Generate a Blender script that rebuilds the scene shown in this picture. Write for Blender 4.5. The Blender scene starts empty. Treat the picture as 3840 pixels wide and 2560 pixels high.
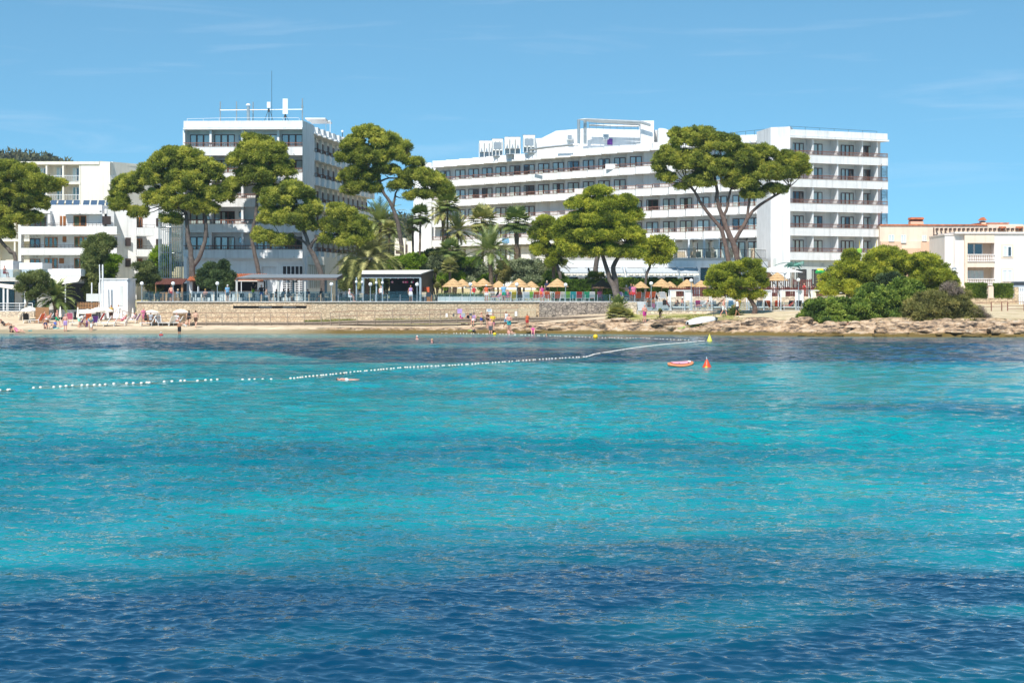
import bpy, bmesh, math, random
import numpy as np
from mathutils import Vector, Matrix, noise as mnoise
R = math.radians
random.seed(7)
rng = np.random.default_rng(11)
scene = bpy.context.scene
col = scene.collection
CAMZ, HOR, F = 3.9, 1105.0, 7680.0

def W(px, py, Y):
    return Vector(((px-1920)/F*Y, Y, CAMZ-(py-HOR)/F*Y))
def XX(px, Y): return (px-1920)/F*Y
def ZZ(py, Y): return CAMZ-(py-HOR)/F*Y

# ------------------------------------------------------------------ materials
MATS = {}
def nodes_of(name):
    m = bpy.data.materials.new(name); m.use_nodes = True
    nt = m.node_tree; nt.nodes.clear()
    out = nt.nodes.new('ShaderNodeOutputMaterial')
    return m, nt, out
def principled(nt, out, color=(.5,.5,.5), rough=.6, **kw):
    b = nt.nodes.new('ShaderNodeBsdfPrincipled')
    b.inputs['Base Color'].default_value = (*color, 1)
    b.inputs['Roughness'].default_value = rough
    for k, v in kw.items(): b.inputs[k].default_value = v
    nt.links.new(b.outputs[0], out.inputs[0])
    return b
def N(nt, t, **kw):
    n = nt.nodes.new(t)
    for k, v in kw.items():
        if k in n.inputs.keys(): n.inputs[k].default_value = v
        else: setattr(n, k, v)
    return n
def pos(nt):
    return N(nt, 'ShaderNodeNewGeometry').outputs['Position']
def objc(nt):
    return N(nt, 'ShaderNodeTexCoord').outputs['Object']
def ramp(nt, fac, stops, interp='LINEAR'):
    r = nt.nodes.new('ShaderNodeValToRGB'); nt.links.new(fac, r.inputs[0])
    r.color_ramp.interpolation = interp
    e = r.color_ramp.elements
    while len(e) < len(stops): e.new(.5)
    for i, (p, c) in enumerate(stops):
        e[i].position = p; e[i].color = (*c, 1) if len(c) == 3 else c
    return r.outputs[0]
def mixc(nt, fac, a, b, mode='MIX'):
    m = nt.nodes.new('ShaderNodeMix'); m.data_type = 'RGBA'; m.blend_type = mode
    for s, v in ((0, fac), (6, a), (7, b)):
        if isinstance(v, (int, float)): m.inputs[s].default_value = v
        elif isinstance(v, tuple): m.inputs[s].default_value = (*v, 1)
        else: nt.links.new(v, m.inputs[s])
    return m.outputs[2]
def bump(nt, h, b, strength=.3, dist=.05):
    n = N(nt, 'ShaderNodeBump'); n.inputs['Strength'].default_value = strength; n.inputs['Distance'].default_value = dist
    nt.links.new(h, n.inputs['Height']); nt.links.new(n.outputs[0], b.inputs['Normal'])
    return n

def mat(name, color=None, rough=.6, var=.12, scale=3.0, bmp=.15, metal=0, spec=.5):
    if name in MATS: return MATS[name]
    m, nt, out = nodes_of(name)
    b = principled(nt, out, color, rough, Metallic=metal)
    b.inputs['Specular IOR Level'].default_value = spec
    n = N(nt, 'ShaderNodeTexNoise', Scale=scale, Detail=5.0); nt.links.new(objc(nt), n.inputs['Vector'])
    d = tuple(c*(1-var) for c in color); u = tuple(min(1, c*(1+var*.5)) for c in color)
    nt.links.new(ramp(nt, n.outputs[0], [(.3, d), (.7, u)]), b.inputs['Base Color'])
    if bmp: bump(nt, n.outputs[0], b, bmp, .03)
    MATS[name] = m
    return m

def stucco(name, color, stain=.06):
    m, nt, out = nodes_of(name); b = principled(nt, out, color, .85)
    b.inputs['Specular IOR Level'].default_value = .2
    p = pos(nt)
    n = N(nt, 'ShaderNodeTexNoise', Scale=.9, Detail=6.0, Roughness=.6); nt.links.new(p, n.inputs['Vector'])
    mp = N(nt, 'ShaderNodeMapping'); mp.inputs['Scale'].default_value = (1.6, 1.6, .12); nt.links.new(p, mp.inputs['Vector'])
    s = N(nt, 'ShaderNodeTexNoise', Scale=1.5, Detail=4.0); nt.links.new(mp.outputs[0], s.inputs['Vector'])
    c1 = ramp(nt, n.outputs[0], [(.35, tuple(c*(1-stain) for c in color)), (.65, color)])
    c2 = ramp(nt, s.outputs[0], [(.30, (1-stain*2,)*3), (.5, (1, 1, 1))])
    nt.links.new(mixc(nt, 1.0, c1, c2, 'MULTIPLY'), b.inputs['Base Color'])
    n2 = N(nt, 'ShaderNodeTexNoise', Scale=14.0, Detail=3.0); nt.links.new(p, n2.inputs['Vector'])
    bump(nt, n2.outputs[0], b, .25, .02)
    MATS[name] = m; return m

def stone(name, c1, c2, mortar, scale=2.4, dark=.0):
    m, nt, out = nodes_of(name); b = principled(nt, out, c1, .9)
    p = pos(nt)
    w = N(nt, 'ShaderNodeTexNoise', Scale=1.6, Detail=3.0); nt.links.new(p, w.inputs['Vector'])
    pw = N(nt, 'ShaderNodeMix'); pw.data_type = 'VECTOR'; pw.inputs[0].default_value = .12
    nt.links.new(p, pw.inputs[4]); nt.links.new(w.outputs[1], pw.inputs[5])
    mp = N(nt, 'ShaderNodeMapping'); mp.inputs['Scale'].default_value = (1, 1, 1.25); nt.links.new(pw.outputs[1], mp.inputs['Vector'])
    v = N(nt, 'ShaderNodeTexVoronoi', Scale=scale); nt.links.new(mp.outputs[0], v.inputs['Vector'])
    e = N(nt, 'ShaderNodeTexVoronoi', Scale=scale); e.feature = 'DISTANCE_TO_EDGE'; nt.links.new(mp.outputs[0], e.inputs['Vector'])
    sep = N(nt, 'ShaderNodeSeparateColor'); nt.links.new(v.outputs['Color'], sep.inputs[0])
    base = ramp(nt, sep.outputs[0], [(0, c1), (.5, tuple((a+bb)/2 for a, bb in zip(c1, c2))), (1, c2)])
    n = N(nt, 'ShaderNodeTexNoise', Scale=7.0, Detail=6.0); nt.links.new(p, n.inputs['Vector'])
    base = mixc(nt, .7, base, ramp(nt, n.outputs[0], [(.3, (.62,.6,.58)), (.65, (1.05,1.03,1))]), 'MULTIPLY')
    edge = ramp(nt, e.outputs['Distance'], [(.02, (0,0,0)), (.075, (1,1,1))])
    nt.links.new(mixc(nt, edge, mortar, base), b.inputs['Base Color'])
    hh = mixc(nt, .4, edge, n.outputs[0]); bump(nt, hh, b, .7, .05)
    MATS[name] = m; return m

def leafmat(name, dark, mid, light, scale=.55, trans=.25):
    m, nt, out = nodes_of(name)
    p = pos(nt)
    n = N(nt, 'ShaderNodeTexNoise', Scale=scale, Detail=3.0); nt.links.new(p, n.inputs['Vector'])
    n2 = N(nt, 'ShaderNodeTexNoise', Scale=6.0, Detail=2.0); nt.links.new(p, n2.inputs['Vector'])
    a = N(nt, 'ShaderNodeAttribute'); a.attribute_name = 'tint'
    mm = N(nt, 'ShaderNodeMath', operation='ADD'); nt.links.new(n.outputs[0], mm.inputs[0])
    m2 = N(nt, 'ShaderNodeMath', operation='MULTIPLY'); nt.links.new(n2.outputs[0], m2.inputs[0]); m2.inputs[1].default_value = .5
    nt.links.new(m2.outputs[0], mm.inputs[1])
    m3 = N(nt, 'ShaderNodeMath', operation='ADD'); nt.links.new(mm.outputs[0], m3.inputs[0]); nt.links.new(a.outputs['Fac'], m3.inputs[1])
    c = ramp(nt, m3.outputs[0], [(.45, dark), (.75, mid), (1.0, light)])
    d = N(nt, 'ShaderNodeBsdfPrincipled', Roughness=.7); d.inputs['Specular IOR Level'].default_value = .25
    t = N(nt, 'ShaderNodeBsdfTranslucent')
    nt.links.new(c, d.inputs['Base Color']); nt.links.new(mixc(nt, 1.0, c, (1.2, 1.25, .6), 'MULTIPLY'), t.inputs['Color'])
    mx = N(nt, 'ShaderNodeMixShader'); mx.inputs[0].default_value = trans
    nt.links.new(d.outputs[0], mx.inputs[1]); nt.links.new(t.outputs[0], mx.inputs[2]); nt.links.new(mx.outputs[0], out.inputs[0])
    MATS[name] = m; return m

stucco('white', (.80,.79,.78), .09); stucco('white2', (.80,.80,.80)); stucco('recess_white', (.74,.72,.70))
stucco('cream', (.79,.74,.64)); stucco('peach', (.73,.49,.35)); stucco('pale_peach', (.80,.64,.51)); stucco('pink_white', (.81,.73,.68))
stucco('grey_paint', (.42,.45,.48)); stucco('cool_wall', (.62,.64,.62))
stone('stone_wall', (.70,.56,.39), (.55,.41,.27), (.34,.26,.18), 3.0)
stone('dark_stone', (.42,.36,.30), (.22,.19,.17), (.07,.06,.05), 2.9)  # rubble with the wall's shade put into a darker colour
stone('pale_stone', (.76,.66,.52), (.60,.50,.38), (.34,.28,.22), 2.6)
mat('brown_frame', (.095,.035,.022), .45); mat('rail_brown', (.23,.105,.07), .55); mat('orange_wood', (.42,.15,.03), .5)
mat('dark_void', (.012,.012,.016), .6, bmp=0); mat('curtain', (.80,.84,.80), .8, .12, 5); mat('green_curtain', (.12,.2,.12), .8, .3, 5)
mat('shutter_brown', (.075,.05,.045), .6); mat('metal_white', (.75,.76,.77), .35); mat('metal_grey', (.33,.37,.41), .4, metal=.3)
mat('metal_dark', (.035,.04,.045), .45); mat('galvanised', (.45,.47,.47), .35, metal=.6); mat('wood', (.33,.17,.07), .65, .3, 6)
mat('fence_wood', (.13,.035,.025), .6, .3, 5); mat('grey_wood', (.28,.22,.17), .8, .25, 5); mat('tile', (.55,.17,.07), .7, .45, 2.5)
mat('dark_tile', (.20,.07,.05), .8, .4, 2.5); mat('concrete', (.52,.5,.46), .85); mat('deck_grey', (.5,.51,.51), .8); mat('thatch', (.58,.37,.18), .9, .35, 9, .6)
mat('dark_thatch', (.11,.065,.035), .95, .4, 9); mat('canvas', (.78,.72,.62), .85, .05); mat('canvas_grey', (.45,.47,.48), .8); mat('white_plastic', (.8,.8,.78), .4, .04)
mat('orange_cloth', (.66,.13,.045), .85, .2, 4); mat('grey_cloth', (.10,.10,.11), .85); mat('black', (.015,.015,.017), .5); mat('lamp_white', (.8,.8,.8), .3, .03)
mat('bark', (.125,.10,.085), .95, .45, 3, .9); mat('red_bark', (.15,.10,.08), .95, .45, 3, .9); mat('palm_bark', (.17,.12,.08), .95, .55, 6, 1)
mat('grey_bark', (.30,.26,.21), .95, .35, 4, .9); mat('wicker', (.5,.42,.3), .8, .2, 8); mat('solar', (.06,.10,.16), .15, .1, bmp=0); mat('steel_blue', (.30,.36,.40), .35)

for _m in ('curtain', 'green_curtain'):
    _nt = MATS[_m].node_tree; _b = [n for n in _nt.nodes if n.type == 'BSDF_PRINCIPLED'][0]; _src = _b.inputs['Base Color'].links[0].from_socket
    _oi = N(_nt, 'ShaderNodeObjectInfo'); _nt.links.new(mixc(_nt, 1.0, _src, ramp(_nt, _oi.outputs['Random'], [(0, (.55,.60,.62)), (.5, (.85,.88,.86)), (1, (1.0,.97,.9))]), 'MULTIPLY'), _b.inputs['Base Color'])
def glass(name, tint=(.8,.87,.88), alpha=.3):
    m, nt, out = nodes_of(name)
    t = N(nt, 'ShaderNodeBsdfTransparent'); t.inputs[0].default_value = (*tint, 1)
    g = N(nt, 'ShaderNodeBsdfGlossy', Roughness=.03); g.inputs[0].default_value = (.9,.95,1,1)
    mx = N(nt, 'ShaderNodeMixShader'); mx.inputs[0].default_value = alpha
    nt.links.new(t.outputs[0], mx.inputs[1]); nt.links.new(g.outputs[0], mx.inputs[2]); nt.links.new(mx.outputs[0], out.inputs[0])
    MATS[name] = m; return m
glass('window_glass', (.96,.98,.98), .11); glass('rail_glass', (.74,.79,.80), .03)

# ------------------------------------------------------------------ mesh builder
class MB:
    def __init__(s): s.v = []; s.f = []; s.m = []; s.mi = 0
    def add(s, vs, fs):
        o = len(s.v); s.v += [tuple(v) for v in vs]
        for f in fs: s.f.append([i+o for i in f]); s.m.append(s.mi)
        return s
    def box(s, x0, x1, y0, y1, z0, z1):
        return s.add([(x0,y0,z0),(x1,y0,z0),(x1,y1,z0),(x0,y1,z0),(x0,y0,z1),(x1,y0,z1),(x1,y1,z1),(x0,y1,z1)],
            [(0,3,2,1),(4,5,6,7),(0,1,5,4),(1,2,6,5),(2,3,7,6),(3,0,4,7)])
    def obox(s, p, q, t, z0, z1):
        "wall from p to q (xy), thickness t to the left"
        d = Vector((q[0]-p[0], q[1]-p[1])).normalized(); n = Vector((-d.y, d.x))*t
        return s.add([(p[0],p[1],z0),(q[0],q[1],z0),(q[0]+n.x,q[1]+n.y,z0),(p[0]+n.x,p[1]+n.y,z0),
            (p[0],p[1],z1),(q[0],q[1],z1),(q[0]+n.x,q[1]+n.y,z1),(p[0]+n.x,p[1]+n.y,z1)],
            [(0,3,2,1),(4,5,6,7),(0,1,5,4),(1,2,6,5),(2,3,7,6),(3,0,4,7)])
    def bar(s, p, q, w=.04, h=None):
        p = Vector(p); q = Vector(q); d = (q-p).normalized(); h = h or w
        u = Vector((0,0,1)) if abs(d.z) < .9 else Vector((0,1,0))
        a = d.cross(u).normalized()*w/2; b = a.cross(d).normalized()*h/2
        vs = [p-a-b, p+a-b, p+a+b, p-a+b, q-a-b, q+a-b, q+a+b, q-a+b]
        return s.add(vs, [(0,3,2,1),(4,5,6,7),(0,1,5,4),(1,2,6,5),(2,3,7,6),(3,0,4,7)])
    def tube(s, pts, rad, n=8, cap=True):
        pts = [Vector(p) for p in pts]
        if not isinstance(rad, (list, tuple)): rad = [rad]*len(pts)
        o = len(s.v); prev = None
        for i, p in enumerate(pts):
            d = (pts[min(i+1, len(pts)-1)]-pts[max(i-1, 0)])
            d = d.normalized() if d.length > 1e-9 else Vector((0,0,1))
            if prev is None: a = d.orthogonal().normalized()
            else:
                a = prev-d*prev.dot(d)
                a = a.normalized() if a.length > 1e-6 else d.orthogonal().normalized()
            prev = a; b = d.cross(a)
            for k in range(n):
                t = 2*math.pi*k/n
                s.v.append(tuple(p+(a*math.cos(t)+b*math.sin(t))*rad[i]))
        for i in range(len(pts)-1):
            for k in range(n):
                a0 = o+i*n+k; a1 = o+i*n+(k+1) % n
                s.f.append([a0, a1, a1+n, a0+n]); s.m.append(s.mi)
        if cap:
            s.f.append([o+k for k in range(n)][::-1]); s.m.append(s.mi)
            s.f.append([o+(len(pts)-1)*n+k for k in range(n)]); s.m.append(s.mi)
        return s
    def lathe(s, prof, c=(0,0,0), n=16, sx=1, sy=1, wob=None):
        o = len(s.v)
        for i, (r, z) in enumerate(prof):
            for k in range(n):
                t = 2*math.pi*k/n; rr = r*(wob(k, i) if wob else 1)
                s.v.append((c[0]+rr*math.cos(t)*sx, c[1]+rr*math.sin(t)*sy, c[2]+z))
        for i in range(len(prof)-1):
            for k in range(n):
                a0 = o+i*n+k; a1 = o+i*n+(k+1) % n
                s.f.append([a0, a1, a1+n, a0+n]); s.m.append(s.mi)
        if prof[0][0] > 1e-4: s.f.append([o+k for k in range(n)][::-1]); s.m.append(s.mi)
        if prof[-1][0] > 1e-4: s.f.append([o+(len(prof)-1)*n+k for k in range(n)]); s.m.append(s.mi)
        return s
    def ball(s, c, r, sz=1, n=12, m=8):
        return s.lathe([(max(1e-4, r*math.sin(math.pi*i/m)), -r*sz*math.cos(math.pi*i/m)) for i in range(m+1)], c, n)
    def prism(s, poly, z0, z1):
        n = len(poly)
        s.add([(p[0],p[1],z0) for p in poly]+[(p[0],p[1],z1) for p in poly],
            [list(range(n))[::-1], list(range(n, 2*n))]+[(i, (i+1) % n, (i+1) % n+n, i+n) for i in range(n)])
        return s
    def vprism(s, poly, y0, y1):
        "polygon in xz, extruded along y"
        n = len(poly)
        s.add([(p[0],y0,p[1]) for p in poly]+[(p[0],y1,p[1]) for p in poly],
            [list(range(n)), list(range(n, 2*n))[::-1]]+[((i+1) % n, i, i+n, (i+1) % n+n) for i in range(n)])
        return s
    def offs(s, pts, t):
        P = [Vector((p[0], p[1])) for p in pts]; out = []
        for i, p in enumerate(P):
            n1 = n2 = None
            if i > 0: d = (p-P[i-1]).normalized(); n1 = Vector((-d.y, d.x))
            if i < len(P)-1: d = (P[i+1]-p).normalized(); n2 = Vector((-d.y, d.x))
            if n1 is None: n1 = n2
            if n2 is None: n2 = n1
            m = (n1+n2); m = m/max(.3, (1+n1.dot(n2)))
            out.append((p.x+m.x*t, p.y+m.y*t))
        return out
    def slab(s, A, B, z0, z1):
        n = len(A)
        vs = [(p[0],p[1],z) for z in (z0, z1) for L in (A, B) for p in L]
        a0, b0, a1, b1 = 0, n, 2*n, 3*n; fs = []
        for i in range(n-1):
            fs += [(a0+i, b0+i, b0+i+1, a0+i+1), (a1+i, a1+i+1, b1+i+1, b1+i), (a0+i, a0+i+1, a1+i+1, a1+i), (b0+i+1, b0+i, b1+i, b1+i+1)]
        fs += [(a0, a1, b1, b0), (a0+n-1, b0+n-1, b1+n-1, a1+n-1)]
        return s.add(vs, fs)
    def strip(s, pts, z0, z1, t): return s.slab(pts, s.offs(pts, t), z0, z1)
    def rail(s, pts, z0, z1, sp=.2, w=.03, topw=.06):
        for a, b in zip(pts[:-1], pts[1:]):
            L = math.hypot(b[0]-a[0], b[1]-a[1])
            if L < .05: continue
            n = max(1, int(L/sp))
            for k in range(n+1):
                t = k/n; x = a[0]+(b[0]-a[0])*t; y = a[1]+(b[1]-a[1])*t
                s.box(x-w/2, x+w/2, y-w/2, y+w/2, z0, z1)
            s.bar((a[0],a[1],z1), (b[0],b[1],z1), topw, topw)
            s.bar((a[0],a[1],z0+.06), (b[0],b[1],z0+.06), w, w)
        return s
    def mesh(s, name, mats, smooth=False):
        me = bpy.data.meshes.new(name); me.from_pydata(s.v, [], s.f)
        for m in (mats if isinstance(mats, (list, tuple)) else [mats]):
            me.materials.append(MATS[m] if isinstance(m, str) else m)
        if any(s.m): me.polygons.foreach_set('material_index', s.m)
        if smooth: me.polygons.foreach_set('use_smooth', [True]*len(me.polygons))
        me.update(); return me
    def build(s, name, mats, parent=None, smooth=False, world=True):
        return place(name, s.mesh(name, mats, smooth), parent, world)

def place(name, me, parent=None, world=True, loc=None, rz=0):
    o = bpy.data.objects.new(name, me); col.objects.link(o)
    if parent is not None:
        o.parent = parent
        if world and parent.parent is None: o.location = -parent.location
    if loc is not None:
        o.location = Vector(loc)+(o.location if (parent is not None and world) else Vector())
    if rz: o.rotation_euler.z = rz
    return o
def tag(o, label=None, cat=None, group=None, kind=None):
    if label: o['label'] = label
    if cat: o['category'] = cat
    if group: o['group'] = group
    if kind: o['kind'] = kind
    return o
def thing(name, label, cat, loc=(0,0,0), rz=0, group=None):
    o = bpy.data.objects.new(name, None); col.objects.link(o)
    o.location = loc; o.rotation_euler.z = rz; o.empty_display_size = .2
    return tag(o, label, cat, group)
CH = {}
def kids(o): return [c for c in bpy.data.objects if c.parent == o] if False else list(o.children)
def copy_tree(o, loc=None, rz=None, label=None, group=None, scale=None, parent=None):
    c = o.copy(); col.objects.link(c)
    if parent is not None: c.parent = parent
    else:
        if loc is not None: c.location = loc
        if rz is not None: c.rotation_euler.z = rz
        if label: c['label'] = label
        if group: c['group'] = group
        if scale: c.scale = (scale,)*3
    for ch in list(o.children): copy_tree(ch, parent=c)
    return c
ORD = ['first','second','third','fourth','fifth','sixth','seventh','eighth','ninth','tenth','eleventh','twelfth','thirteenth','fourteenth','fifteenth','sixteenth','seventeenth','eighteenth','nineteenth','twentieth']
def nth(i): return ORD[i] if i < 20 else ('twenty-'+ORD[i-20] if i < 29 else 'number %d' % (i+1))

# ------------------------------------------------------------------ camera, light, sky
cam = bpy.data.cameras.new('Camera'); camo = bpy.data.objects.new('Camera', cam); col.objects.link(camo)
camo.location = (0, 0, CAMZ); camo.rotation_euler = (R(90), 0, 0)
cam.lens = 72; cam.sensor_width = 36; cam.shift_y = -175/3840; cam.clip_end = 6000; cam.clip_start = .5
scene.camera = camo
SUN_EL, SUN_AZ = R(51), R(17)      # azimuth: behind the camera, to its left
sd = Vector((-math.sin(SUN_AZ)*math.cos(SUN_EL), -math.cos(SUN_AZ)*math.cos(SUN_EL), math.sin(SUN_EL)))
sl = bpy.data.lights.new('sun', 'SUN'); sl.energy = 4.6; sl.angle = R(.53); sl.color = (1, .955, .88)
so = bpy.data.objects.new('sun', sl); col.objects.link(so); so.rotation_euler = (-sd).to_track_quat('-Z', 'Y').to_euler()
so.location = (0, 0, 60)
w = bpy.data.worlds.new('World'); scene.world = w; w.use_nodes = True
nt = w.node_tree; nt.nodes.clear()
wo = nt.nodes.new('ShaderNodeOutputWorld'); bg = nt.nodes.new('ShaderNodeBackground')
sky = nt.nodes.new('ShaderNodeTexSky'); sky.sky_type = 'NISHITA'; sky.sun_disc = False
sky.sun_elevation = SUN_EL; sky.sun_rotation = math.atan2(sd.x, sd.y)
sky.air_density = 1.0; sky.dust_density = .1; sky.ozone_density = 1.2; sky.altitude = 0
tc = N(nt, 'ShaderNodeTexCoord')
# the sky is read a little above the true direction: clear maritime air, blue down to the ridge line
sepn = N(nt, 'ShaderNodeSeparateXYZ'); nt.links.new(tc.outputs['Generated'], sepn.inputs[0])
mz = N(nt, 'ShaderNodeMath', operation='MULTIPLY_ADD'); nt.links.new(sepn.outputs[2], mz.inputs[0]); mz.inputs[1].default_value = 1.5; mz.inputs[2].default_value = .15
cmb = N(nt, 'ShaderNodeCombineXYZ'); nt.links.new(sepn.outputs[0], cmb.inputs[0]); nt.links.new(sepn.outputs[1], cmb.inputs[1]); nt.links.new(mz.outputs[0], cmb.inputs[2])
nrm = N(nt, 'ShaderNodeVectorMath', operation='NORMALIZE'); nt.links.new(cmb.outputs[0], nrm.inputs[0]); nt.links.new(nrm.outputs[0], sky.inputs[0])
# thin cirrus
mp = N(nt, 'ShaderNodeMapping'); mp.inputs['Scale'].default_value = (5, 1, 60); mp.inputs['Rotation'].default_value = (0, R(-2.5), 0)
nt.links.new(tc.outputs['Generated'], mp.inputs['Vector'])
cn = N(nt, 'ShaderNodeTexNoise', Scale=1.3, Detail=7.0, Roughness=.6, Distortion=.6); nt.links.new(mp.outputs[0], cn.inputs['Vector'])
cf = ramp(nt, cn.outputs[0], [(.55, (0,0,0)), (.85, (.20,.20,.20))])
skyc = mixc(nt, cf, mixc(nt, 1.0, sky.outputs[0], (.66, 1.14, 1.17), 'MULTIPLY'), (8.0, 8.3, 8.8))
nt.links.new(skyc, bg.inputs[0]); bg.inputs[1].default_value = .112
nt.links.new(bg.outputs[0], wo.inputs[0])
scene.view_settings.view_transform = 'Standard'; scene.view_settings.look = 'None'; scene.view_settings.gamma = 1; scene.view_settings.exposure = .40
scene.cycles.max_bounces = 6; scene.cycles.transparent_max_bounces = 12
scene.cycles.caustics_reflective = False; scene.cycles.caustics_refractive = False

# ------------------------------------------------------------------ ground
SHX = [-400, -51.7, 2.1, 15.5, 20.7, 28, 35, 47.4, 80, 400]
SHY = [206.6, 206.6, 206.2, 200.5, 197, 193.6, 190.2, 188.6, 186, 180]
def shore(X): return float(np.interp(X, SHX, SHY))
SS = [-60, -8, 0, 1, 4, 12, 20, 30, 45, 60, 140, 400]
GL = [-4, -1, 0, .09, .34, 1.0, 1.3, 1.9, 2.9, 3.1, 6, 14]
GR = [-4, -1.2, 0, .55, 1.05, 1.75, 2.15, 2.6, 3.1, 3.7, 6, 14]
def sstep(a, b, x):
    t = min(1, max(0, (x-a)/(b-a))); return t*t*(3-2*t)
def ground(X, Y, rough=True):
    s = Y-shore(X)
    if rough: s += .6*mnoise.noise(Vector((X*.22, 3, 1)))*sstep(10, 2, abs(s))
    a = float(np.interp(s, SS, GL)); b = float(np.interp(s, SS, GR))
    t = sstep(-10, 11, X); z = a*(1-t)+b*t
    if rough:
        rk = rockmask(X, s)
        if rk > 0:
            p = Vector((X*.35, Y*.7, 0))
            h = mnoise.fractal(p, .9, 2.1, 5)
            q = mnoise.noise(Vector((X*.15, Y*.5, 7)))
            z += rk*(.46*h+.25*abs(q))*(.5+.5*t)*(1 if s > 0 else .3)
            # ledges
            zq = round(z/.28)*.28
            z = z*.5+zq*.5
        else:
            z += .03*mnoise.noise(Vector((X*.6, Y*.6, 2)))
    return z
def rockmask(X, s):
    m = sstep(-26, -14, X)
    wd = 4.5+3*sstep(5, 20, X)
    return m*(1-sstep(wd, wd+2.5, s))*sstep(-6, -1, s)
def on_ground(px, py, lo=184, hi=222):
    best = None
    Y = lo
    while Y < hi:
        X = XX(px, Y); z = ground(X, Y)
        p = HOR+(CAMZ-z)/Y*F
        if p <= py: return Vector((X, Y, z))
        Y += .15
    return Vector((XX(px, hi), hi, ground(XX(px, hi), hi)))

def grid_mesh(name, xs, ys, fz, matn, attrs=None, disp=None):
    nx, ny = len(xs), len(ys); V = []; AT = {k: [] for k in (attrs or {})}
    for y in ys:
        for x in xs:
            z = fz(x, y); yy = y
            if disp: yy, z = disp(x, y, z)
            V.append((x, yy, z))
            for k, fn in (attrs or {}).items(): AT[k].append(fn(x, y, z))
    me = bpy.data.meshes.new(name)
    Fc = [(j*nx+i, j*nx+i+1, (j+1)*nx+i+1, (j+1)*nx+i) for j in range(ny-1) for i in range(nx-1)]
    me.from_pydata(V, [], Fc); me.materials.append(MATS[matn])
    me.polygons.foreach_set('use_smooth', [True]*len(me.polygons))
    for k, vals in AT.items():
        a = me.attributes.new(k, 'FLOAT', 'POINT'); a.data.foreach_set('value', vals)
    return place(name, me)

def ground_material():
    m, nt, out = nodes_of('ground'); b = principled(nt, out, (.6,.5,.35), .95)
    b.inputs['Specular IOR Level'].default_value = .15
    p = pos(nt)
    def noi(sc, d=5, r=.55, mapsc=None):
        n = N(nt, 'ShaderNodeTexNoise', Scale=sc, Detail=float(d), Roughness=r)
        if mapsc:
            mp = N(nt, 'ShaderNodeMapping'); mp.inputs['Scale'].default_value = mapsc; nt.links.new(p, mp.inputs['Vector']); nt.links.new(mp.outputs[0], n.inputs['Vector'])
        else: nt.links.new(p, n.inputs['Vector'])
        return n.outputs[0]
    sand = ramp(nt, noi(.8, 6), [(.3, (.50,.38,.25)), (.5, (.62,.49,.34)), (.7, (.70,.57,.41))])
    rn = noi(.8, 10, .74, (1, 1, 3.2))
    rock = ramp(nt, rn, [(.39, (.04,.032,.026)), (.46, (.20,.15,.11)), (.51, (.46,.30,.18)), (.59, (.62,.48,.34)), (.67, (.30,.27,.23)), (.8, (.56,.49,.40))])  # near-black stops paint crevice shade into the rock colour
    grass = ramp(nt, noi(2.2, 6, .7), [(.3, (.12,.14,.03)), (.46, (.26,.27,.06)), (.56, (.42,.35,.14)), (.7, (.55,.42,.26))])
    am = N(nt, 'ShaderNodeAttribute'); am.attribute_name = 'rock'
    ag = N(nt, 'ShaderNodeAttribute'); ag.attribute_name = 'grass'
    c = mixc(nt, am.outputs['Fac'], sand, rock)
    gf = N(nt, 'ShaderNodeMath', operation='MULTIPLY'); nt.links.new(ag.outputs['Fac'], gf.inputs[0])
    nt.links.new(ramp(nt, noi(.6, 6, .6), [(.36, (0,0,0)), (.5, (1,1,1))]), gf.inputs[1])
    c = mixc(nt, gf.outputs[0], c, grass)
    # algae line where the rock stands in the water
    sz = N(nt, 'ShaderNodeSeparateXYZ'); nt.links.new(p, sz.inputs[0])
    ad = N(nt, 'ShaderNodeMath', operation='MULTIPLY_ADD'); nt.links.new(noi(1.5), ad.inputs[0]); ad.inputs[1].default_value = -.5; nt.links.new(sz.outputs[2], ad.inputs[2])
    al = ramp(nt, ad.outputs[0], [(.0, (1,1,1)), (.16, (0,0,0))])
    c = mixc(nt, al, c, mixc(nt, am.outputs['Fac'], (.34,.28,.18), (.16,.11,.035)))
    nt.links.new(c, b.inputs['Base Color'])
    bm = bump(nt, noi(2.5, 9, .7), b, .8, .18)
    ms = N(nt, 'ShaderNodeMath', operation='MULTIPLY_ADD'); nt.links.new(am.outputs['Fac'], ms.inputs[0]); ms.inputs[1].default_value = .75; ms.inputs[2].default_value = .2
    nt.links.new(ms.outputs[0], bm.inputs['Strength'])
    MATS['ground'] = m
ground_material()
def grassm(x, y, z):
    s = y-shore(x)
    g = 0
    if x > 12: g = sstep(5.5, 8, s)*(1-sstep(14, 16, s))*(1-sstep(21, 24, x))+.25*sstep(6, 9, s)*sstep(21, 24, x)
    if -20 < x < 4: g = max(g, sstep(9.2, 10, s)*(1-sstep(12.5, 13, s))*.9)
    return g if y < 232 else .6
def rdisp(x, y, z):
    s = y-shore(x); rk = rockmask(x, s)
    if rk <= 0: return y, z
    t = sstep(0, 12, x)
    return y-rk*t*(.9*sstep(.25, .8, z)*(.5+mnoise.noise(Vector((x*.3, z*2, 5)))))*(1-sstep(3, 5, s)), z
xs = list(np.arange(-76, 76.1, .3)); ys = list(np.arange(176, 190, .5))+list(np.arange(190, 214, .22))+list(np.arange(214, 233, .6))+[233]
o = grid_mesh('ground', xs, ys, ground, 'ground', {'rock': lambda x, y, z: min(1, rockmask(x, y-shore(x))*1.3) if z > -2 else .5, 'grass': grassm}, rdisp)
tag(o, kind='structure')
g0 = lambda x, y: ground(x, y, False)
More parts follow.
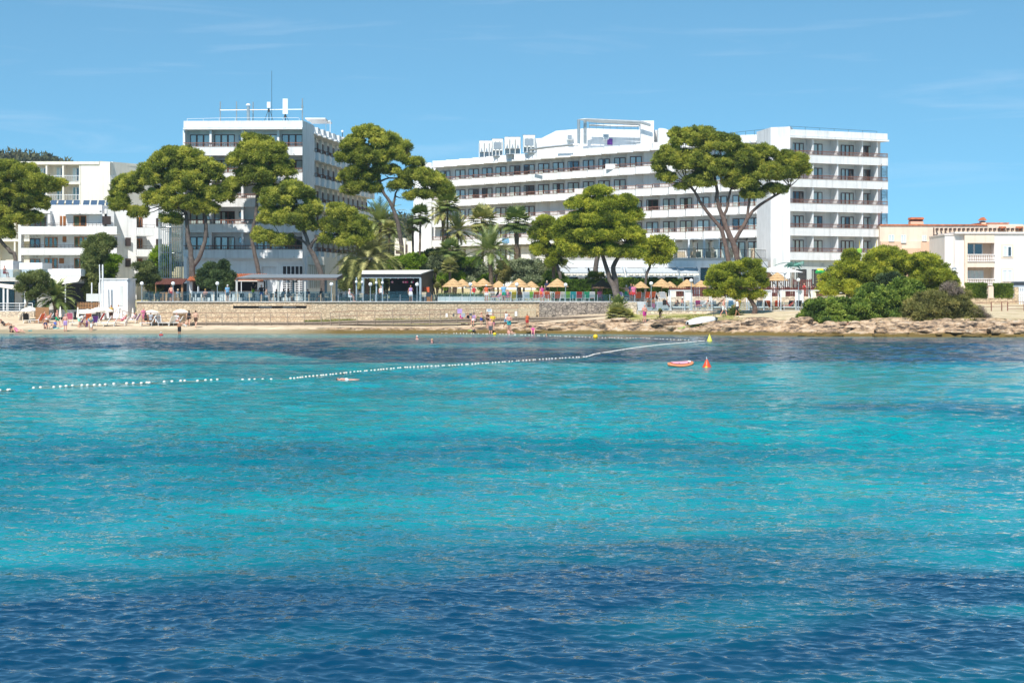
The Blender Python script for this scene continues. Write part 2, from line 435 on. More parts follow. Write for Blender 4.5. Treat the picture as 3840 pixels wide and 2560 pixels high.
for nm, xr, yr in (('ground', np.arange(-420, 421, 6), list(np.arange(233, 420, 8))+[500, 700]),
                   ('ground', np.arange(-420, -74, 6.01), np.arange(176, 234, 3)), ('ground', np.arange(76, 420, 6), np.arange(176, 234, 3))):
    xr = list(xr)
    if xr[0] < -100 and xr[-1] < 0: xr[-1] = -76
    yr = list(yr)
    if yr[0] < 200: yr[-1] = 233
    o = grid_mesh(nm, xr, yr, g0, 'ground', {'rock': lambda x, y, z: 0.0, 'grass': lambda x, y, z: .7}); tag(o, kind='structure')

# shore slabs and boulders (terrain)
mb = MB(); rr = random.Random(5)
def boulder(mb, c, sx, sy, sz, seed, n=16, m=9):
    vs = []; off = Vector((seed*3.1, seed*1.7, seed))
    for i in range(m+1):
        for k in range(n):
            th = math.pi*i/m; ph = 2*math.pi*k/n
            d = Vector((math.sin(th)*math.cos(ph), math.sin(th)*math.sin(ph), math.cos(th)))
            f = 1+.45*mnoise.fractal(d*1.6+off, .8, 2.2, 4)
            v = Vector((math.copysign(abs(d.x)**.75, d.x)*sx, math.copysign(abs(d.y)**.75, d.y)*sy, math.copysign(abs(d.z)**.6, d.z)*sz))*f
            vs.append(v+Vector(c))
    fs = [(i*n+k, (i+1)*n+k, (i+1)*n+(k+1) % n, i*n+(k+1) % n) for i in range(m) for k in range(n)]
    mb.add(vs, fs)
for k in range(95):
    px = rr.choice([rr.uniform(1500, 3840), rr.uniform(2000, 3840), rr.uniform(2900, 3840)])
    s = rr.uniform(-.1, 4.2)
    Y = shore(XX(px, 198))+s; X = XX(px, Y); z = ground(X, Y)
    q = rr.choice([.25, .35, .5, .8, 1.1])*rr.uniform(.8, 1.2)*(1 if px > 2000 else .45)
    boulder(mb, (X, Y, z-.02), q*rr.uniform(1, 2.1), q*rr.uniform(.6, 1.1), q*rr.uniform(.22, .5), k)
me = mb.mesh('shore_rocks', 'ground', True)
a = me.attributes.new('rock', 'FLOAT', 'POINT'); a.data.foreach_set('value', [1.0]*len(me.vertices))
tag(place('shore_rocks', me), kind='structure')

# ------------------------------------------------------------------ sea
def sea():
    rw = np.random.default_rng(3)
    us = np.linspace(-.29, .29, 1250); us = np.concatenate([[-3, -1.2, -.7, -.45, -.36], us, [.36, .45, .7, 1.2, 3]])
    ysl = [-60, -20, 5, 14]; y = 18.
    while y < 222:
        ysl.append(y); y += max(.045, min(.45, y*y/(3.9*F*.26667)*.5))
    ysl = np.array(ysl); Y, U = np.meshgrid(ysl, us, indexing='ij')
    X = U*np.maximum(np.abs(Y), 30)+0*Y
    Z = np.zeros_like(X); DX = np.zeros_like(X); DY = np.zeros_like(X)
    dy = np.maximum(.045, np.minimum(.45, Y*Y/(3.9*F*.26667)*.5)); dx = np.maximum(.02, np.abs(Y)*.58/1250)
    amp_mod = .75+.35*np.sin(X*.09+1.3*np.sin(Y*.05))*np.sin(Y*.11+.7)
    for k in range(120):
        lam = 0.15*(1.03**k)*rw.uniform(.9, 1.1)
        if lam > 3.5: lam = rw.uniform(.16, .7)
        th = rw.normal(math.radians(-97), .5 if lam > .9 else .72)
        kx, ky = math.cos(th)*2*math.pi/lam, math.sin(th)*2*math.pi/lam
        A = .0064*lam if lam < .5 else .0032*(lam/.5)**.62
        fade = np.clip((lam/np.maximum(dy, dx)-2.0)/1.6, 0, 1)
        if lam > .6: fade = fade*np.clip(Y/50, .5, 1)
        else: fade = fade*(.95+.35*np.clip((Y-30)/25, 0, 1))
        ph = kx*X+ky*Y+rw.uniform(0, 6.28)
        s_, c_ = np.sin(ph), np.cos(ph)
        Z += A*fade*s_
        DX += A*fade*c_*math.cos(th)*.45; DY += A*fade*c_*math.sin(th)*.45
    calm = np.clip((Y-8)/8, 0, 1)*(1-.55*np.clip((Y-150)/45, 0, 1))
    Z *= calm*amp_mod; X2 = X+DX*calm; Y2 = Y+DY*calm
    def vn(a, b, s, seed):
        r = np.random.default_rng(seed); o = 0
        for i in range(7):
            t = r.uniform(0, 6.28); f = s*r.uniform(.6, 2.2)
            o = o+np.sin((a*math.cos(t)+b*math.sin(t))*f+r.uniform(0, 6.28))
        return o/3.7
    wY = Y+vn(X, Y, .09, 1)*4*np.clip(Y/60, .35, 1.6)+vn(X, Y, .5, 2)*.9*np.clip(Y/60, .3, 2)
    def band(a, b, w): return 1/(1+np.exp(-(wY-a)/w))*(1/(1+np.exp((wY-b)/w)))
    px = 1920+F*X/np.maximum(Y, 1)
    deep = np.maximum(1/(1+np.exp((wY+1.3*vn(X,Y,1.1,8)-33.2)/1.9)), np.clip(1/(1+np.exp(-(wY-(115+31/(1+np.exp((U+.105)/.012))))/1.2))*(1/(1+np.exp((wY-190)/2.5)))-.75*np.exp(-((U-.02)/.09)**4)*np.exp(-((wY-157)/11)**2),0,1))
    def blob(cx, cy, rx, ry, s): return s*np.exp(-(((X-cx)/rx)**2+((wY-cy)/ry)**2)**1.5)
    for bdat in ((-9,48,11,8,.5), (2,50,9,4,.45), (-13,39,6,4,.55), (-17,119,13,5,.7), (-22,101,12,4,.45), (17,70,9,6,.6), (22,66,10,6,.55), (4,80,12,5,.35), (12,46,5,2.2,.35), (-3,94,12,4,.4)):
        deep = np.maximum(deep, blob(*bdat))
    deep = np.clip(deep*(1+.25*vn(X, Y, .7, 5)), 0, 1)
    for c_ in (blob(7.8,31,2.2,1.4,.7), blob(-7,31.5,3,1.2,.6), blob(7.5,25.5,2,.7,.6)): deep = np.clip(deep-c_, 0, 1)
    sh = np.array([shore(float(x)) for x in np.clip(X[-1], -390, 390)])
    shallow = np.clip(1-(np.array(SHYv(X))-wY*.3-Y*.7)/13, 0, 1)
    nr, nc = X.shape
    V = np.stack([X2, Y2, Z], -1).reshape(-1, 3)
    i = np.arange(nr*nc).reshape(nr, nc)
    Fc = np.stack([i[:-1, :-1], i[:-1, 1:], i[1:, 1:], i[1:, :-1]], -1).reshape(-1, 4)
    me = bpy.data.meshes.new('sea'); me.vertices.add(len(V)); me.vertices.foreach_set('co', V.ravel())
    me.loops.add(Fc.size); me.loops.foreach_set('vertex_index', Fc.ravel().astype(np.int32))
    me.polygons.add(len(Fc)); me.polygons.foreach_set('loop_start', np.arange(len(Fc))*4); me.polygons.foreach_set('loop_total', np.full(len(Fc), 4))
    me.update(calc_edges=True); me.polygons.foreach_set('use_smooth', [True]*len(Fc))
    for nme, arr in (('deep', deep), ('shallow', shallow), ('far', np.clip((Y-18)/40, 0, 1)*(1-.25*np.clip((Y-140)/50, 0, 1)))):
        a = me.attributes.new(nme, 'FLOAT', 'POINT'); a.data.foreach_set('value', arr.ravel().astype(np.float32))
    m, nt, out = nodes_of('sea_water'); b = principled(nt, out, (0,.2,.3), .07, IOR=1.33); b.inputs['Specular IOR Level'].default_value = .32
    ad = N(nt, 'ShaderNodeAttribute'); ad.attribute_name = 'deep'
    ash = N(nt, 'ShaderNodeAttribute'); ash.attribute_name = 'shallow'
    p = pos(nt)
    nn = N(nt, 'ShaderNodeTexNoise', Scale=.35, Detail=4.0); nt.links.new(p, nn.inputs['Vector'])
    tq = ramp(nt, nn.outputs[0], [(.3, (.0,.195,.24)), (.7, (.0,.285,.29))])
    c = mixc(nt, ad.outputs['Fac'], tq, (.0,.038,.085))
    shr = ramp(nt, ash.outputs['Fac'], [(.0, (0,0,0)), (.55, (.55,.55,.55)), (1, (.95,.95,.95))])
    c = mixc(nt, shr, c, (.15,.20,.17))
    nt.links.new(c, b.inputs['Base Color'])
    mp = N(nt, 'ShaderNodeMapping'); mp.inputs['Scale'].default_value = (1.0, 1, 1); nt.links.new(p, mp.inputs['Vector'])
    w1 = N(nt, 'ShaderNodeTexNoise', Scale=.75, Detail=4.0, Roughness=.75, Distortion=.2); nt.links.new(mp.outputs[0], w1.inputs['Vector'])
    bm = bump(nt, w1.outputs[0], b, .5, .75)
    af = N(nt, 'ShaderNodeAttribute'); af.attribute_name = 'far'; ms = N(nt, 'ShaderNodeMath', operation='MULTIPLY_ADD'); nt.links.new(af.outputs['Fac'], ms.inputs[0]); ms.inputs[1].default_value = .75; ms.inputs[2].default_value = .05; nt.links.new(ms.outputs[0], bm.inputs['Strength'])
    mr = N(nt, 'ShaderNodeMath', operation='MULTIPLY_ADD'); nt.links.new(af.outputs['Fac'], mr.inputs[0]); mr.inputs[1].default_value = .03; mr.inputs[2].default_value = .05; nt.links.new(mr.outputs[0], b.inputs['Roughness'])
    ms2 = N(nt, 'ShaderNodeMath', operation='MULTIPLY_ADD'); nt.links.new(af.outputs['Fac'], ms2.inputs[0]); ms2.inputs[1].default_value = -.26; ms2.inputs[2].default_value = .52; nt.links.new(ms2.outputs[0], b.inputs['Specular IOR Level'])
    me.materials.append(m); MATS['sea_water'] = m
    tag(place('sea', me), kind='structure')
def SHYv(X): return np.interp(X, SHX, SHY)
sea()
# ================================================================== buildings
FH = 3.06; TOPS = [23.07-FH*i for i in range(5)]    # window heads, top storey first

def win_protos():
    P = {}
    def make(w, h, leaves, kind, frame='brown_frame', cur='curtain'):
        f = MB(); t = .09
        f.box(-w/2, w/2, -.08, 0, h-t, h); f.box(-w/2, -w/2+t, -.08, 0, 0, h-t); f.box(w/2-t, w/2, -.08, 0, 0, h-t)
        f.box(-w/2+t, w/2-t, -.075, 0, 0, .06)
        for k in range(1, leaves):
            x = -w/2+w*k/leaves; f.box(x-.10, x+.10, -.075, 0, .06, h-t)
        v = MB(); v.box(-w/2+.04, w/2-.04, -.012, -.002, .02, h-.04)  # flat near-black panel on the wall stands in for the unlit room
        c = MB(); n = int(w/.09)
        xs_ = [-w/2+.08+(w-.16)*i/n for i in range(n+1)]
        def cov(x):
            u = (x+w/2)/w
            return {'full': True, 'left': u < .52, 'right': u > .5, 'gap': abs(u-.5) > .17, 'none': u < .12}[kind]
        for i in range(n):
            if cov((xs_[i]+xs_[i+1])/2):
                ya, yb = -.022-.02*(i % 2), -.022-.02*((i+1) % 2)
                c.add([(xs_[i], ya, .06), (xs_[i+1], yb, .06), (xs_[i+1], yb, h-.1), (xs_[i], ya, h-.1)], [(0,1,2,3)])
        p = MB(); p.add([(-w/2+.05,-.06,.04),(w/2-.05,-.06,.04),(w/2-.05,-.06,h-.05),(-w/2+.05,-.06,h-.05)], [(0,1,2,3)])
        return (f.mesh('window', frame), v.mesh('opening', 'dark_void'), c.mesh('curtain', cur) if c.v else None, p.mesh('pane', 'window_glass'))
    P['make'] = make; return P
WP = win_protos(); WCACHE = {}
def window(parent, p, rz, w, h, leaves, kind='full', frame='brown_frame', cur='curtain', label=None):
    key = (round(w, 2), round(h, 2), leaves, kind, frame, cur)
    if key not in WCACHE: WCACHE[key] = WP['make'](*key)
    f, v, c, g = WCACHE[key]
    o = place('window', f, parent); o.location = Vector(p)-parent.location; o.rotation_euler.z = rz
    if label: o['label'] = label
    for nm, me in (('opening', v), ('curtain', c), ('pane', g)):
        if me: place(nm, me, o, world=False)
    return o
KINDS = ['full', 'full', 'left', 'full', 'none', 'gap', 'full', 'full', 'right', 'full', 'full']

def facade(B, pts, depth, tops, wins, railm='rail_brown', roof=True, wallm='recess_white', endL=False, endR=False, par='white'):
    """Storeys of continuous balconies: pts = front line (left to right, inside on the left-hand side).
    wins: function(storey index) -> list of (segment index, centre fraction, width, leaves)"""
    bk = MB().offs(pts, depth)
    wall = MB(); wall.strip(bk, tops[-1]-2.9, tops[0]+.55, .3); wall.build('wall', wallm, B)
    for i, T in enumerate(tops):
        par_ = MB(); n = 0
        par_.strip(pts, T-2.58, T-1.58, .16)
        cop = MB(); cop.strip([(a, b) for a, b in MB().offs(pts, -.03)], T-1.58, T-1.54, .22)
        slab = MB(); slab.slab(MB().offs(pts, .16), bk, T-2.55, T-2.35)
        bal = par_.build('balcony', par, B)
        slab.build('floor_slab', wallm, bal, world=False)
        cop.build('coping', 'concrete', bal, world=False)
        r = MB(); r.rail(MB().offs(pts, .08), T-1.54, T-1.08, .2, .042, .085); r.build('railing', railm, bal, world=False)
        for j in range(0, len(pts)-1, 2):
            dr = MB()
            a, b = pts[j], pts[j+1]; x = a[0]+(b[0]-a[0])*.93; y = a[1]+(b[1]-a[1])*.93
            dr.bar((x, y-.02, T-2.5), (x, y-.35, T-2.38), .07); dr.build('drain_spout', 'concrete', bal, world=False)
        for (sg, fr, ww, lv) in wins(i):
            a, b = Vector(bk[sg]), Vector(bk[sg+1]); p = a+(b-a)*fr; d = (b-a).normalized()
            n_ = Vector((-d.y, d.x)); p = p-n_*.015
            window(B, (p.x, p.y, T-2.2), math.atan2(d.y, d.x), ww, 2.2, lv, KINDS[(i*7+sg*3+int(fr*10)) % 11])
    if roof:
        T = tops[0]
        e = MB(); e.slab(MB().offs(pts, -.25), MB().offs(pts, depth+.3), T+.5, T+.72); e.build('eaves', par, B)
        e = MB(); e.strip(MB().offs(pts, .1), T+.78, T+1.55, .25); e.build('roof_parapet', par, B)

# ---- left hotel
LH = thing('hotel', 'white hotel block with five balcony floors and phone antennas on its flat roof', 'hotel', (-32, 246, 3.19))
Lp = [(-39.2, 244.3), (-24.95, 243.8)]
bx = lambda px, Y=245.2: XX(px, Y)
def lw(i):
    L = []
    a, b = -39.2, -24.95
    for (p0, p1, lv) in ((710, 786, 3), (802, 878, 3), (962, 1040, 3), (1056, 1134, 3)):
        L.append((0, ((bx(p0)+bx(p1))/2-a)/(b-a), (p1-p0)/31.3, lv))
    return L
facade(LH, Lp, 1.3, TOPS, lw)
m = MB()
for px in (694, 793, 912, 1046): x = bx(px); m.box(x-.13, x+.13, 244.35, 245.5, 8.6, 23.5)
m.build('divider_wall', 'white2', LH)
for i, T in enumerate(TOPS):
    f = MB(); x = bx(904); f.box(x-.28, x+.28, 245.32, 245.42, T-.75, T-.05); o = f.build('window', 'brown_frame', LH)
    g = MB(); g.box(x-.22, x+.22, 245.30, 245.315, T-.7, T-.12); g.build('pane', 'window_glass', o, world=False)
# wing running away from the sea, serrated
wp = []
x, y = -24.35, 250.6
for k in range(13):
    wp += [(x, y), (x+.02, y+3.0)]; x += .40; y += 3.12
Lw = wp
def lww(i): return [(2*k, .45, 1.7, 2) for k in range(13)]
# sunny end wall between front and wing
m = MB(); m.prism([(-24.93, 243.6), (-24.35, 250.5), (-24.35, 252.5), (-26.4, 252.5), (-26.4, 245.6), (-24.93, 245.6)], 3.1, 24.65); m.build('end_wall', 'white', LH)
facade(LH, Lw, 1.1, TOPS, lww)
# body, roof and rear
back = MB().offs(Lw, 1.3)
m = MB(); m.prism([(-39.0, 245.9), (-26.5, 245.9), (-26.5, 252.6), (-25.9, 252.6)]+[(p[0]-.4, p[1]) for p in back[1:]]+[(-34, 292), (-39.0, 262)], 3.0, 23.75); m.build('core', 'white2', LH)
m = MB(); m.strip([(-39.0, 262), (-39.0, 245.5)][::-1], 23.7, 24.6, -.25); m.build('roof_parapet', 'white', LH)
# ground floor
m = MB()
Y0 = 245.4
m.obox((bx(697, Y0), Y0), (bx(980, Y0), Y0), .3, 3.1, 8.5); m.obox((bx(1033, Y0), Y0), (bx(1150, Y0), Y0), .3, 3.1, 8.5)
m.obox((bx(980, Y0), Y0), (bx(1033, Y0), Y0), .3, 7.3, 8.5)
m.box(bx(688, 244), bx(700, 244), 244, 246, 3.1, 8.5)
m.build('ground_floor_wall', 'white2', LH)
m = MB(); m.box(bx(978, 247.5), bx(1036, 247.5), 247.3, 247.6, 3.1, 7.4); m.build('recessed_entrance', 'grey_paint', LH)
f = MB(); x0, x1 = bx(1059), bx(1137)
for k in range(6): xx = x0+(x1-x0)*k/5; f.box(xx-.05, xx+.05, Y0-.12, Y0+.0, 4.0, 7.3)
f.box(x0-.1, x1+.1, Y0-.14, Y0-.0, 7.3, 7.42); f.box(x0-.1, x1+.1, Y0-.14, Y0, 3.9, 4.0)
for k in range(1, 8): f.box(x0+.05, x1-.05, Y0-.10, Y0-.03, 4.0+.25*k-.05, 4.0+.25*k+.04)
o = f.build('window', 'metal_white', LH); g = MB(); g.box(x0, x1, Y0-.028, Y0-.002, 4.0, 7.3); g.build('opening', 'dark_void', o, world=False)
m = MB(); P0, P1, P2 = (bx(1152, 247), 247), (bx(1215, 249), 249), (bx(1265, 256), 256)
m.strip([P0, P1, P2], 3.1, 8.5, .3); m.build('ground_floor_wall', 'cream', LH)
for (px, ww) in ((1160, 1.3), (1184, 1.0), (1205, .8)):
    Yq = 247+2*(px-1152)/63; q = (bx(px, Yq), Yq)
    f = MB(); 
    for k in range(6): f.box(q[0]-ww/2+ww*k/5-.03, q[0]-ww/2+ww*k/5+.03, q[1]-.1, q[1]-.02, 4.7, 7.4)
    f.box(q[0]-ww/2-.06, q[0]+ww/2+.06, q[1]-.12, q[1]-.02, 7.4, 7.5); o = f.build('window', 'wicker', LH)
    g = MB(); g.box(q[0]-ww/2, q[0]+ww/2, q[1]-.03, q[1]-.01, 4.7, 7.4); g.build('curtain', 'canvas', o, world=False)

# roof gear of the left hotel
def on_roof(nm, label, cat, px, Y, z=24.0, group=None): return thing(nm, label, cat, (XX(px, Y), Y, z), 0, group)
Yr = 249.0
t = on_roof('antenna_frame', 'long horizontal pipe carried by four slim rusty posts above the left hotel roof', 'antenna mast', 826, Yr, 23.75)
sc_ = F/Yr
for px, top in ((826, 382), (887, 381), (949, 383), (1134, 370)):
    p = W(px, top, Yr); m = MB(); m.tube([(p.x, Yr, 23.75), (p.x, Yr, p.z)], .075, 8); m.tube([(p.x, Yr, p.z-1.15), (p.x, Yr, p.z-.85)], .12, 8); m.build('post', 'galvanised', t)
m = MB(); a, b = W(826, 414, Yr), W(1134, 411, Yr); m.tube([a+Vector((0,-.09,0)), b+Vector((0,-.09,0))], .05, 8); m.build('crossbar', 'metal_white', t)
for px, w_, y0, y1, lab in ((1008, 13, 383, 405, 'small white panel antenna on a mast above the left hotel roof'), (1070, 19, 371, 428, 'tall white panel antenna, the biggest on the left hotel roof')):
    t = on_roof('panel_antenna', lab, 'antenna', px, 247.5, 23.75)
    Yq = 247.5; p0, p1 = W(px-w_/2, y0, Yq), W(px+w_/2, y1, Yq)
    m = MB(); m.box(p0.x, p1.x, Yq-.15, Yq+.15, p1.z, p0.z); m.build('panel', 'white_plastic', t)
    m = MB(); m.tube([(t.location.x, Yq+.2, 23.75), (t.location.x, Yq+.2, p0.z-.2)], .05); m.bar((t.location.x-.9, Yq, 23.8), (t.location.x, Yq+.2, p1.z), .05); m.bar((t.location.x+.9, Yq, 23.8), (t.location.x, Yq+.2, p1.z), .05)
    m.box(t.location.x-.12, t.location.x+.12, Yq-.2, Yq-.05, p1.z-.5, p1.z-.1); m.box(t.location.x-.2, t.location.x+.2, Yq-.2, Yq, 24.2, 24.7); m.build('mast', 'metal_dark', t)
t = on_roof('whip_antenna', 'very thin dark whip antenna standing tallest on the left hotel roof', 'antenna', 1019, 248, 23.75)
m = MB(); m.tube([(t.location.x, 248, 23.75), (t.location.x, 248, 31), (t.location.x, 248, ZZ(335, 248))], [.03, .02, .008]); m.build('rod', 'metal_dark', t)
t = on_roof('chimney_flue', 'grey metal flue with a round cap on the left hotel roof', 'chimney', 931, 248, 23.75)
m = MB(); m.tube([(t.location.x, 248, 23.75), (t.location.x, 248, 26.7)], .19, 12); m.build('pipe', 'galvanised', t); m = MB(); m.lathe([(.3, 0), (.3, .08), (.16, .22), (.01, .25)], (t.location.x, 248, 26.8)); m.build('cap', 'metal_white', t)
t = thing('roof_railing', 'thin pale railing along the front edge of the left hotel roof', 'railing', (bx(700), 246, 24.6))
m = MB(); pr = [W(702, 446, 246.2), W(870, 442, 246.2), W(1120, 442, 246.2)]
for a, b in zip(pr[:-1], pr[1:]): m.bar(a, b, .04)
for k in range(8): px = 702+k*60; m.bar((XX(px, 246.2), 246.2, 24.2), (XX(px, 246.2), 246.2, ZZ(444, 246.2)), .04)
m.build('bars', 'metal_white', t)
t = thing('roof_canopy', 'white flat canopy frame on the rear roof of the left hotel', 'canopy', (XX(1200, 262), 262, 24))
m = MB(); m.box(XX(1150, 262), XX(1225, 262), 260, 264, ZZ(451, 262), ZZ(447, 262)); m.box(XX(1165, 266), XX(1240, 266), 264.5, 268, ZZ(460, 266), ZZ(456, 266)); m.build('roof_sheet', 'white', t)
for px in (1170, 1222, 1238): m = MB(); m.bar((XX(px, 262), 262, 23.8), (XX(px, 262), 262, ZZ(450, 262)), .07); m.build('post', 'metal_white', t)
t = on_roof('roof_lamp', 'small white globe lamp on the far end of the left hotel roof', 'lamp', 1284, 272, 24)
m = MB(); m.tube([(t.location.x, 272, 23.7), (t.location.x, 272, ZZ(497, 272))], .05); m.build('pole', 'metal_dark', t); m = MB(); m.ball((t.location.x, 272, ZZ(493, 272)), .17); m.build('globe', 'lamp_white', t)

def spiral(label, cx, cy, r, z0, z1, bars_r, turns):
    t = thing('spiral_staircase', label, 'staircase', (cx, cy, z0))
    m = MB(); m.tube([(cx, cy, z0), (cx, cy, z1)], .12, 8); m.build('pole', 'galvanised', t)
    n = int((z1-z0)/.2); m = MB()
    for k in range(n):
        a = k*2*math.pi*turns/n; z = z0+.2*k; p = (cx+math.cos(a)*r, cy+math.sin(a)*r); q = (cx+math.cos(a+.42)*r, cy+math.sin(a+.42)*r)
        m.prism([(cx, cy), p, q], z, z+.05)
    m.build('steps', 'grey_wood', t)
    m = MB(); nb = 34
    for k in range(nb):
        a = k*2*math.pi/nb; m.bar((cx+math.cos(a)*(r+.06), cy+math.sin(a)*(r+.06), z0+(2.6 if bars_r else .1)), (cx+math.cos(a)*(r+.06), cy+math.sin(a)*(r+.06), z1+1), .045)
    for z in np.arange(z0+2.8, z1+1.1, 3.06): m.tube([(cx+math.cos(k*.35)*(r+.06), cy+math.sin(k*.35)*(r+.06), z) for k in range(19)], .04, 5, False)
    m.build('cage', 'galvanised', t)
spiral('grey caged spiral staircase at the left side of the left hotel', -41.1, 246.5, 1.35, 3.1, 19.9, True, 6.5)

# ---- right hotel
RH = thing('hotel', 'long white hotel with a serrated diagonal wing, penthouse and chillers on the roof', 'hotel', (36, 262, 3.3))
bw, bf, bs = 2.095, 1.0, 1.56
x, y = -12.35, 317.2
Rp = [(x-.01, y)]
nb = 21
for k in range(nb):
    nx, ny = x+bw, y-bf; Rp.append((nx, ny)); x, y = nx, ny
    if k < nb-1: y -= bs; Rp.append((x, y))
TH = None
hid = {1: (13, 14, 15, 16, 17), 0: (14, 15, 16), 2: (7, 8, 9, 10), 3: (1, 2, 6, 7, 8, 9, 10), 4: (6, 7, 8, 9, 10, 11, 2, 3, 16)}
def rw_(i):
    ks = range(nb) if i < 3 else (range(nb) if i == 3 else [0, 1, 4, 5, 12, 13, 14, 15, 17, 18, 19, 20])
    return [(2*k, .56, 1.72, 2) for k in ks if k not in hid.get(i, ())]
facade(RH, Rp, 1.15, TOPS[:4], rw_)
bk4 = MB().offs(Rp, 1.15)
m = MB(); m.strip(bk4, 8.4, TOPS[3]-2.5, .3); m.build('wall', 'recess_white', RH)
for (sg, fr, ww, lv) in rw_(4):
    a, b = Vector(bk4[sg]), Vector(bk4[sg+1]); p = a+(b-a)*fr; d = (b-a).normalized(); p -= Vector((-d.y, d.x))*.015
    window(RH, (p.x, p.y, TOPS[4]-2.2), math.atan2(d.y, d.x), ww, 2.2, lv, 'full')
xe, ye = Rp[-1]
# tower and right-hand front
c0, c1, c2, c3 = (xe, ye-.05), (XX(2903, 257.6), 257.6), (XX(2963, 256.6), 256.6), (48.4, 263.6)
m = MB(); m.prism([c0, (XX(2890, 257.8), 257.8), c2, (c2[0]+.6, c2[1]+1.9), (c2[0]+.6, 268), (xe+1, 268)], 3.1, 24.95); m.build('tower_wall', 'white', RH)
Rf = [c2, c3]; LR = math.hypot(c3[0]-c2[0], c3[1]-c2[1])
def rf_(i):
    L = []
    for (p0, p1, lv) in ((2973, 3029, 3), (3058, 3099, 2), (3160, 3217, 3), (3244, 3286, 2)):
        pc = (p0+p1)/2; # solve fraction along the line
        best = min((abs(1920+F*(c2[0]+(c3[0]-c2[0])*f-.3)/(c2[1]+(c3[1]-c2[1])*f+1.5)-pc), f) for f in [k/400 for k in range(401)])[1]
        L.append((0, best, (p1-p0)/29.3, lv))
    return L
facade(RH, Rf, 1.6, TOPS, rf_)
bkf = MB().offs(Rf, .15); d = (Vector(c3)-Vector(c2)).normalized(); nn_ = Vector((-d.y, d.x))
m = MB()
for px in (3055, 3147, 3240, 3296):
    f = min((abs(1920+F*(c2[0]+(c3[0]-c2[0])*f)/(c2[1]+(c3[1]-c2[1])*f)-px), f) for f in [k/400 for k in range(401)])[1]
    q = Vector(c2)+(Vector(c3)-Vector(c2))*f+nn_*.2
    m.obox((q.x, q.y), (q.x+nn_.x*1.5, q.y+nn_.y*1.5), .18, 8.6, 23.5)
m.build('divider_wall', 'white2', RH)
# core volumes
core = MB().offs(Rp, 1.4)
m = MB(); m.prism([(core[0][0]-3.6, core[0][1]+.5)]+core+[(xe+1.3, 269), (xe-4, 282), (-9, 334), (-16, 334)], 3.0, 23.75); m.build('core', 'white2', RH)
q0 = Vector(c2)+nn_*2.0; q1 = Vector(c2)+(Vector(c3)-Vector(c2))*.92+nn_*2.0
m = MB(); m.prism([(q0.x, q0.y), (q1.x, q1.y), (q1.x-3, q1.y+13), (q0.x, q0.y+16)], 3.0, 23.75); m.build('core', 'white2', RH)
m = MB(); m.prism([(XX(1566, 319), 319), (Rp[0][0]-.1, 317.6), (Rp[0][0]-.1, 319.8), (XX(1566, 319)+.3, 326)], 3, 24.4); m.build('end_wall', 'white', RH)
# ground floor of the right-hand front
m = MB(); gf = [(c2[0]-2, c2[1]+.9), (c2[0]+.2, c2[1]+.6), (c3[0]-.4, c3[1]+.5)]
m.strip(gf, 3.0, 8.5, .3); m.build('ground_floor_wall', 'cool_wall', RH)
def on_gf(px): 
    f = min((abs(1920+F*(c2[0]+.2+(c3[0]-c2[0]-.6)*f)/(c2[1]+.6+(c3[1]-c2[1]-.1)*f)-px), f) for f in [k/400 for k in range(401)])[1]
    return Vector((c2[0]+.2+(c3[0]-c2[0]-.6)*f, c2[1]+.6+(c3[1]-c2[1]-.1)*f))
for (p0, p1, zt, lf) in ((2985, 3023, 7.1, 1), (3044, 3092, 7.1, 2), (3170, 3210, 6.8, 2)):
    a, b = on_gf(p0), on_gf(p1); c = (a+b)/2-nn_*.015; wd = (b-a).length
    window(RH, (c.x, c.y, 4.0), math.atan2(d.y, d.x), wd, zt-4.0, lf, 'none', 'metal_dark')
m = MB(); a = on_gf(3080)-nn_*.04; b = on_gf(3088)-nn_*.04
for k in range(2): m.obox((a.x, a.y), (b.x, b.y), -.03, 7.55+.2*k, 7.65+.2*k)
m.build('air_vent', 'metal_grey', RH)
# podium terrace in front of the wing
PY = 250.0
pz = 8.4
m = MB(); pod = [(XX(2085, 262), 262), (XX(2085, PY), PY), (XX(2300, PY), PY), (XX(2750, PY), PY), (XX(2880, 256), 256), (XX(2880, 262), 262)]
m.prism([pod[1], pod[2], pod[3], pod[4], (pod[4][0], 262.5), (XX(2085, 275), 275)], 8.05, pz); m.build('terrace_slab', 'concrete', RH)
m = MB(); m.obox(pod[1], pod[3], .3, 7.2, 8.05); m.obox(pod[3], pod[4], .3, 7.2, 8.05)
for px in (2100, 2180, 2260, 2340, 2420, 2480, 2552, 2614, 2690, 2760):
    x = XX(px, PY); m.box(x-.42, x+.42, PY+.02, PY+.5, 3.0, 7.2)
m.box(XX(2655, PY), XX(2760, PY), PY+.04, PY+.3, 3.0, 5.4); m.obox((XX(2780, PY), PY+.5), (XX(2880, 256), 256.5), .3, 3.0, 8.05)
m.build('podium_wall', 'white2', RH)
m = MB(); m.box(XX(2080, PY), XX(2780, PY), PY+1.6, PY+1.9, 3.0, 8.0); m.build('glass_front', 'dark_void', RH)  # near-black sheet stands in for the unlit room behind the pillars
for a, b in ((2110, 2172), (2188, 2252), (2268, 2332), (2348, 2412), (2428, 2472), (2560, 2606), (2622, 2682)):
    m = MB(); m.box(XX(a, PY), XX(b, PY), PY+1.3, PY+1.33, 3.2, 7.1); m.build('glazing', 'rail_glass', RH)
m = MB()
segs = [2087, 2200, 2330, 2436, 2500, 2604, 2672, 2745, 2825]
m.rail([(XX(2087, PY), PY+.12), (XX(2750, PY), PY+.12), (XX(2872, 255.5), 255.7)], pz, pz+1.05, .22, .03, .06); m.build('terrace_railing', 'metal_dark', RH)
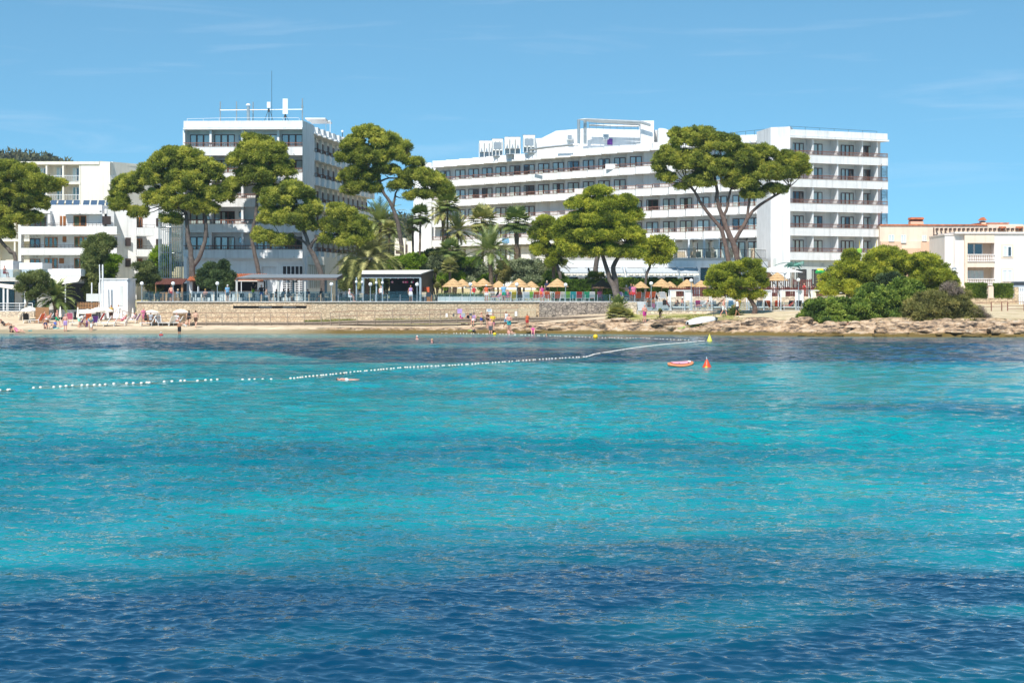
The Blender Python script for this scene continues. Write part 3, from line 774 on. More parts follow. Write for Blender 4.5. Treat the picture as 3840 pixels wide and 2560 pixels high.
for px in (2210, 2330, 2534, 2604, 2672, 2744, 2822):
    m = MB()
    x = XX(px, PY if px < 2750 else 253.5); yy = PY-.05 if px < 2750 else 253.4
    m.box(x-.2, x+.2, yy, yy+.4, pz, pz+1.25); m.build('stone_pillar', 'stone_wall', RH)
m = MB(); 
for k in range(12):
    px = 2866-k*1.2; z = pz-.35*k
    m.box(XX(2830, 249)+k*.28, XX(2830, 249)+k*.28+.34, 248.2, 249.6, z-.42, z-.36)
m.bar((XX(2828, 248), 248.2, pz+.9), (XX(2828, 248)+3.6, 248.2, pz-3.6), .06); m.bar((XX(2828, 248), 248.2, pz-.1), (XX(2828, 248)+3.6, 248.2, pz-4.6), .1)
m.build('outdoor_stairs', 'metal_dark', RH)
# terrace loggias (white curtained frames) and sofa shapes on the podium
for i, px in enumerate((2552, 2610, 2668, 2500)):
    t = thing('curtain_cabana', 'white framed cabana with curtains on the raised hotel terrace, %s from the left' % nth([1, 2, 3, 0][i]), 'cabana', (XX(px, 253), 253, pz), 0, 'cabanas on the raised hotel terrace')
    x = t.location.x; m = MB()
    for sx in (-.9, .9):
        for sy in (-.8, .8): m.box(x+sx-.05, x+sx+.05, 253+sy-.05, 253+sy+.05, pz, pz+2.3)
    m.box(x-.95, x+.95, 252.15, 253.85, pz+2.3, pz+2.38); m.build('frame', 'metal_white', t)
    m = MB(); m.box(x-.92, x-.4, 253.7, 253.75, pz+.1, pz+2.3); m.box(x+.3, x+.92, 253.7, 253.75, pz+1.2, pz+2.3); m.build('curtain', 'canvas', t)
    m = MB(); m.box(x-.6, x+.6, 252.6, 253.4, pz+.12, pz+.42); m.box(x-.6, x+.6, 253.3, 253.5, pz+.42, pz+.85); m.build('sofa', 'wicker', t)
# awnings under the podium
for i, (a, b) in enumerate(((2070, 2205), (2215, 2340), (2350, 2418), (2425, 2545), (2550, 2622))):
    Ya, Yb = 246.2, 249.8
    t = thing('awning', 'grey retractable awning on a steel frame before the hotel restaurant, %s from the left' % nth(i), 'awning', (XX((a+b)/2, Ya), Ya, 3.2), 0, 'awnings before the hotel restaurant')
    m = MB(); x0, x1 = XX(a, Ya), XX(b, Ya); zA, zB = 6.45, 7.15
    nfold = 14
    for k in range(nfold):
        u0, u1 = k/nfold, (k+1)/nfold; s0 = -.10*math.sin(math.pi*((k % 2)))
        y0, y1 = Ya+(Yb-Ya)*u0, Ya+(Yb-Ya)*u1; z0, z1 = zA+(zB-zA)*u0, zA+(zB-zA)*u1
        m.add([(x0,y0,z0-.09*(k % 2)),(x1,y0,z0-.09*(k % 2)),(x1,y1,z1-.09*((k+1) % 2)),(x0,y1,z1-.09*((k+1) % 2))], [(0,1,2,3)])
    m.build('canopy', 'canvas_grey', t)
    m = MB()
    for x in (x0, x1): m.bar((x, Ya, zA+.08), (x, Yb, zB+.1), .1); m.bar((x, Ya, 3.3), (x, Ya, zA+.1), .12)
    m.bar((x0, Ya, zA-.35), (x1, Ya, zA-.35), .1); m.bar((x0, Ya, zA+.08), (x1, Ya, zA+.08), .12)
    m.build('frame', 'steel_blue', t)
    m = MB(); n = int((x1-x0)/.35)
    for k in range(n): m.box(x0+(x1-x0)*k/n+.02, x0+(x1-x0)*(k+1)/n-.02, Ya-.08, Ya-.05, zA-.28+.07*(k % 2), zA+.02)
    m.build('valance', 'canvas', t)
spiral('grey spiral staircase with railings at the right end of the right hotel', 48.15, 267.0, .72, 3.3, 21.3, False, 6.5)
t = thing('roof_railing', 'thin dark railing around the right end of the right hotel roof', 'railing', (40, 260, 24.9))
m = MB(); pr = [Vector((XX(2700, 268), 268, ZZ(503, 268))), Vector((XX(2895, 261), 261, ZZ(482, 261))), Vector((XX(2965, 258.5), 258.5, ZZ(474, 258.5))), Vector((XX(3288, 264), 264, ZZ(493, 264)))]
for a, b in zip(pr[:-1], pr[1:]):
    m.bar(a, b, .035)
    for k in range(7): q = a+(b-a)*k/6; m.bar((q.x, q.y, 24.4), q, .035)
m.build('bars', 'metal_dark', t)

# penthouse
PH = MB()
def dep(px): return 262+ (2870-px)/1242*58+9
p = [(2080, 545), (2200, 490), (2500, 480), (2500, 535)]
def roofz(py, px): return ZZ(py, dep(px))
poly = [(XX(2005, 300), 23.8), (XX(2005, 300), ZZ(522, 300)), (XX(2030, 300), ZZ(520, 300)), (XX(2085, 300), ZZ(493, 300)), (XX(2200, 300), ZZ(483, 300)), (XX(2330, 300), ZZ(488, 300)), (XX(2475, 300), ZZ(490, 300)), (XX(2475, 300), 23.8)]
PH.vprism(poly, 299, 304); o = PH.build('penthouse', 'white', RH)
m = MB(); m.box(XX(2398, 300), XX(2447, 300), 297, 301, 23.8, ZZ(457, 299)); m.build('plant_room', 'white', RH)
m = MB(); cx, cz = XX(2472, 298), ZZ(505, 298); m.vprism([(cx-.3, 23.8), (cx-.3, cz+.65)]+[(cx+1.9*math.sin(a), cz-.9+1.6*math.cos(a)) for a in np.linspace(0, math.pi/2, 9)]+[(cx+1.9, 23.8)], 295, 298.9); m.build('stair_vault', 'white2', RH)
m = MB()
for px, a, b, py0, py1 in ((2128, 0, 12, 518, 545), (2278, 0, 20, 516, 542)):
    m.box(XX(px-5, 298), XX(px+12, 298), 298.8, 298.98, ZZ(541, 298), ZZ(518, 298))
m.build('penthouse_door', 'cool_wall', RH)
m = MB(); m.box(XX(2278, 298), XX(2298, 298), 298.75, 298.9, ZZ(542, 298), ZZ(519, 298)); MATS.setdefault('purple', mat('purple', (.17,.05,.3), .8)); m.build('door_curtain', 'purple', RH)
for i, (px, py) in enumerate(((2136, 515), (2272, 514), (2446, 515))):
    p = W(px, py, 298.6); t = thing('air_conditioner', 'white air conditioning box on the penthouse wall, %s from the left' % nth(i), 'air conditioner', p, 0, 'air conditioners on the penthouse wall')
    m = MB(); m.box(p.x-.42, p.x+.42, 298.2, 298.95, p.z-.38, p.z+.38); m.build('casing', 'white_plastic', t)
    m = MB(); m.box(p.x-.3, p.x+.3, 298.15, 298.19, p.z-.28, p.z+.28); m.build('grille', 'metal_grey', t)
# chillers
for i, (px, lab) in enumerate(((1797, 'leftmost white rooftop chiller with a row of V shaped coils'), (1846, 'grey louvred chiller cabinet second from the left on the long roof'), (1892, 'white rooftop chiller with V coils, third from the left'), (1962, 'rightmost grey louvred chiller cabinet on the long roof'))):
    Yc = 309-i*3.6; w_ = (56, 40, 60, 44)[i]/F*Yc; x = XX(px, Yc); z0 = 24.6; hh = 2.5
    t = thing('chiller', lab, 'chiller', (x, Yc, z0), 0, 'chillers on the long roof')
    m = MB(); m.box(x, x+w_, Yc, Yc+2.2, z0+hh-.35, z0+hh)
    m.box(x, x+w_, Yc, Yc+2.2, z0+.8, z0+hh-.35)
    for k in range(4): m.box(x+w_*k/3-.05, x+w_*k/3+.05, Yc, Yc+.1, z0, z0+hh-.35)
    m.build('casing', 'white_plastic', t)
    if i % 2 == 0:
        for k in range(3):
            c = x+w_*(k+.5)/3; m = MB(); m.vprism([(c-w_/6*.5, z0+.82), (c+w_/6*.5, z0+.82), (c, z0+hh-.95)], Yc-.04, Yc-.005); m.build('coil', 'metal_grey', t)  # grey triangle laid on as the dark gap between the V panels
    else:
        m = MB(); m.box(x+.2, x+w_-.2, Yc-.03, Yc-.005, z0+hh-1.5, z0+hh-.5); m.build('louvre', 'metal_grey', t)
    m = MB(); m.box(x+.1, x+w_-.1, Yc+.5, Yc+1.8, z0, z0+.8); m.build('machinery', 'metal_grey', t)
    m = MB()
    for k in range(3): m.lathe([(.36, 0), (.4, .12), (.3, .14)], (x+w_*(k+.5)/3, Yc+1.1, z0+hh))
    m.build('fan', 'metal_grey', t)
t = thing('duct_rack', 'silver pipes and ducts on a steel frame over the penthouse roof', 'ductwork', (XX(2190, 296), 296, 24))
m = MB(); Yd = 296
ps = [(2170, 540), (2170, 450), (2195, 449), (2400, 458), (2440, 470)]
m.tube([W(a, b, Yd) for a, b in ps], .22, 8); m.tube([W(a, b, Yd+.8) for a, b in [(2194, 540), (2194, 455), (2215, 453), (2400, 466)]], .24, 8); m.tube([W(a, b, Yd+1.6) for a, b in [(2210, 470), (2395, 474)]], .15, 8)
m.tube([W(1985, 562, 296), W(2050, 553, 294), W(2150, 543, 292), W(2170, 543, 292)], .16, 8)
m.build('pipe', 'galvanised', t)
m = MB()
for px in range(2210, 2400, 26): m.bar(W(px, 488, Yd+.6), W(px, 449+(px-2200)*.05, Yd+.6), .06)
for py in (462, 478): m.bar(W(2208, py, Yd+.6), W(2392, py+5, Yd+.6), .05)
m.build('rack', 'metal_grey', t)

# ---- white apartment block, far left front
AP = thing('apartment_block', 'white apartment block with open brown railed balconies and orange wooden doors', 'apartment building', (-55, 262, 2.5))
YA = 262.0; ax = lambda px, Y=YA: XX(px, Y); az = lambda py, Y=YA: ZZ(py, Y)
m = MB(); m.box(ax(101), ax(392), YA+1.4, YA+14, 2.0, az(800)); m.box(ax(101), ax(370), YA+2.0, YA+12, az(800), az(766)); m.build('core', 'white', AP)
# right part steps back in three shallow bays
m = MB(); m.prism([(ax(392), YA+1.4), (ax(392, 263.4), 263.4), (ax(428, 264), 264), (ax(428, 267), 267), (ax(512, 268), 268), (ax(512, 272), 272), (ax(632, 272), 272), (ax(628, 282), 282), (ax(400, 282), 282)], 2.0, az(782)); m.prism([(ax(512, 272), 272.05), (ax(632, 272), 272.05), (ax(628, 282), 281.9), (ax(512, 282), 281.9)], az(785), az(775, 272)); m.build('side_wing', 'white', AP)
m = MB(); 
for k, (y0, y1) in enumerate(((790.5, 800),)): m.box(ax(68), ax(188), YA, YA+1.5, az(y1), az(y0))
m.box(ax(235), ax(372), YA+.3, YA+1.5, az(796), az(789))
m.box(ax(68), ax(79), YA, YA+1.5, 2.0, az(800)); m.box(ax(178), ax(188), YA+.1, YA+1.4, az(852), az(800))
m.build('frame_wall', 'white', AP)
for i, (y0, y1) in enumerate(((849, 879), (930, 956), (1007, 1034))):
    b = MB(); b.box(ax(79), ax(438), YA, YA+.15, az(y1), az(y0)); b.box(ax(79), ax(438), YA+.15, YA+2.6, az(y1), az(y1)+.15)
    o = b.build('balcony', 'white', AP)
    r = MB(); zz = az(y0)
    for k in range(22): r.bar((ax(79)+(ax(392)-ax(79))*k/21, YA+.08, zz), (ax(79)+(ax(392)-ax(79))*k/21, YA+.08, zz+.4), .04)
    for h_ in (.2, .4): r.bar((ax(79), YA+.08, zz+h_), (ax(392), YA+.08, zz+h_), .04)
    r.build('railing', 'shutter_brown', o, world=False)
    b = MB(); b.obox((ax(512, 267), 267.4), (ax(578, 268), 268.4), .12, ZZ(y1+3, 268), ZZ(y0+5, 268)); b.obox((ax(512, 267), 267.4), (ax(512, 267)+.01, 272), -.12, ZZ(y1+3, 268), ZZ(y0+5, 268)); b.obox((ax(512, 267), 267.4), (ax(578, 268), 268.4), 3.6, ZZ(y1+3, 268)-.1, ZZ(y1+3, 268)-.01)
    o = b.build('balcony', 'white2', AP)
    r = MB(); r.rail([(ax(512, 267), 267.45), (ax(578, 268), 268.45)], ZZ(y0+5, 268), ZZ(y0+5, 268)+.42, .8, .04, .05); r.build('railing', 'shutter_brown', o, world=False)
def apwin(p0, p1, y0, y1, frame, cur, kind, Y=YA+1.4, lv=3):
    w_ = (p1-p0)/F*Y; h_ = (y1-y0)/F*Y; window(AP, (XX((p0+p1)/2, Y), Y-.01, ZZ(y1, Y)), 0, w_, h_, lv, kind, frame, cur)
for (a, b, lv, c0_, c1_, fr, k) in ((113, 172, 3, 814, 852, 'brown_frame', 'gap'), (276, 324, 2, 809, 848, 'orange_wood', 'left'), (112, 151, 2, 894, 930, 'brown_frame', 'left'), (167, 216, 3, 889, 928, 'orange_wood', 'full'), (279, 329, 3, 888, 927, 'orange_wood', 'full'), (346, 380, 2, 889, 927, 'orange_wood', 'left'),
        (112, 151, 2, 971, 1006, 'orange_wood', 'full'), (167, 216, 3, 968, 1007, 'orange_wood', 'full'), (279, 320, 2, 968, 1006, 'orange_wood', 'full')):
    apwin(a, b, c0_, c1_, fr, 'green_curtain', k, lv=lv)
def shut(p0, p1, y0, y1, m_='shutter_brown', Y=YA+1.4):
    b = MB(); b.box(XX(p0, Y), XX(p1, Y), Y-.06, Y-.003, ZZ(y1, Y), ZZ(y0, Y))
    n = int((y1-y0)/2.2); 
    for k in range(n): b.box(XX(p0+1, Y), XX(p1-1, Y), Y-.09, Y-.06, ZZ(y1-1-k*2.2, Y), ZZ(y1-1-k*2.2, Y)+.04)
    b.build('shutter', m_, AP)
shut(225, 233, 810, 846, 'orange_wood'); shut(237, 247, 810, 846, 'orange_wood'); shut(235, 249, 887, 908, 'orange_wood'); shut(222, 240, 968, 988, 'orange_wood')
shut(384, 416, 811, 842, Y=263.3); 
for y0, y1 in ((891, 923), (969, 1001)): shut(470, 491, y0, y1, Y=267.3)
for y0, y1 in ((818, 848), (896, 927)): shut(585, 606, y0, y1, Y=271.9)
for y0, y1 in ((895, 930), (971, 1000), (815, 852)): apwin(512, 534, y0, y1, 'orange_wood', 'green_curtain', 'left', 271.9, 2)
for y0, y1 in ((890, 928),): apwin(412, 440, y0, y1, 'brown_frame', 'green_curtain', 'left', 263.9, 2)
for px, py in ((140, 806), (300, 803), (139, 886), (186, 881), (300, 880), (139, 963), (187, 961), (299, 959)):
    p = W(px, py, YA+1.3); m = MB(); m.tube([p, p+Vector((0, -.1, 0))], .11, 10); m.build('wall_lamp', 'concrete', AP)
for i in range(8):
    px = 190+i*28.7+(8 if i > 3 else 0); p = W(px, 752, YA+7); t = thing('solar_panel', 'tilted blue solar collector on the white block roof, %s from the left' % nth(i), 'solar panel', (p.x, YA+7, az(766, YA+7)), 0, 'solar panels on the apartment roof')
    m = MB(); z = t.location.z-.2; m.add([(p.x, YA+6.6, z+.1), (p.x+.8, YA+6.6, z+.1), (p.x+.74, YA+7.4, z+.75), (p.x-.06, YA+7.4, z+.75), (p.x, YA+6.66, z+.02), (p.x+.8, YA+6.66, z+.02), (p.x+.74, YA+7.46, z+.67), (p.x-.06, YA+7.46, z+.67)], [(0,1,2,3), (4,7,6,5), (0,4,5,1), (1,5,6,2), (2,6,7,3), (3,7,4,0)]); m.build('panel', 'solar', t)
    m = MB(); m.bar((p.x+.4, YA+7.4, z-.2), (p.x+.4, YA+7.4, z+.65), .05); m.bar((p.x+.4, YA+6.7, z-.2), (p.x+.4, YA+6.7, z+.05), .05); m.build('stand', 'galvanised', t)

# ---- cream hotel behind
CH_ = thing('cream_hotel', 'cream coloured hotel with recessed balconies behind the white apartment block', 'hotel', (-72, 300, 3))
YB = 300.0
m = MB(); cr = lambda px, Y=YB: XX(px, Y)
m.box(cr(302), cr(413), YB, YB+2, 2.5, ZZ(607, YB)); m.prism([(cr(-60), YB+2), (cr(413), YB+2), (cr(480, YB+5), YB+5), (cr(560, YB+9), YB+9), (cr(560, YB+9), YB+22), (cr(-60), YB+22)], 2.5, ZZ(607, YB+2)); m.box(cr(386), cr(413), YB-.01, YB+.3, 2.5, ZZ(612, YB)); m.build('wall', 'cream', CH_)
m = MB(); m.box(cr(-60), cr(372), YB-.15, YB+2, ZZ(617, YB), ZZ(606, YB)); m.prism([(cr(372), YB-.15), (cr(560, YB+9), YB+8.8), (cr(560, YB+9), YB+10), (cr(372), YB+2)], ZZ(614, YB), ZZ(604, YB)); m.build('roof_edge', 'cream', CH_)
m = MB()
for px in (-10, 55, 115, 174, 236, 300): m.box(cr(px)-.12, cr(px)+.12, YB, YB+2, 2.5, ZZ(617, YB))
m.build('divider_wall', 'cream', CH_)
for i in range(4):
    y_ = 691+71.5*i; b = MB(); b.box(cr(-60), cr(302), YB-.05, YB+2, ZZ(y_, YB), ZZ(y_-8, YB)); b.obox((cr(414), YB-.2), (cr(474, YB+3), YB+3), .8, ZZ(y_, YB), ZZ(y_-6, YB)); o = b.build('balcony', 'cream', CH_)
    r = MB(); r.rail([(cr(-60), YB+.05), (cr(300), YB+.05)], ZZ(y_-8, YB), ZZ(y_-8, YB)+.95, .25, .035, .06); r.rail([(cr(414), YB-.1), (cr(474, YB+3), YB+3)], ZZ(y_-8, YB), ZZ(y_-8, YB)+.95, .25, .035, .06); r.build('railing', 'metal_white', o, world=False)
    for px in (30, 150, 212, 272):
        if i < 3 or px < 100: window(CH_, (cr(px+13, YB+1.9), YB+1.97, ZZ(y_-12, YB+2)), 0, 1.0, 1.95, 2, 'left', 'metal_white', 'green_curtain' if (px+i) % 2 else 'curtain')
    if i < 2: window(CH_, (cr(428, YB+3.5), YB+3.1, ZZ(y_-12, YB+3)), .45, 1.0, 1.95, 2, 'left', 'metal_white', 'green_curtain')

# ---- peach houses on the right
PB = thing('peach_house', 'long peach coloured house with tiled chimneys and pergola beams behind', 'house', (62, 262, 4))
Yp = 262.; qx = lambda px, Y=Yp: XX(px, Y); qz = lambda py, Y=Yp: ZZ(py, Y)
m = MB(); m.box(qx(3300), qx(3860), Yp, Yp+14, 3.0, qz(843)); m.box(qx(3420), qx(3880), Yp+6, Yp+12, qz(843), qz(835)); m.box(qx(3700), qx(3802), Yp+3, Yp+8, qz(850), qz(836)); m.box(qx(3300), qx(3490), Yp-.5, Yp, 3, qz(905)); m.build('wall', 'pale_peach', PB)
m = MB(); m.box(qx(3300), qx(3378), Yp-.56, Yp-.5, 3, qz(906)); m.box(qx(3450), qx(3550), Yp-.56, Yp-.5, 3, qz(906)); m.box(qx(3300), qx(3550), Yp-.55, Yp-.5, 3, qz(931)); m.build('painted_band', 'peach', PB)
m = MB(); m.box(qx(3300), qx(3702), Yp-.15, Yp+14.1, qz(846), qz(841)); m.box(qx(3695), qx(3806), Yp+2.9, Yp+8.1, qz(836), qz(832)); m.build('roof_edge', 'tile', PB)
for (x0, x1, t0, y0) in ((3426, 3475, 813, 840), (3694, 3711, 818, 842)):
    b = MB(); b.box(qx(x0), qx(x1), Yp+2, Yp+3.5, qz(y0+4), qz(t0+14)); o = b.build('chimney', 'peach', PB)
    b = MB(); b.box(qx(x0+1), qx(x1-1), Yp+2.1, Yp+3.4, qz(t0+13), qz(t0+9)); b.build('chimney_opening', 'dark_void', o, world=False)
    b = MB(); b.vprism([(qx(x0-2), qz(t0+8)), (qx(x1+2), qz(t0+8)), ((qx(x1-1)), qz(t0)), (qx(x0+1), qz(t0))][::-1] if x0 < 3600 else [(qx(x0-4), qz(t0+6)), (qx(x1+3), qz(t0+6)), (qx((x0+x1)/2), qz(t0-6))][::-1], Yp+1.8, Yp+3.7); b.build('chimney_tiles', 'tile', o, world=False)
m = MB()
for k in range(20):
    px = 3508+k*16.6; m.box(qx(px), qx(px)+.16, Yp-1.2, Yp+.6, qz(863), qz(856))
    m.box(qx(px), qx(px)+.12, Yp-1.25, Yp-1.1, qz(867), qz(856))
m.box(qx(3493), qx(3497), Yp-1.2, Yp-1, qz(892), qz(855)); m.box(qx(3537), qx(3541), Yp-1.0, Yp-.8, qz(904), qz(868)); m.build('pergola_beam', 'red_bark', PB)
for (x0, x1, y0, y1, fr) in ((3332, 3353, 881, 906, 'metal_white'), (3378, 3398, 881, 911, 'metal_white'), (3457, 3474, 882, 904, 'metal_white'), (3502, 3524, 880, 904, 'brown_frame')):
    window(PB, ((qx(x0)+qx(x1))/2 and XX((x0+x1)/2, Yp-.6), Yp-.6, ZZ(y1, Yp-.6)), 0, (x1-x0)/29.3, (y1-y0)/29.3, 2, 'full' if fr == 'metal_white' else 'none', fr)
m = MB(); m.box(qx(3435), qx(3490), Yp-.62, Yp-.57, qz(975), qz(946)); m.box(qx(3501), qx(3534), Yp-.62, Yp-.57, qz(980), qz(946)); m.build('porch_opening', 'shutter_brown', PB)
for i in range(2):
    m = MB(); x0 = (3744, 3808)[i]; m.box(qx(x0), qx(x0+25), Yp-.3, Yp-.16, qz(865), qz(861)); m.vprism([(qx(x0-1), qz(858)), (qx(x0+26), qz(858)), (qx(x0+24), qz(850)), (qx(x0+1), qz(850))][::-1], Yp-.6, Yp-.02); m.build('tiled_vent', 'tile', PB)

PF = thing('white_house', 'pale pink and white house with balustrade balconies near the right edge', 'house', (63, 248, 4))
Yf = 248.; hx = lambda px, Y=Yf: XX(px, Y); hz = lambda py, Y=Yf: ZZ(py, Y)
m = MB(); zt = hz(876)
m.box(hx(3548), hx(3582), Yf+.8, Yf+10, 3.2, hz(881)); m.box(hx(3582), hx(3617), Yf+.4, Yf+10, 3.2, hz(877)); m.box(hx(3729), hx(3960), Yf, Yf+10, 3.2, zt); m.build('wall', 'pink_white', PF)
m = MB(); m.box(hx(3617), hx(3628), Yf-.05, Yf+10, 3.2, zt); m.box(hx(3628), hx(3729), Yf-.05, Yf+.25, hz(911), zt); m.box(hx(3628), hx(3729), Yf-.05, Yf+.25, hz(1002), hz(981)); m.box(hx(3628), hx(3729), Yf+2, Yf+10, 3.2, zt-.1); m.box(hx(3628), hx(3729), Yf+.25, Yf+2, hz(1000), hz(984)); m.build('painted_wall', 'pale_peach', PF)
m = MB(); m.box(hx(3546), hx(3584), Yf+.7, Yf+10.1, hz(881), hz(878)); m.box(hx(3580), hx(3970), Yf-.2, Yf+10.1, hz(876.5), hz(870)); m.build('cornice', 'pink_white', PF)
for (y0, y1) in ((953, 981), (1044, 1070)):
    b = MB(); x0, x1 = hx(3627), hx(3730); b.box(x0, x1, Yf-.18, Yf+.02, hz(y0+3), hz(y0)); b.box(x0, x1, Yf-.18, Yf+.02, hz(y1), hz(y1-3))
    n = 15; h_ = hz(y0+3)-hz(y1-3)
    for k in range(n): b.lathe([(.07, 0), (.05, .1*h_), (.095, .35*h_), (.045, .75*h_), (.07, h_)], (x0+.12+(x1-x0-.24)*k/(n-1), Yf-.08, hz(y1-3)), 7)
    b.build('balustrade', 'pink_white', PF)
window(PF, (hx(3666), Yf+1.98, hz(953)), 0, 2.1, 1.45*.92, 2, 'none', 'metal_white'); window(PF, (hx(3668), Yf+1.98, hz(1044)), 0, 2.2, 1.0, 4, 'full', 'metal_white', 'canvas')
b = MB(); b.box(hx(3753), hx(3800), Yf-.06, Yf-.003, hz(968), hz(915)); b.box(hx(3753), hx(3800), Yf-.06, Yf-.003, hz(1060), hz(1005)); b.build('window_surround', 'pale_peach', PF)
window(PF, (hx(3777), Yf-.065, hz(962)), 0, 1.05, 1.25, 2, 'left', 'metal_white'); window(PF, (hx(3777), Yf-.065, hz(1055)), 0, 1.2, 1.38, 2, 'full', 'metal_white', 'white_plastic')

# ---- small far house between the hotels
t = thing('distant_house', 'small beige flat roofed house between the two hotels, half hidden by palms', 'house', (XX(1490, 330), 330, 3))
m = MB(); m.box(XX(1480, 330), XX(1520, 330), 330, 338, 3, ZZ(893, 330)); m.box(XX(1524, 325), XX(1545, 325), 325, 334, 3, ZZ(904, 325)); m.build('wall', 'cream', t)
m = MB(); m.box(XX(1483, 329), XX(1500, 329), 329.9, 329.97, ZZ(950, 330), ZZ(938, 330)); m.box(XX(1520, 325), XX(1528, 325), 324.9, 324.97, ZZ(950, 330), ZZ(920, 330)); m.build('window', 'shutter_brown', t)

# ---- hills
def hillz(x, y):
    u = x/y*F+1920
    top = np.interp(u, [-800, -200, 0, 60, 150, 240, 290, 420, 1370, 1400, 1480, 1560, 1640, 1800, 2600, 3200, 3900, 5200], [560, 600, 632, 648, 662, 676, 690, 760, 815, 850, 862, 872, 900, 980, 1015, 1020, 1030, 1040])
    zt = CAMZ+(HOR-top)/F*1000
    k = sstep(560, 1000, y)
    z = 12+(zt-12)*k
    return z+7*mnoise.fractal(Vector((x*.012, y*.012, 0)), .8, 2.1, 4)*k
xs = list(np.arange(-420, 430, 9)); ys = list(np.arange(500, 1001, 20))+[1010, 1060, 1200]
mm, nt_, out_ = nodes_of('hill_ground'); b_ = principled(nt_, out_, (.2,.15,.09), .95); n_ = N(nt_, 'ShaderNodeTexNoise', Scale=.05, Detail=8.0, Roughness=.65); nt_.links.new(pos(nt_), n_.inputs['Vector']); nt_.links.new(ramp(nt_, n_.outputs[0], [(.35, (.06,.08,.03)), (.52, (.12,.11,.06)), (.7, (.28,.19,.13))]), b_.inputs['Base Color']); MATS['hill_ground'] = mm
tag(grid_mesh('hills', xs, ys, lambda x, y: hillz(x, min(y, 1000))-(max(0, y-1000)*.12), 'hill_ground'), kind='structure')
# ================================================================== vegetation
leafmat('pine_leaf', (.075,.105,.025), (.265,.30,.045), (.56,.53,.10), trans=.4)
leafmat('bright_pine_leaf', (.09,.125,.02), (.32,.36,.04), (.62,.59,.08), trans=.4)
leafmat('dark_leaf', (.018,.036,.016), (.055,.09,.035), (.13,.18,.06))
leafmat('juniper_leaf', (.04,.06,.02), (.13,.165,.05), (.26,.28,.09), trans=.3)
leafmat('mastic_leaf', (.05,.09,.02), (.16,.24,.04), (.34,.40,.07), trans=.35)
leafmat('olive_leaf', (.06,.08,.04), (.18,.22,.11), (.34,.38,.22), trans=.12)
leafmat('fresh_leaf', (.06,.11,.01), (.17,.28,.02), (.32,.42,.04), trans=.4)
leafmat('scrub_leaf', (.08,.08,.03), (.21,.21,.06), (.38,.33,.11), trans=.3)
leafmat('twig', (.12,.09,.07), (.25,.19,.15), (.38,.31,.26), trans=0)
leafmat('palm_leaf', (.05,.08,.02), (.17,.22,.055), (.38,.42,.16), trans=.15)
leafmat('dry_palm_leaf', (.13,.13,.04), (.32,.32,.10), (.52,.48,.20), trans=.15)
leafmat('grass_leaf', (.07,.09,.015), (.19,.21,.04), (.40,.36,.13), trans=.3)
leafmat('hedge_leaf', (.02,.045,.008), (.08,.15,.018), (.18,.28,.035), scale=1.5)
leafmat('far_leaf', (.03,.042,.014), (.075,.085,.03), (.14,.125,.055), scale=.03, trans=0)

def tri_mesh(name, V, tint, matn, nper=3):
    n = len(V)//nper
    me = bpy.data.meshes.new(name); me.vertices.add(len(V)); me.vertices.foreach_set('co', V.astype(np.float32).ravel())
    me.loops.add(len(V)); me.loops.foreach_set('vertex_index', np.arange(len(V), dtype=np.int32))
    me.polygons.add(n); me.polygons.foreach_set('loop_start', np.arange(n)*nper); me.polygons.foreach_set('loop_total', np.full(n, nper))
    me.update(calc_edges=True); me.polygons.foreach_set('use_smooth', np.zeros(n, bool))
    a = me.attributes.new('tint', 'FLOAT', 'POINT'); a.data.foreach_set('value', np.repeat(tint, nper).astype(np.float32))
    me.materials.append(MATS[matn]); return me
def rand_dirs(n):
    v = rng.normal(size=(n, 3)); return v/np.linalg.norm(v, axis=1, keepdims=True)
def leaves(C, Rr, per, L, wd, flat=.8, up=.35, shell=.4):
    """scatter pointed leaves through clumps: C centres, Rr radii"""
    C = np.asarray(C); Rr = np.asarray(Rr); n = len(C)*per
    c = np.repeat(C, per, 0); r = np.repeat(Rr, per)
    d = rand_dirs(n); d[:, 2] = np.where(rng.random(n) < .45, np.abs(d[:, 2]), d[:, 2])
    rad = r*(rng.random(n)**shell)
    p = c+d*rad[:, None]*np.array([1, 1, flat])
    ax = d*.9+rand_dirs(n)*.8+np.array([0, 0, up]); ax /= np.linalg.norm(ax, axis=1, keepdims=True)
    sd_ = np.cross(ax, d*1.0+rand_dirs(n)*.75+np.array([-.15, -.2, .35])); sd_ /= np.linalg.norm(sd_, axis=1, keepdims=True)+1e-9
    l = L*(.6+.8*rng.random(n))[:, None]; w_ = l*wd
    V = np.stack([p-sd_*w_/2, p+sd_*w_/2, p+ax*l], 1).reshape(-1, 3)
    tint = np.repeat(rng.normal(0, .13, len(C)), per)+rng.normal(0, .07, n)-.04*(1-rad/r)  # tint darkens leaves inside each clump, painting in the inner shade
    return V, tint
def sub_clumps(lobes, Y, sub, dens=1.0, flatb=-.45, depth=.85, jit=.15):
    C = []; S = []
    for lb in lobes:
        px, py, rx, ry = lb[:4]; rx = rx*LS+2; ry = ry*LS+2; dy = lb[4] if len(lb) > 4 else 0
        Yc = Y+dy; c = np.array(W(px, py, Yc)); RX = rx/F*Yc; RZ = ry/F*Yc; RY = max(RX, RZ)*depth
        area = (RX*RZ+RX*RY+RZ*RY)/3*4*math.pi
        n = max(4, int(dens*area/(sub*sub*2.0)))
        k = 0
        while k < n:
            d = rand_dirs(1)[0]
            if d[2] < flatb: continue
            f = .62+.38*rng.random() if rng.random() < .8 else rng.random()
            C.append(c+d*np.array([max(.1, RX-sub*.55), RY, max(.1, RZ-sub*.5)])*f); S.append(sub*(.6+.7*rng.random())); k += 1
    return C, S
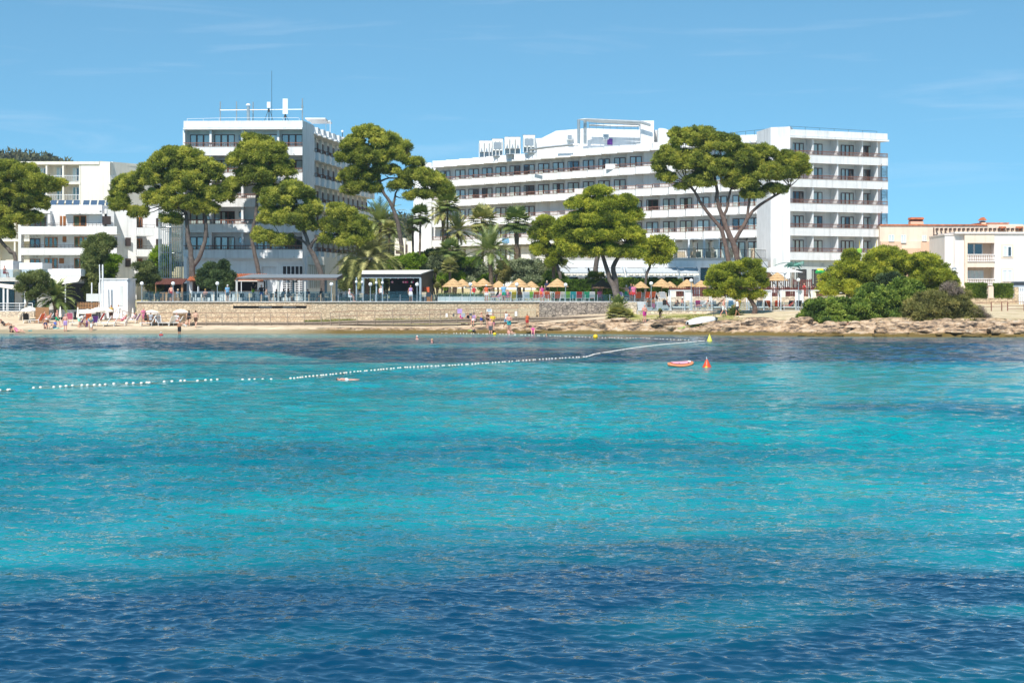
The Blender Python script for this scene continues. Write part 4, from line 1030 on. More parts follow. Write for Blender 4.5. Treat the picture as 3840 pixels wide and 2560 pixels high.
def tree(name, label, cat, Y, lobes, trunks, leafm, barkm, base=None, group=None, sub=.48, per=270, L=.25, wd=.34, dens=.80, flat=.75, up=.4, limbs=True, flatb=-.45, baseY=None, shell=.45):
    bx_, by_ = trunks[0][0][0], trunks[0][0][1]; bY = baseY or Y
    X0 = XX(bx_, bY); zb = base if base is not None else ground(X0, bY, False)
    t = thing(name, label, cat, (X0, bY, zb), 0, group)
    m = MB(); tips = []
    for ti, tr in enumerate(trunks):
        pts = []; rad = []
        for k, q in enumerate(tr):
            Yq = bY+(Y-bY)*min(1, k/2) if ti == 0 else Y
            p = W(q[0], q[1], Yq+(q[3] if len(q) > 3 else 0))
            if ti == 0 and k == 0: pts.append(Vector((p.x, p.y, zb-.3))); rad.append(q[2]/F*Yq*1.25); 
            pts.append(p); rad.append(q[2]/F*Yq)
        # smooth the line a little
        P2 = []; R2 = []
        for a in range(len(pts)-1):
            for u in (0, .33, .66):
                p0 = pts[max(0, a-1)]; p1 = pts[a]; p2 = pts[a+1]; p3 = pts[min(len(pts)-1, a+2)]
                P2.append(.5*((2*p1)+(p2-p0)*u+(2*p0-5*p1+4*p2-p3)*u*u+(3*p1-p0-3*p2+p3)*u**3)+Vector((random.gauss(0, .03), random.gauss(0, .03), 0))); R2.append((rad[a]*(1-u)+rad[a+1]*u)*random.uniform(.94, 1.07))
        P2.append(pts[-1]); R2.append(rad[-1]); m.tube(P2, R2, 9); tips.append((pts[-1], rad[-1], pts[-2])); tips.append((pts[-2], rad[-2], pts[-2]))
    if limbs:
        for lb in lobes:
            dy = lb[4] if len(lb) > 4 else 0
            c = W(lb[0], lb[1]+lb[3]*.15, Y+dy+random.uniform(-.8, .8)); tp = min(tips, key=lambda q: (q[0]-c).length)
            a = tp[0]; mid = a.lerp(c, .5)+Vector((random.uniform(-.3, .3), 0, -.15*(c-a).length*.6))
            r0 = min(tp[1]*.7, .11); m.tube([a, mid, c], [r0, r0*.6, .025], 6)
            for _ in range(3):
                e = c+Vector((random.uniform(-1, 1)*lb[2]/F*Y*.8, random.uniform(-1, 1), random.uniform(-.1, .8)*lb[3]/F*Y)); m.tube([mid.lerp(c, .6), e], [r0*.4, .012], 4)
    m.build('trunk', barkm, t, smooth=True)
    C, S = sub_clumps(lobes, Y, sub, dens, flatb); V, ti_ = leaves(C, S, per, L, wd, flat, up, shell)
    place('crown', tri_mesh('crown', V, ti_, leafm), t)
    return t
LS = 1.12
G1 = 'tall umbrella pines around the hotels'
tree('pine_tree', 'broad pine cut by the left edge, in front of the cream hotel', 'pine tree', 246,
  [(60,662,70,42),(130,690,75,42),(30,735,60,50),(110,760,70,50),(185,705,45,30),(225,685,26,14),(20,622,48,20),(90,640,50,28),(50,820,62,45),(15,870,40,40),(120,820,40,30),(-40,680,70,60),(-30,780,60,70)],
  [[(58,968,8),(40,945,7),(10,912,6.5),(-10,870,6),(10,800,5)],[(10,800,5),(60,740,4)]], 'pine_leaf', 'bark', group=G1)
tree('pine_tree', 'forked pine before the left hotel with the widest crown on its left side', 'pine tree', 237,
  [(480,700,55,45),(445,765,38,55),(560,672,65,55),(625,612,65,48),(700,602,62,50),(690,690,85,62),(780,655,65,55),(600,745,65,42),(700,770,85,45),(820,735,60,40),(520,800,45,25),(770,785,50,32),(640,825,42,22),(862,705,28,35),(640,565,25,18)],
  [[(722,1095,11.5),(720,1010,12.5),(716,960,10),(703,870,8),(695,800,6.5),(650,760,4)],[(724,1000,9),(752,955,8.5),(772,880,7.5),(770,800,6),(750,745,4)]], 'pine_leaf', 'bark', 3.19, G1)
tree('pine_tree', 'pine with a rounded high crown covering the middle of the left hotel front', 'pine tree', 239,
  [(965,548,60,38),(905,600,48,42),(1005,592,78,48),(960,665,85,45),(1060,640,52,42),(1082,700,36,28),(895,685,32,28),(1000,715,55,24),(940,520,35,16),(1040,560,35,25)],
  [[(980,1085,9.5),(975,1050,9.5),(958,960,8),(943,890,7),(957,820,6.5),(965,740,6),(970,690,4)],[(965,740,4),(1000,690,3)]], 'pine_leaf', 'bark', 3.19, G1)
tree('pine_tree', 'leaning pine with layered crown and a bent trunk rising through the brown pergola', 'pine tree', 233,
  [(1040,748,65,45),(1110,732,65,38),(1160,790,42,42),(1010,815,42,45),(1085,820,85,45),(1150,850,45,30),(1000,895,52,28),(1060,905,45,24),(968,880,18,26),(1100,700,40,18),
   (1280,800,50,32),(1340,850,50,42),(1250,850,52,42),(1310,905,55,32),(1372,890,24,32),(1225,900,28,24),(1250,778,24,14)],
  [[(1214,1100,10),(1205,1030,11),(1180,965,9.5),(1160,930,8.5),(1150,895,7),(1128,845,5)],[(1162,930,7),(1180,900,6),(1215,888,5),(1260,880,3.5)],[(1158,925,5),(1130,900,4.5),(1095,888,3.5),(1050,886,3)]], 'pine_leaf', 'bark', 3.19, G1)
tree('pine_tree', 'tallest slender pine between the two hotels with a long curved trunk', 'pine tree', 244,
  [(1382,502,62,32),(1330,545,52,34),(1440,535,62,38),(1295,590,36,32),(1385,595,75,45),(1480,585,52,38),(1522,560,20,28),(1340,640,44,22),(1445,640,52,22),(1385,665,36,22),(1300,665,38,24),(1345,700,50,24),(1312,715,36,16),(1400,710,36,22),
   (1550,612,40,20),(1560,660,60,32),(1625,682,48,34),(1515,692,32,28),(1660,712,36,34),(1590,728,50,18),(1480,700,24,20),(1530,740,20,14)],
  [[(1518,1090,9),(1512,1000,8.5),(1505,920,8),(1492,840,8),(1478,790,7.5),(1460,755,6.5),(1435,715,5.5),(1420,660,6),(1417,600,4.5)],[(1474,775,5),(1482,735,4),(1490,712,3)],[(1425,680,4),(1460,668,3),(1520,672,2.5)]], 'pine_leaf', 'bark', 3.19, G1)
tree('pine_tree', 'yellow green pine with twisted double trunk growing in front of the dark stone wall', 'pine tree', 220,
  [(2240,722,48,22),(2175,765,52,28),(2330,762,56,32),(2255,775,70,35),(2370,805,38,32),(2190,830,75,40),(2290,830,85,45),(2120,850,45,35),(2220,890,100,42),(2330,880,80,40),(2390,900,38,35),(2150,930,55,30),(2260,945,85,30),(2350,950,50,26),(2395,955,25,22),(2120,900,40,30)],
  [[(2314,1172,13),(2312,1110,12),(2290,1050,10),(2270,990,8),(2250,930,6)],[(2314,1120,11),(2308,1050,10),(2300,1000,9),(2325,955,6),(2345,915,4)]], 'bright_pine_leaf', 'bark', None, G1, sub=.45, per=260, L=.22, baseY=216.5, dens=1.1)
tree('pine_tree', 'yellow green pine standing left of the twisted one, its trunk behind the hedge', 'pine tree', 236,
  [(2045,838,42,26),(2022,880,36,38),(2070,890,50,40),(2110,950,50,35),(2040,940,40,34),(2085,985,42,20),(2010,935,18,24)],
  [[(2105,1060,6),(2095,1010,6),(2075,960,5),(2060,910,4)],[(2235,1060,10),(2236,980,9),(2245,920,8),(2230,860,5)]], 'bright_pine_leaf', 'bark', 3.19, G1, sub=.45, per=260, L=.22)
tree('pine_tree', 'small sparse pine crown floating over the grey awnings right of the twisted pine', 'pine tree', 232,
  [(2462,912,46,24),(2430,945,36,24),(2500,935,30,32),(2445,975,36,20),(2490,975,28,18),(2408,935,20,22)],
  [[(2420,1085,5),(2425,1030,5),(2440,990,4.5),(2455,940,3.5)]], 'bright_pine_leaf', 'bark', 3.19, G1, sub=.6, per=170, L=.34)
tree('pine_tree', 'largest spreading pine with many stems before the corner of the right hotel', 'pine tree', 241,
  [(2560,525,60,42),(2625,515,62,38),(2700,548,80,48),(2520,595,55,52),(2600,615,75,52),(2482,605,32,36),(2700,640,90,52),(2790,598,70,48),(2862,578,58,32),(2500,668,42,24),(2620,685,62,26),(2780,690,70,38),(2860,650,72,50),(2932,655,62,42),(2992,618,40,42),(2940,600,40,34),(2822,728,45,22),(2905,712,48,22),(2470,640,22,22),(3015,640,24,24),(2540,500,30,16),(2560,700,24,14)],
  [[(2768,1000,11),(2755,930,11),(2730,870,10),(2712,820,9),(2692,760,7.5),(2686,700,6),(2680,660,4)],[(2738,1000,9.5),(2722,930,8),(2705,860,7.5),(2668,815,6.5),(2635,770,6),(2605,720,5),(2575,685,4)],[(2750,910,8),(2790,845,7.5),(2812,805,6.5),(2850,768,5.5),(2905,735,4.5),(2962,700,3.5)],[(2800,830,5.5),(2806,780,5),(2812,740,4)],[(2712,815,5.5),(2728,770,5),(2740,710,4)]], 'pine_leaf', 'red_bark', 3.7, G1)
tree('pine_tree', 'low bushy pine with a short leaning trunk on the grassy bank before the sun deck', 'pine tree', 211,
  [(2815,995,42,24),(2752,1008,55,26),(2700,1030,50,30),(2668,1062,28,32),(2760,1065,75,36),(2838,1040,38,36),(2866,1066,18,20),(2720,1098,52,22),(2790,1108,44,18),(2842,1105,32,14),(2660,1100,18,14)],
  [[(2824,1195,12),(2832,1160,9.5),(2824,1138,8),(2805,1112,6),(2790,1085,4)]], 'bright_pine_leaf', 'red_bark', None, G1, sub=.42, per=260, L=.20)
# right-hand thicket
G2 = 'thicket on the rocks at the right'; LS = 1.3
tree('pine_tree', 'young pine with a pointed top at the left end of the right thicket', 'pine tree', 216, [(3190,965,26,28),(3185,1010,45,32),(3125,1040,38,30),(3235,1030,42,38),(3150,1085,70,35),(3240,1095,50,38),(3115,1090,28,28)], [[(3170,1195,7),(3178,1100,6),(3188,1000,4)]], 'bright_pine_leaf', 'bark', None, G2, sub=.45, per=240, L=.22)
tree('pine_tree', 'tallest young pine in the middle of the right thicket', 'pine tree', 218, [(3310,950,42,20),(3280,990,42,42),(3355,985,55,42),(3300,1045,75,45),(3400,1015,45,45),(3370,1080,60,38)], [[(3330,1195,7),(3335,1100,6),(3330,1000,4)]], 'bright_pine_leaf', 'bark', None, G2, sub=.45, per=240, L=.22)
tree('pine_tree', 'young pine on the right side of the thicket beside the street lamp', 'pine tree', 215, [(3470,985,50,28),(3505,1035,60,42),(3545,1075,42,42),(3455,1065,50,42),(3572,1115,24,22),(3500,1110,60,28)], [[(3475,1195,7),(3480,1100,6),(3485,1010,4)]], 'bright_pine_leaf', 'bark', None, G2, sub=.45, per=240, L=.22)
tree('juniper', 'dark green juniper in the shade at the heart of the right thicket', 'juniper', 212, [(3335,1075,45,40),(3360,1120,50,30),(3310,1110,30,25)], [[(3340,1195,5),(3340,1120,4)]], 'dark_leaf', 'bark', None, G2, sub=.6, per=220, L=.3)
tree('mastic_bush', 'long low glossy mastic bush along the left foot of the thicket', 'bush', 199.5, [(3105,1160,60,34),(3050,1190,48,24),(3190,1165,75,38),(3130,1206,90,20),(3240,1200,60,26),(3050,1205,40,16),(3060,1150,35,22),(3240,1150,50,40)], [[(3130,1212,3),(3135,1190,3)]], 'mastic_leaf', 'bark', None, G2, sub=.40, per=170, L=.22, wd=.6, flat=.8, limbs=False, flatb=-.9, dens=.9)
tree('mastic_bush', 'tall dense mastic bush bulging in the middle of the thicket', 'bush', 201, [(3300,1140,80,52),(3380,1125,60,50),(3350,1195,80,32),(3260,1110,45,35),(3400,1080,50,35)], [[(3330,1212,3),(3335,1170,3)]], 'mastic_leaf', 'bark', None, G2, sub=.40, per=170, L=.22, wd=.6, flat=.8, limbs=False, flatb=-.9, dens=.9)
tree('scrub_bush', 'brownish half dry bush low in the thicket right of the mastic', 'bush', 199, [(3450,1170,65,40),(3420,1210,60,18),(3520,1190,50,28),(3480,1130,50,30)], [[(3455,1212,3),(3455,1185,3)]], 'scrub_leaf', 'twig', None, G2, sub=.42, per=150, L=.28, wd=.25, limbs=True, flatb=-.9)
tree('scrub_bush', 'sprawling olive brown bush at the right end of the thicket', 'bush', 198.5, [(3565,1155,65,42),(3640,1185,50,32),(3600,1205,70,20),(3540,1130,45,30),(3590,1110,40,26)], [[(3590,1212,3),(3590,1180,3)]], 'scrub_leaf', 'twig', None, G2, sub=.42, per=150, L=.28, wd=.25, flatb=-.9)
tree('scrub_bush', 'leafless grey twiggy shrub at the right tip of the thicket', 'bush', 198, [(3695,1197,28,16),(3570,1090,35,25),(3665,1175,30,22)], [[(3690,1212,2),(3690,1200,2)]], 'twig', 'twig', None, G2, sub=.4, per=70, L=.34, wd=.08, flatb=-.9)
LS = 1.12
# left side
tree('cypress', 'tall dark ragged cypress behind the white flagpoles', 'cypress', 233, [(352,925,40,38),(402,915,26,26),(345,985,38,42),(350,1050,40,48),(338,1105,26,30),(380,890,18,18),(375,950,34,28)], [[(345,1165,5),(345,1080,5),(352,950,3)]], 'juniper_leaf', 'grey_bark', None, None, sub=.6, per=260, L=.26, flatb=-.9, dens=1.3)
tree('tamarisk', 'small leaning tree with a pale trunk over the open sunshade on the left beach', 'tree', 222, [(110,1045,42,24),(148,1040,30,22),(90,1075,30,26),(150,1085,32,22),(118,1108,28,22),(170,1060,18,18)], [[(76,1196,5),(92,1160,5),(106,1120,4),(112,1070,3)]], 'juniper_leaf', 'grey_bark', None, None, sub=.5, per=200, L=.22, flatb=-.9)
tree('juniper', 'rounded grey green juniper beside the white hut and globe lamp', 'juniper', 234, [(540,1010,40,24),(530,1045,26,26),(575,1055,28,30),(590,1085,24,20)], [[(560,1120,4),(560,1080,4),(550,1030,3)]], 'juniper_leaf', 'bark', 3.19, None, sub=.5, per=220, L=.22, flatb=-.9)
tree('cypress', 'narrow dark cypress tip just behind the rounded juniper', 'cypress', 236, [(560,1000,12,25),(570,1040,22,30),(580,1080,26,30)], [[(565,1120,3),(565,1040,3)]], 'dark_leaf', 'bark', 3.19, None, sub=.45, per=220, L=.22, flatb=-.9)
tree('leafy_tree', 'bright green leafy tree between the spiral staircase and the white block', 'tree', 250, [(605,955,38,26),(620,1000,28,34),(585,985,26,20),(600,1040,40,22)], [[(615,1080,4),(612,1020,4),(605,960,2)]], 'fresh_leaf', 'bark', None, None, sub=.6, per=90, L=.45, wd=.5, flat=.5, flatb=-.9)
tree('leafy_tree', 'bright green leafy tree right beside the tall cypress', 'tree', 238, [(425,972,32,14),(415,1010,22,26),(405,1060,16,40),(400,1100,12,30)], [[(408,1130,3),(408,1040,3),(420,975,2)]], 'fresh_leaf', 'bark', None, None, sub=.5, per=90, L=.42, wd=.5, flat=.5, flatb=-.9)
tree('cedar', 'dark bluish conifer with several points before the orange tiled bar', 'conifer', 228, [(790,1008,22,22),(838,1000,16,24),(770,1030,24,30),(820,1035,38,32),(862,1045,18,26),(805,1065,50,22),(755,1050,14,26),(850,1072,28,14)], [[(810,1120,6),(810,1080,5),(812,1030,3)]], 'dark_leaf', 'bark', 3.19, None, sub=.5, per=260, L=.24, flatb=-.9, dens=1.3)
# garden shrubs behind the terrace
G3 = 'garden shrubs behind the pool terrace'
for lab, Y, lb, mt in (('leafy green shrub mass between the date palms', 243, [(1700,1040,50,30),(1760,985,40,20),(1820,1060,40,30),(1660,1060,40,26)], 'fresh_leaf'),
      ('olive shrub filling the gap left of the twisted pine', 242, [(2080,1040,40,30),(2100,1060,30,24),(2050,1070,40,24)], 'mastic_leaf'),
      ('dark tall shrub behind the big drooping palm', 247, [(1330,1010,45,40),(1300,1060,30,36),(1420,1030,40,40),(1360,1060,50,30)], 'juniper_leaf'),
      ('grey green olive directly right of the stage roof', 245, [(1595,1005,38,28),(1640,985,36,28),(1630,1030,42,32),(1600,1060,30,20)], 'olive_leaf'),
      ('grey green olive behind the left group of straw parasols', 244, [(1735,1005,45,30),(1790,1020,38,32),(1755,1050,50,30),(1830,1030,22,24)], 'olive_leaf'),
      ('yellowish thin shrub between the two olives', 244, [(1885,1000,22,26),(1905,1030,26,34),(1870,1050,24,24),(1930,990,20,14)], 'scrub_leaf'),
      ('largest olive, rounded and silvery, left of the clipped hedge', 243, [(1965,1005,55,30),(2020,1010,38,32),(1985,1045,62,30),(2045,1035,26,30)], 'olive_leaf'),
      ('dark shrub behind the white walking woman at the stage', 245, [(1470,1030,50,35),(1440,1060,30,30),(1400,1080,40,20)], 'dark_leaf'),
      ('yellow green oleander beside the base of the tall curved pine', 243, [(1500,985,40,22),(1560,975,40,24),(1540,1015,34,24),(1475,1000,24,20)], 'fresh_leaf'),
      ('low dark green shrub above the stage between palms', 246, [(1640,955,50,22),(1700,965,40,24),(1590,960,24,18)], 'juniper_leaf')):
    tree('garden_shrub', lab, 'shrub', Y, lb, [[(lb[0][0], 1095, 4), (lb[0][0], lb[0][1]+20, 3)]], mt, 'grey_bark', 3.19, G3, sub=.5, per=230, L=.2, wd=.45, flatb=-.9)

def palm(label, px, py, basepy, Y, kind, rpx, nf=26, tr=5, base=3.19, name='palm_tree', cat='palm tree', lm=None, group='palms in the garden', droop=1.0, upb=0.0):
    rpx *= 1.18; nf = int(nf*1.3); c = W(px, py, Y); Rl = rpx/F*Y; zb = base if base is not None else ground(c.x, Y, False)
    t = thing(name, label, cat, (c.x, Y, zb), 0, group)
    lean = random.uniform(-.25, .25); m = MB(); n = 14
    pts = [Vector((c.x+lean*(1-k/n)**2*2, Y, zb-.2+(c.z-zb+.2)*k/n)) for k in range(n+1)]; r0 = tr/F*Y
    if (c.z-zb) > .5:
        m.tube(pts, [r0*(1.15 if k % 2 else .92)*(1.2 if k < 1 else 1) for k in range(n+1)], 9)
        for k in range(14):
            a = random.uniform(0, 6.28); m.tube([c+Vector((math.cos(a)*r0*.8, math.sin(a)*r0*.8, -random.uniform(.1, .8))), c+Vector((math.cos(a)*r0*2.2, math.sin(a)*r0*2.2, random.uniform(-.2, .3)))], [.05, .03], 5)
        m.build('trunk', 'palm_bark', t, smooth=True)
    V = []; T = []
    for i in range(nf):
        az = i*2.399+random.uniform(-.2, .2); el = R(78)-(i/nf)*R(105 if kind == 'date' else 125)+upb
        d0 = Vector((math.cos(az)*math.cos(el), math.sin(az)*math.cos(el), math.sin(el)))
        ln = Rl*random.uniform(.85, 1.1)
        tn = random.gauss(0, .1)+.1*math.sin(el)-(.08 if el < -.2 else 0)
        if kind == 'date':
            P = []; p = c.copy(); d = d0.copy(); ns = 12
            for k in range(ns+1):
                P.append(p.copy()); p = p+d*ln/ns*1.12; d = (d+Vector((0, 0, -.115*droop*(.5+k/ns)))).normalized()
            for k in range(ns):
                tg = (P[k+1]-P[k]).normalized(); side = tg.cross(Vector((0,0,1))); side = side.normalized() if side.length > .05 else Vector((1,0,0)); upv = side.cross(tg)
                V += [P[k]-side*.025, P[k]+side*.025, P[k+1]]; T.append(tn)
                if k > 1:
                    for u in (0, .33, .66):
                        q = P[k].lerp(P[k+1], u); ll = ln*.26*math.sin(math.pi*min(1, (k+u)/ns*.85+.15))+.08
                        for s_ in (-1, 1):
                            e = q+(side*s_*.75+tg*.65+upv*random.uniform(.0, .35)).normalized()*ll
                            V += [q-tg*.05, q+tg*.05, e]; T.append(tn+random.gauss(0, .05))
        else:
            st = c+d0*ln*.45; tg = d0; side = tg.cross(Vector((0,0,1))); side = side.normalized() if side.length > .05 else Vector((1,0,0)); upv = side.cross(tg)
            V += [c-side*.02, c+side*.02, st]; T.append(tn)
            nb_ = 15
            for k in range(nb_):
                a = R(-105+210*k/(nb_-1)); dd = (tg*math.cos(a)+side*math.sin(a)+upv*.12).normalized()
                dd = (dd+Vector((0, 0, -.18*droop))).normalized(); L_ = ln*.55*(1-.25*abs(a)/2)
                mid = st+dd*L_*.6; w_ = side*math.cos(a)-tg*math.sin(a); w_ = w_.normalized()*ln*.05
                V += [st, mid-w_, mid+w_]; T.append(tn); V += [mid-w_, mid+w_, st+dd*L_+Vector((0, 0, -.12*L_*droop))]; T.append(tn-.03)
    V = np.array([tuple(v) for v in V]); place('fronds', tri_mesh('fronds', V, np.array(T), lm or 'palm_leaf'), t)
    return t
palm('feathery date palm with long arching fronds on the left beach', 205, 1120, 1160, 224, 'date', 78, 34, 6, None)
palm('big drooping date palm left of the stage roof', 1378, 975, 1090, 236, 'date', 120, 70, 8, lm='dry_palm_leaf', droop=1.3)
palm('tall date palm behind the left hotel wing end', 1425, 838, 1000, 264, 'date', 88, 34, 6)
palm('tall slim fan palm with a dark shaggy trunk left of the right hotel', 1576, 808, 980, 243, 'fan', 46, 26, 4)
palm('shorter fan palm just left of the tall slim one, before the hillside', 1548, 850, 980, 252, 'fan', 34, 22, 4, lm='dry_palm_leaf')
palm('small fan palm beside the curved pine trunk', 1460, 858, 960, 256, 'fan', 34, 22, 4, lm='dry_palm_leaf')
palm('fan palm with a tall thin trunk hiding the left end of the right hotel', 1678, 762, 960, 250, 'fan', 52, 28, 4)
palm('date palm with upright pale fronds right of the thin fan palm', 1716, 868, 960, 247, 'date', 62, 26, 5, lm='dry_palm_leaf', droop=.7)
palm('half hidden date palm crown behind the tall thin fan palm', 1660, 800, 960, 258, 'date', 66, 26, 5, lm='dry_palm_leaf')
palm('pale fan palm behind the arching date palm near the middle', 1812, 826, 980, 250, 'fan', 62, 28, 5, lm='dry_palm_leaf')
palm('arching date palm with a thick short trunk before the right hotel', 1838, 945, 1030, 237, 'date', 88, 36, 8, droop=.8)
palm('stout fan palm with a thick brown trunk left of the yellow green pines', 1937, 830, 1000, 243, 'fan', 62, 30, 8)
palm('low dark fan palm cluster under the date palms', 1690, 935, 1000, 241, 'fan', 48, 24, 4)
palm('dense round fan palm bush above the left straw parasols', 1686, 1000, 1060, 240, 'fan', 36, 34, 4, lm='dry_palm_leaf')
palm('date palm crown low behind the yellow green pine', 2075, 985, 1060, 238, 'date', 60, 26, 6, lm='dry_palm_leaf', droop=.6)
palm('small yellow green fan palm before the clipped hedge', 2222, 1045, 1095, 226, 'fan', 32, 30, 4, lm='grass_leaf')
palm('second small fan palm touching the twisted pine trunk', 2252, 1042, 1095, 228, 'fan', 26, 26, 3, lm='grass_leaf')
palm('small date palm beneath the big one left of the stage', 1326, 1030, 1100, 236, 'date', 46, 22, 4)
palm('low spreading fan palm bush with dry skirt at the foot of the dark stone wall', 2312, 1182, 1210, 211.5, 'fan', 46, 40, 6, None, 'fan_palm_bush', 'palm bush', 'dry_palm_leaf', droop=1.2)
palm('low fan palm bush right beside the skirted one on the rock', 2350, 1190, 1210, 212, 'fan', 36, 34, 5, None, 'fan_palm_bush', 'palm bush', 'dry_palm_leaf', droop=1.2)
palm('tuft of upright dark green blades above the fan palm bush', 2318, 1158, 1180, 214.5, 'date', 40, 36, 3, None, 'spiky_plant', 'plant', 'palm_leaf', droop=.25, upb=.4)
palm('dark spiky tuft on the grass left of the low bushy pine', 2752, 1186, 1200, 209.5, 'date', 32, 36, 3, None, 'spiky_plant', 'plant', 'palm_leaf', droop=.25, upb=.45)
for lab, px, py, Y, r, lm in (('yucca rosette beside the stage roof end', 1632, 1022, 232, 12, 'grass_leaf'), ('yucca with two heads by the stage side wall', 1626, 1060, 231, 13, 'grass_leaf'), ('pale yucca clump behind the planter left end', 1640, 1078, 229, 15, 'dry_palm_leaf'), ('spiky yucca near the orange loungers', 1658, 1064, 230, 12, 'grass_leaf'), ('bright yellow yucca before the silvery olive', 1862, 1028, 233, 14, 'dry_palm_leaf'), ('small agave on the grass below the grey steps', 2476, 1168, 211, 8, 'dry_palm_leaf')):
    palm(lab, px, py, 1100, Y, 'date', r, 26, 2.5, 3.19 if px < 2400 else None, 'yucca', 'yucca', lm, 'yuccas by the stage', droop=.2, upb=.25)

# hedges
def hedge(label, a, b, thick, z0, z1, mt='hedge_leaf'):
    t = thing('clipped_hedge', label, 'hedge', ((a[0]+b[0])/2, (a[1]+b[1])/2, z0), 0, 'hedges')
    L = math.hypot(b[0]-a[0], b[1]-a[1]); n = int(L*(z1-z0+thick)*420)
    u = rng.random(n); v = rng.random(n); w_ = rng.random(n); f = rng.random(n)
    top = f > .62; v = np.where(top, 1, v); w_ = np.where(top, w_, 0)
    x = a[0]+(b[0]-a[0])*u; y = a[1]+(b[1]-a[1])*u+w_*thick+rng.normal(0, .05, n); z = z0+(z1-z0)*v+rng.normal(0, .05, n)
    p = np.stack([x, y, z], 1); ax = rand_dirs(n)*.8+np.array([0, -.4, .5]); s_ = rand_dirs(n); l = .2
    V = np.stack([p-s_*.07, p+s_*.07, p+ax*l], 1).reshape(-1, 3)
    place('foliage', tri_mesh('foliage', V, rng.normal(0, .12, n), mt), t)
    m = MB(); m.box(min(a[0], b[0])+.05, max(a[0], b[0])-.05, min(a[1], b[1])+.08, min(a[1], b[1])+thick-.05, z0, z1-.05); m.build('branches', 'dark_leaf', t)
hedge('long dark clipped hedge behind the left and middle straw parasols', (XX(2070, 233), 233), (XX(2310, 233), 233), 1.2, 3.2, ZZ(1053, 233))
hedge('brighter green uneven hedge right of the twisted pine trunks', (XX(2312, 231), 231), (XX(2378, 231), 231), 1.2, 3.2, ZZ(1047, 231), 'mastic_leaf')
hedge('dark clipped hedge below the grey awnings, right part', (XX(2380, 233), 233), (XX(2560, 233), 233), 1.2, 3.2, ZZ(1051, 233))
hedge('left square of bright hedge on the pink garden wall before the white house', (XX(3622, 226), 226), (XX(3702, 226), 226), .8, ZZ(1118, 226), ZZ(1066, 226), 'mastic_leaf')
hedge('right square of bright hedge on the pink garden wall near the parked car', (XX(3728, 226), 226), (XX(3800, 226), 226), .8, ZZ(1118, 226), ZZ(1068, 226), 'mastic_leaf')
hedge('dark hedge patch under the wooden fence on the left beach', (XX(232, 225), 225), (XX(282, 225), 225), 1., 1.2, ZZ(1165, 225))

# grass on the bank and along the walkway: nobody could count it
n = 26000; PX = rng.uniform(1140, 3300, n); V = []; T = []
for q in PX:
    X0 = XX(q, 208); s = rng.uniform(5.5, 13.5); Y0 = shore(X0)+s
    if q > 2760: continue
    if q < 2350 and not (9.6 < s < 12.6 and 1140 < q < 1820): continue
    if mnoise.noise(Vector((X0*.35, Y0*.5, 3))) < (.05 if q > 2300 else -.3): continue
    z = ground(X0, Y0); 
    if q > 2340 and Y0 > 211.5: continue
    a = rng.uniform(0, 6.28); h = rng.uniform(.06, .18) if q > 2300 else rng.uniform(.25, .55); wv = .035
    V += [(X0-wv, Y0, z-.02), (X0+wv, Y0, z-.02), (X0+.1*math.cos(a), Y0+.1*math.sin(a), z+h)]; T.append(rng.normal(.0, .15))
for _ in range(9000):
    q = rng.uniform(1140, 1830); Y0 = rng.uniform(215.7, 217.8); X0 = XX(q, Y0)
    if mnoise.noise(Vector((X0*.35, Y0*.5, 3))) < -.25 and q < 1700: continue
    z = ground(X0, Y0); h = rng.uniform(.2, .5); V += [(X0-.04, Y0, z-.02), (X0+.04, Y0, z-.02), (X0+rng.uniform(-.1, .1), Y0, z+h)]; T.append(rng.normal(-.05, .15))
tag(place('grass', tri_mesh('grass', np.array(V), np.array(T), 'grass_leaf')), 'sunlit tufts of grass on the rocky bank and along the walkway', 'grass', kind='stuff')
# far woods on the hills: one mass
C = []; S = []
n = 5200; xx_ = rng.uniform(-330, 120, n); yy_ = rng.uniform(600, 1000, n)
for x, y in zip(xx_, yy_):
    u = x/y*F+1920
    if -300 < u < 420 or 1330 < u < 1760:
        if rng.random() < .85 or y > 940: C.append((x, y, hillz(x, y)+2.2)); S.append(rng.uniform(2.2, 4.6))
for k in range(260):
    u = rng.choice([rng.uniform(-60, 330), rng.uniform(1360, 1680)]); y = rng.uniform(985, 1000); x = (u-1920)/F*y; C.append((x, y, hillz(x, y)+rng.uniform(1, 4.5))); S.append(rng.uniform(1.6, 3.8))
V, ti_ = leaves(C, S, 60, 1.6, .7, .9, .2, .5)
tag(place('distant_woods', tri_mesh('distant_woods', V, ti_, 'far_leaf')), 'hazy pine woods covering the far hills behind the hotels', 'woods', kind='stuff')
# ================================================================== terraces, walls, street furniture
TZ = 3.19; DZ = 2.27; UZ = 3.70
def wallthing(nm, label, a, b, t_, z0, z1, m_, cap=None, cat='wall'):
    t = thing(nm, label, cat, ((a[0]+b[0])/2, (a[1]+b[1])/2, z0)); m = MB(); m.obox(a, b, t_, z0, z1); m.build('masonry', m_, t)
    if cap: m = MB(); m.obox((a[0]-.0, a[1]-.06), (b[0], b[1]-.06), t_+.12, z1, z1+.06); m.build('coping', cap, t)
    return t
m = MB(); m.prism([(XX(512, 218), 218.35), (XX(2040, 218), 218.35), (XX(2388, 217.3), 217.75), (XX(2388, 217.3), 252), (XX(512, 218), 252)], 1.0, TZ); tag(m.build('terrace', 'deck_grey'), kind='structure')
m = MB(); m.prism([(XX(2390, 215), 215.4), (XX(3300, 214), 214.4), (XX(3300, 214), 224), (XX(2390, 215), 224)], .8, DZ); tag(m.build('sun_deck', 'deck_grey'), kind='structure')
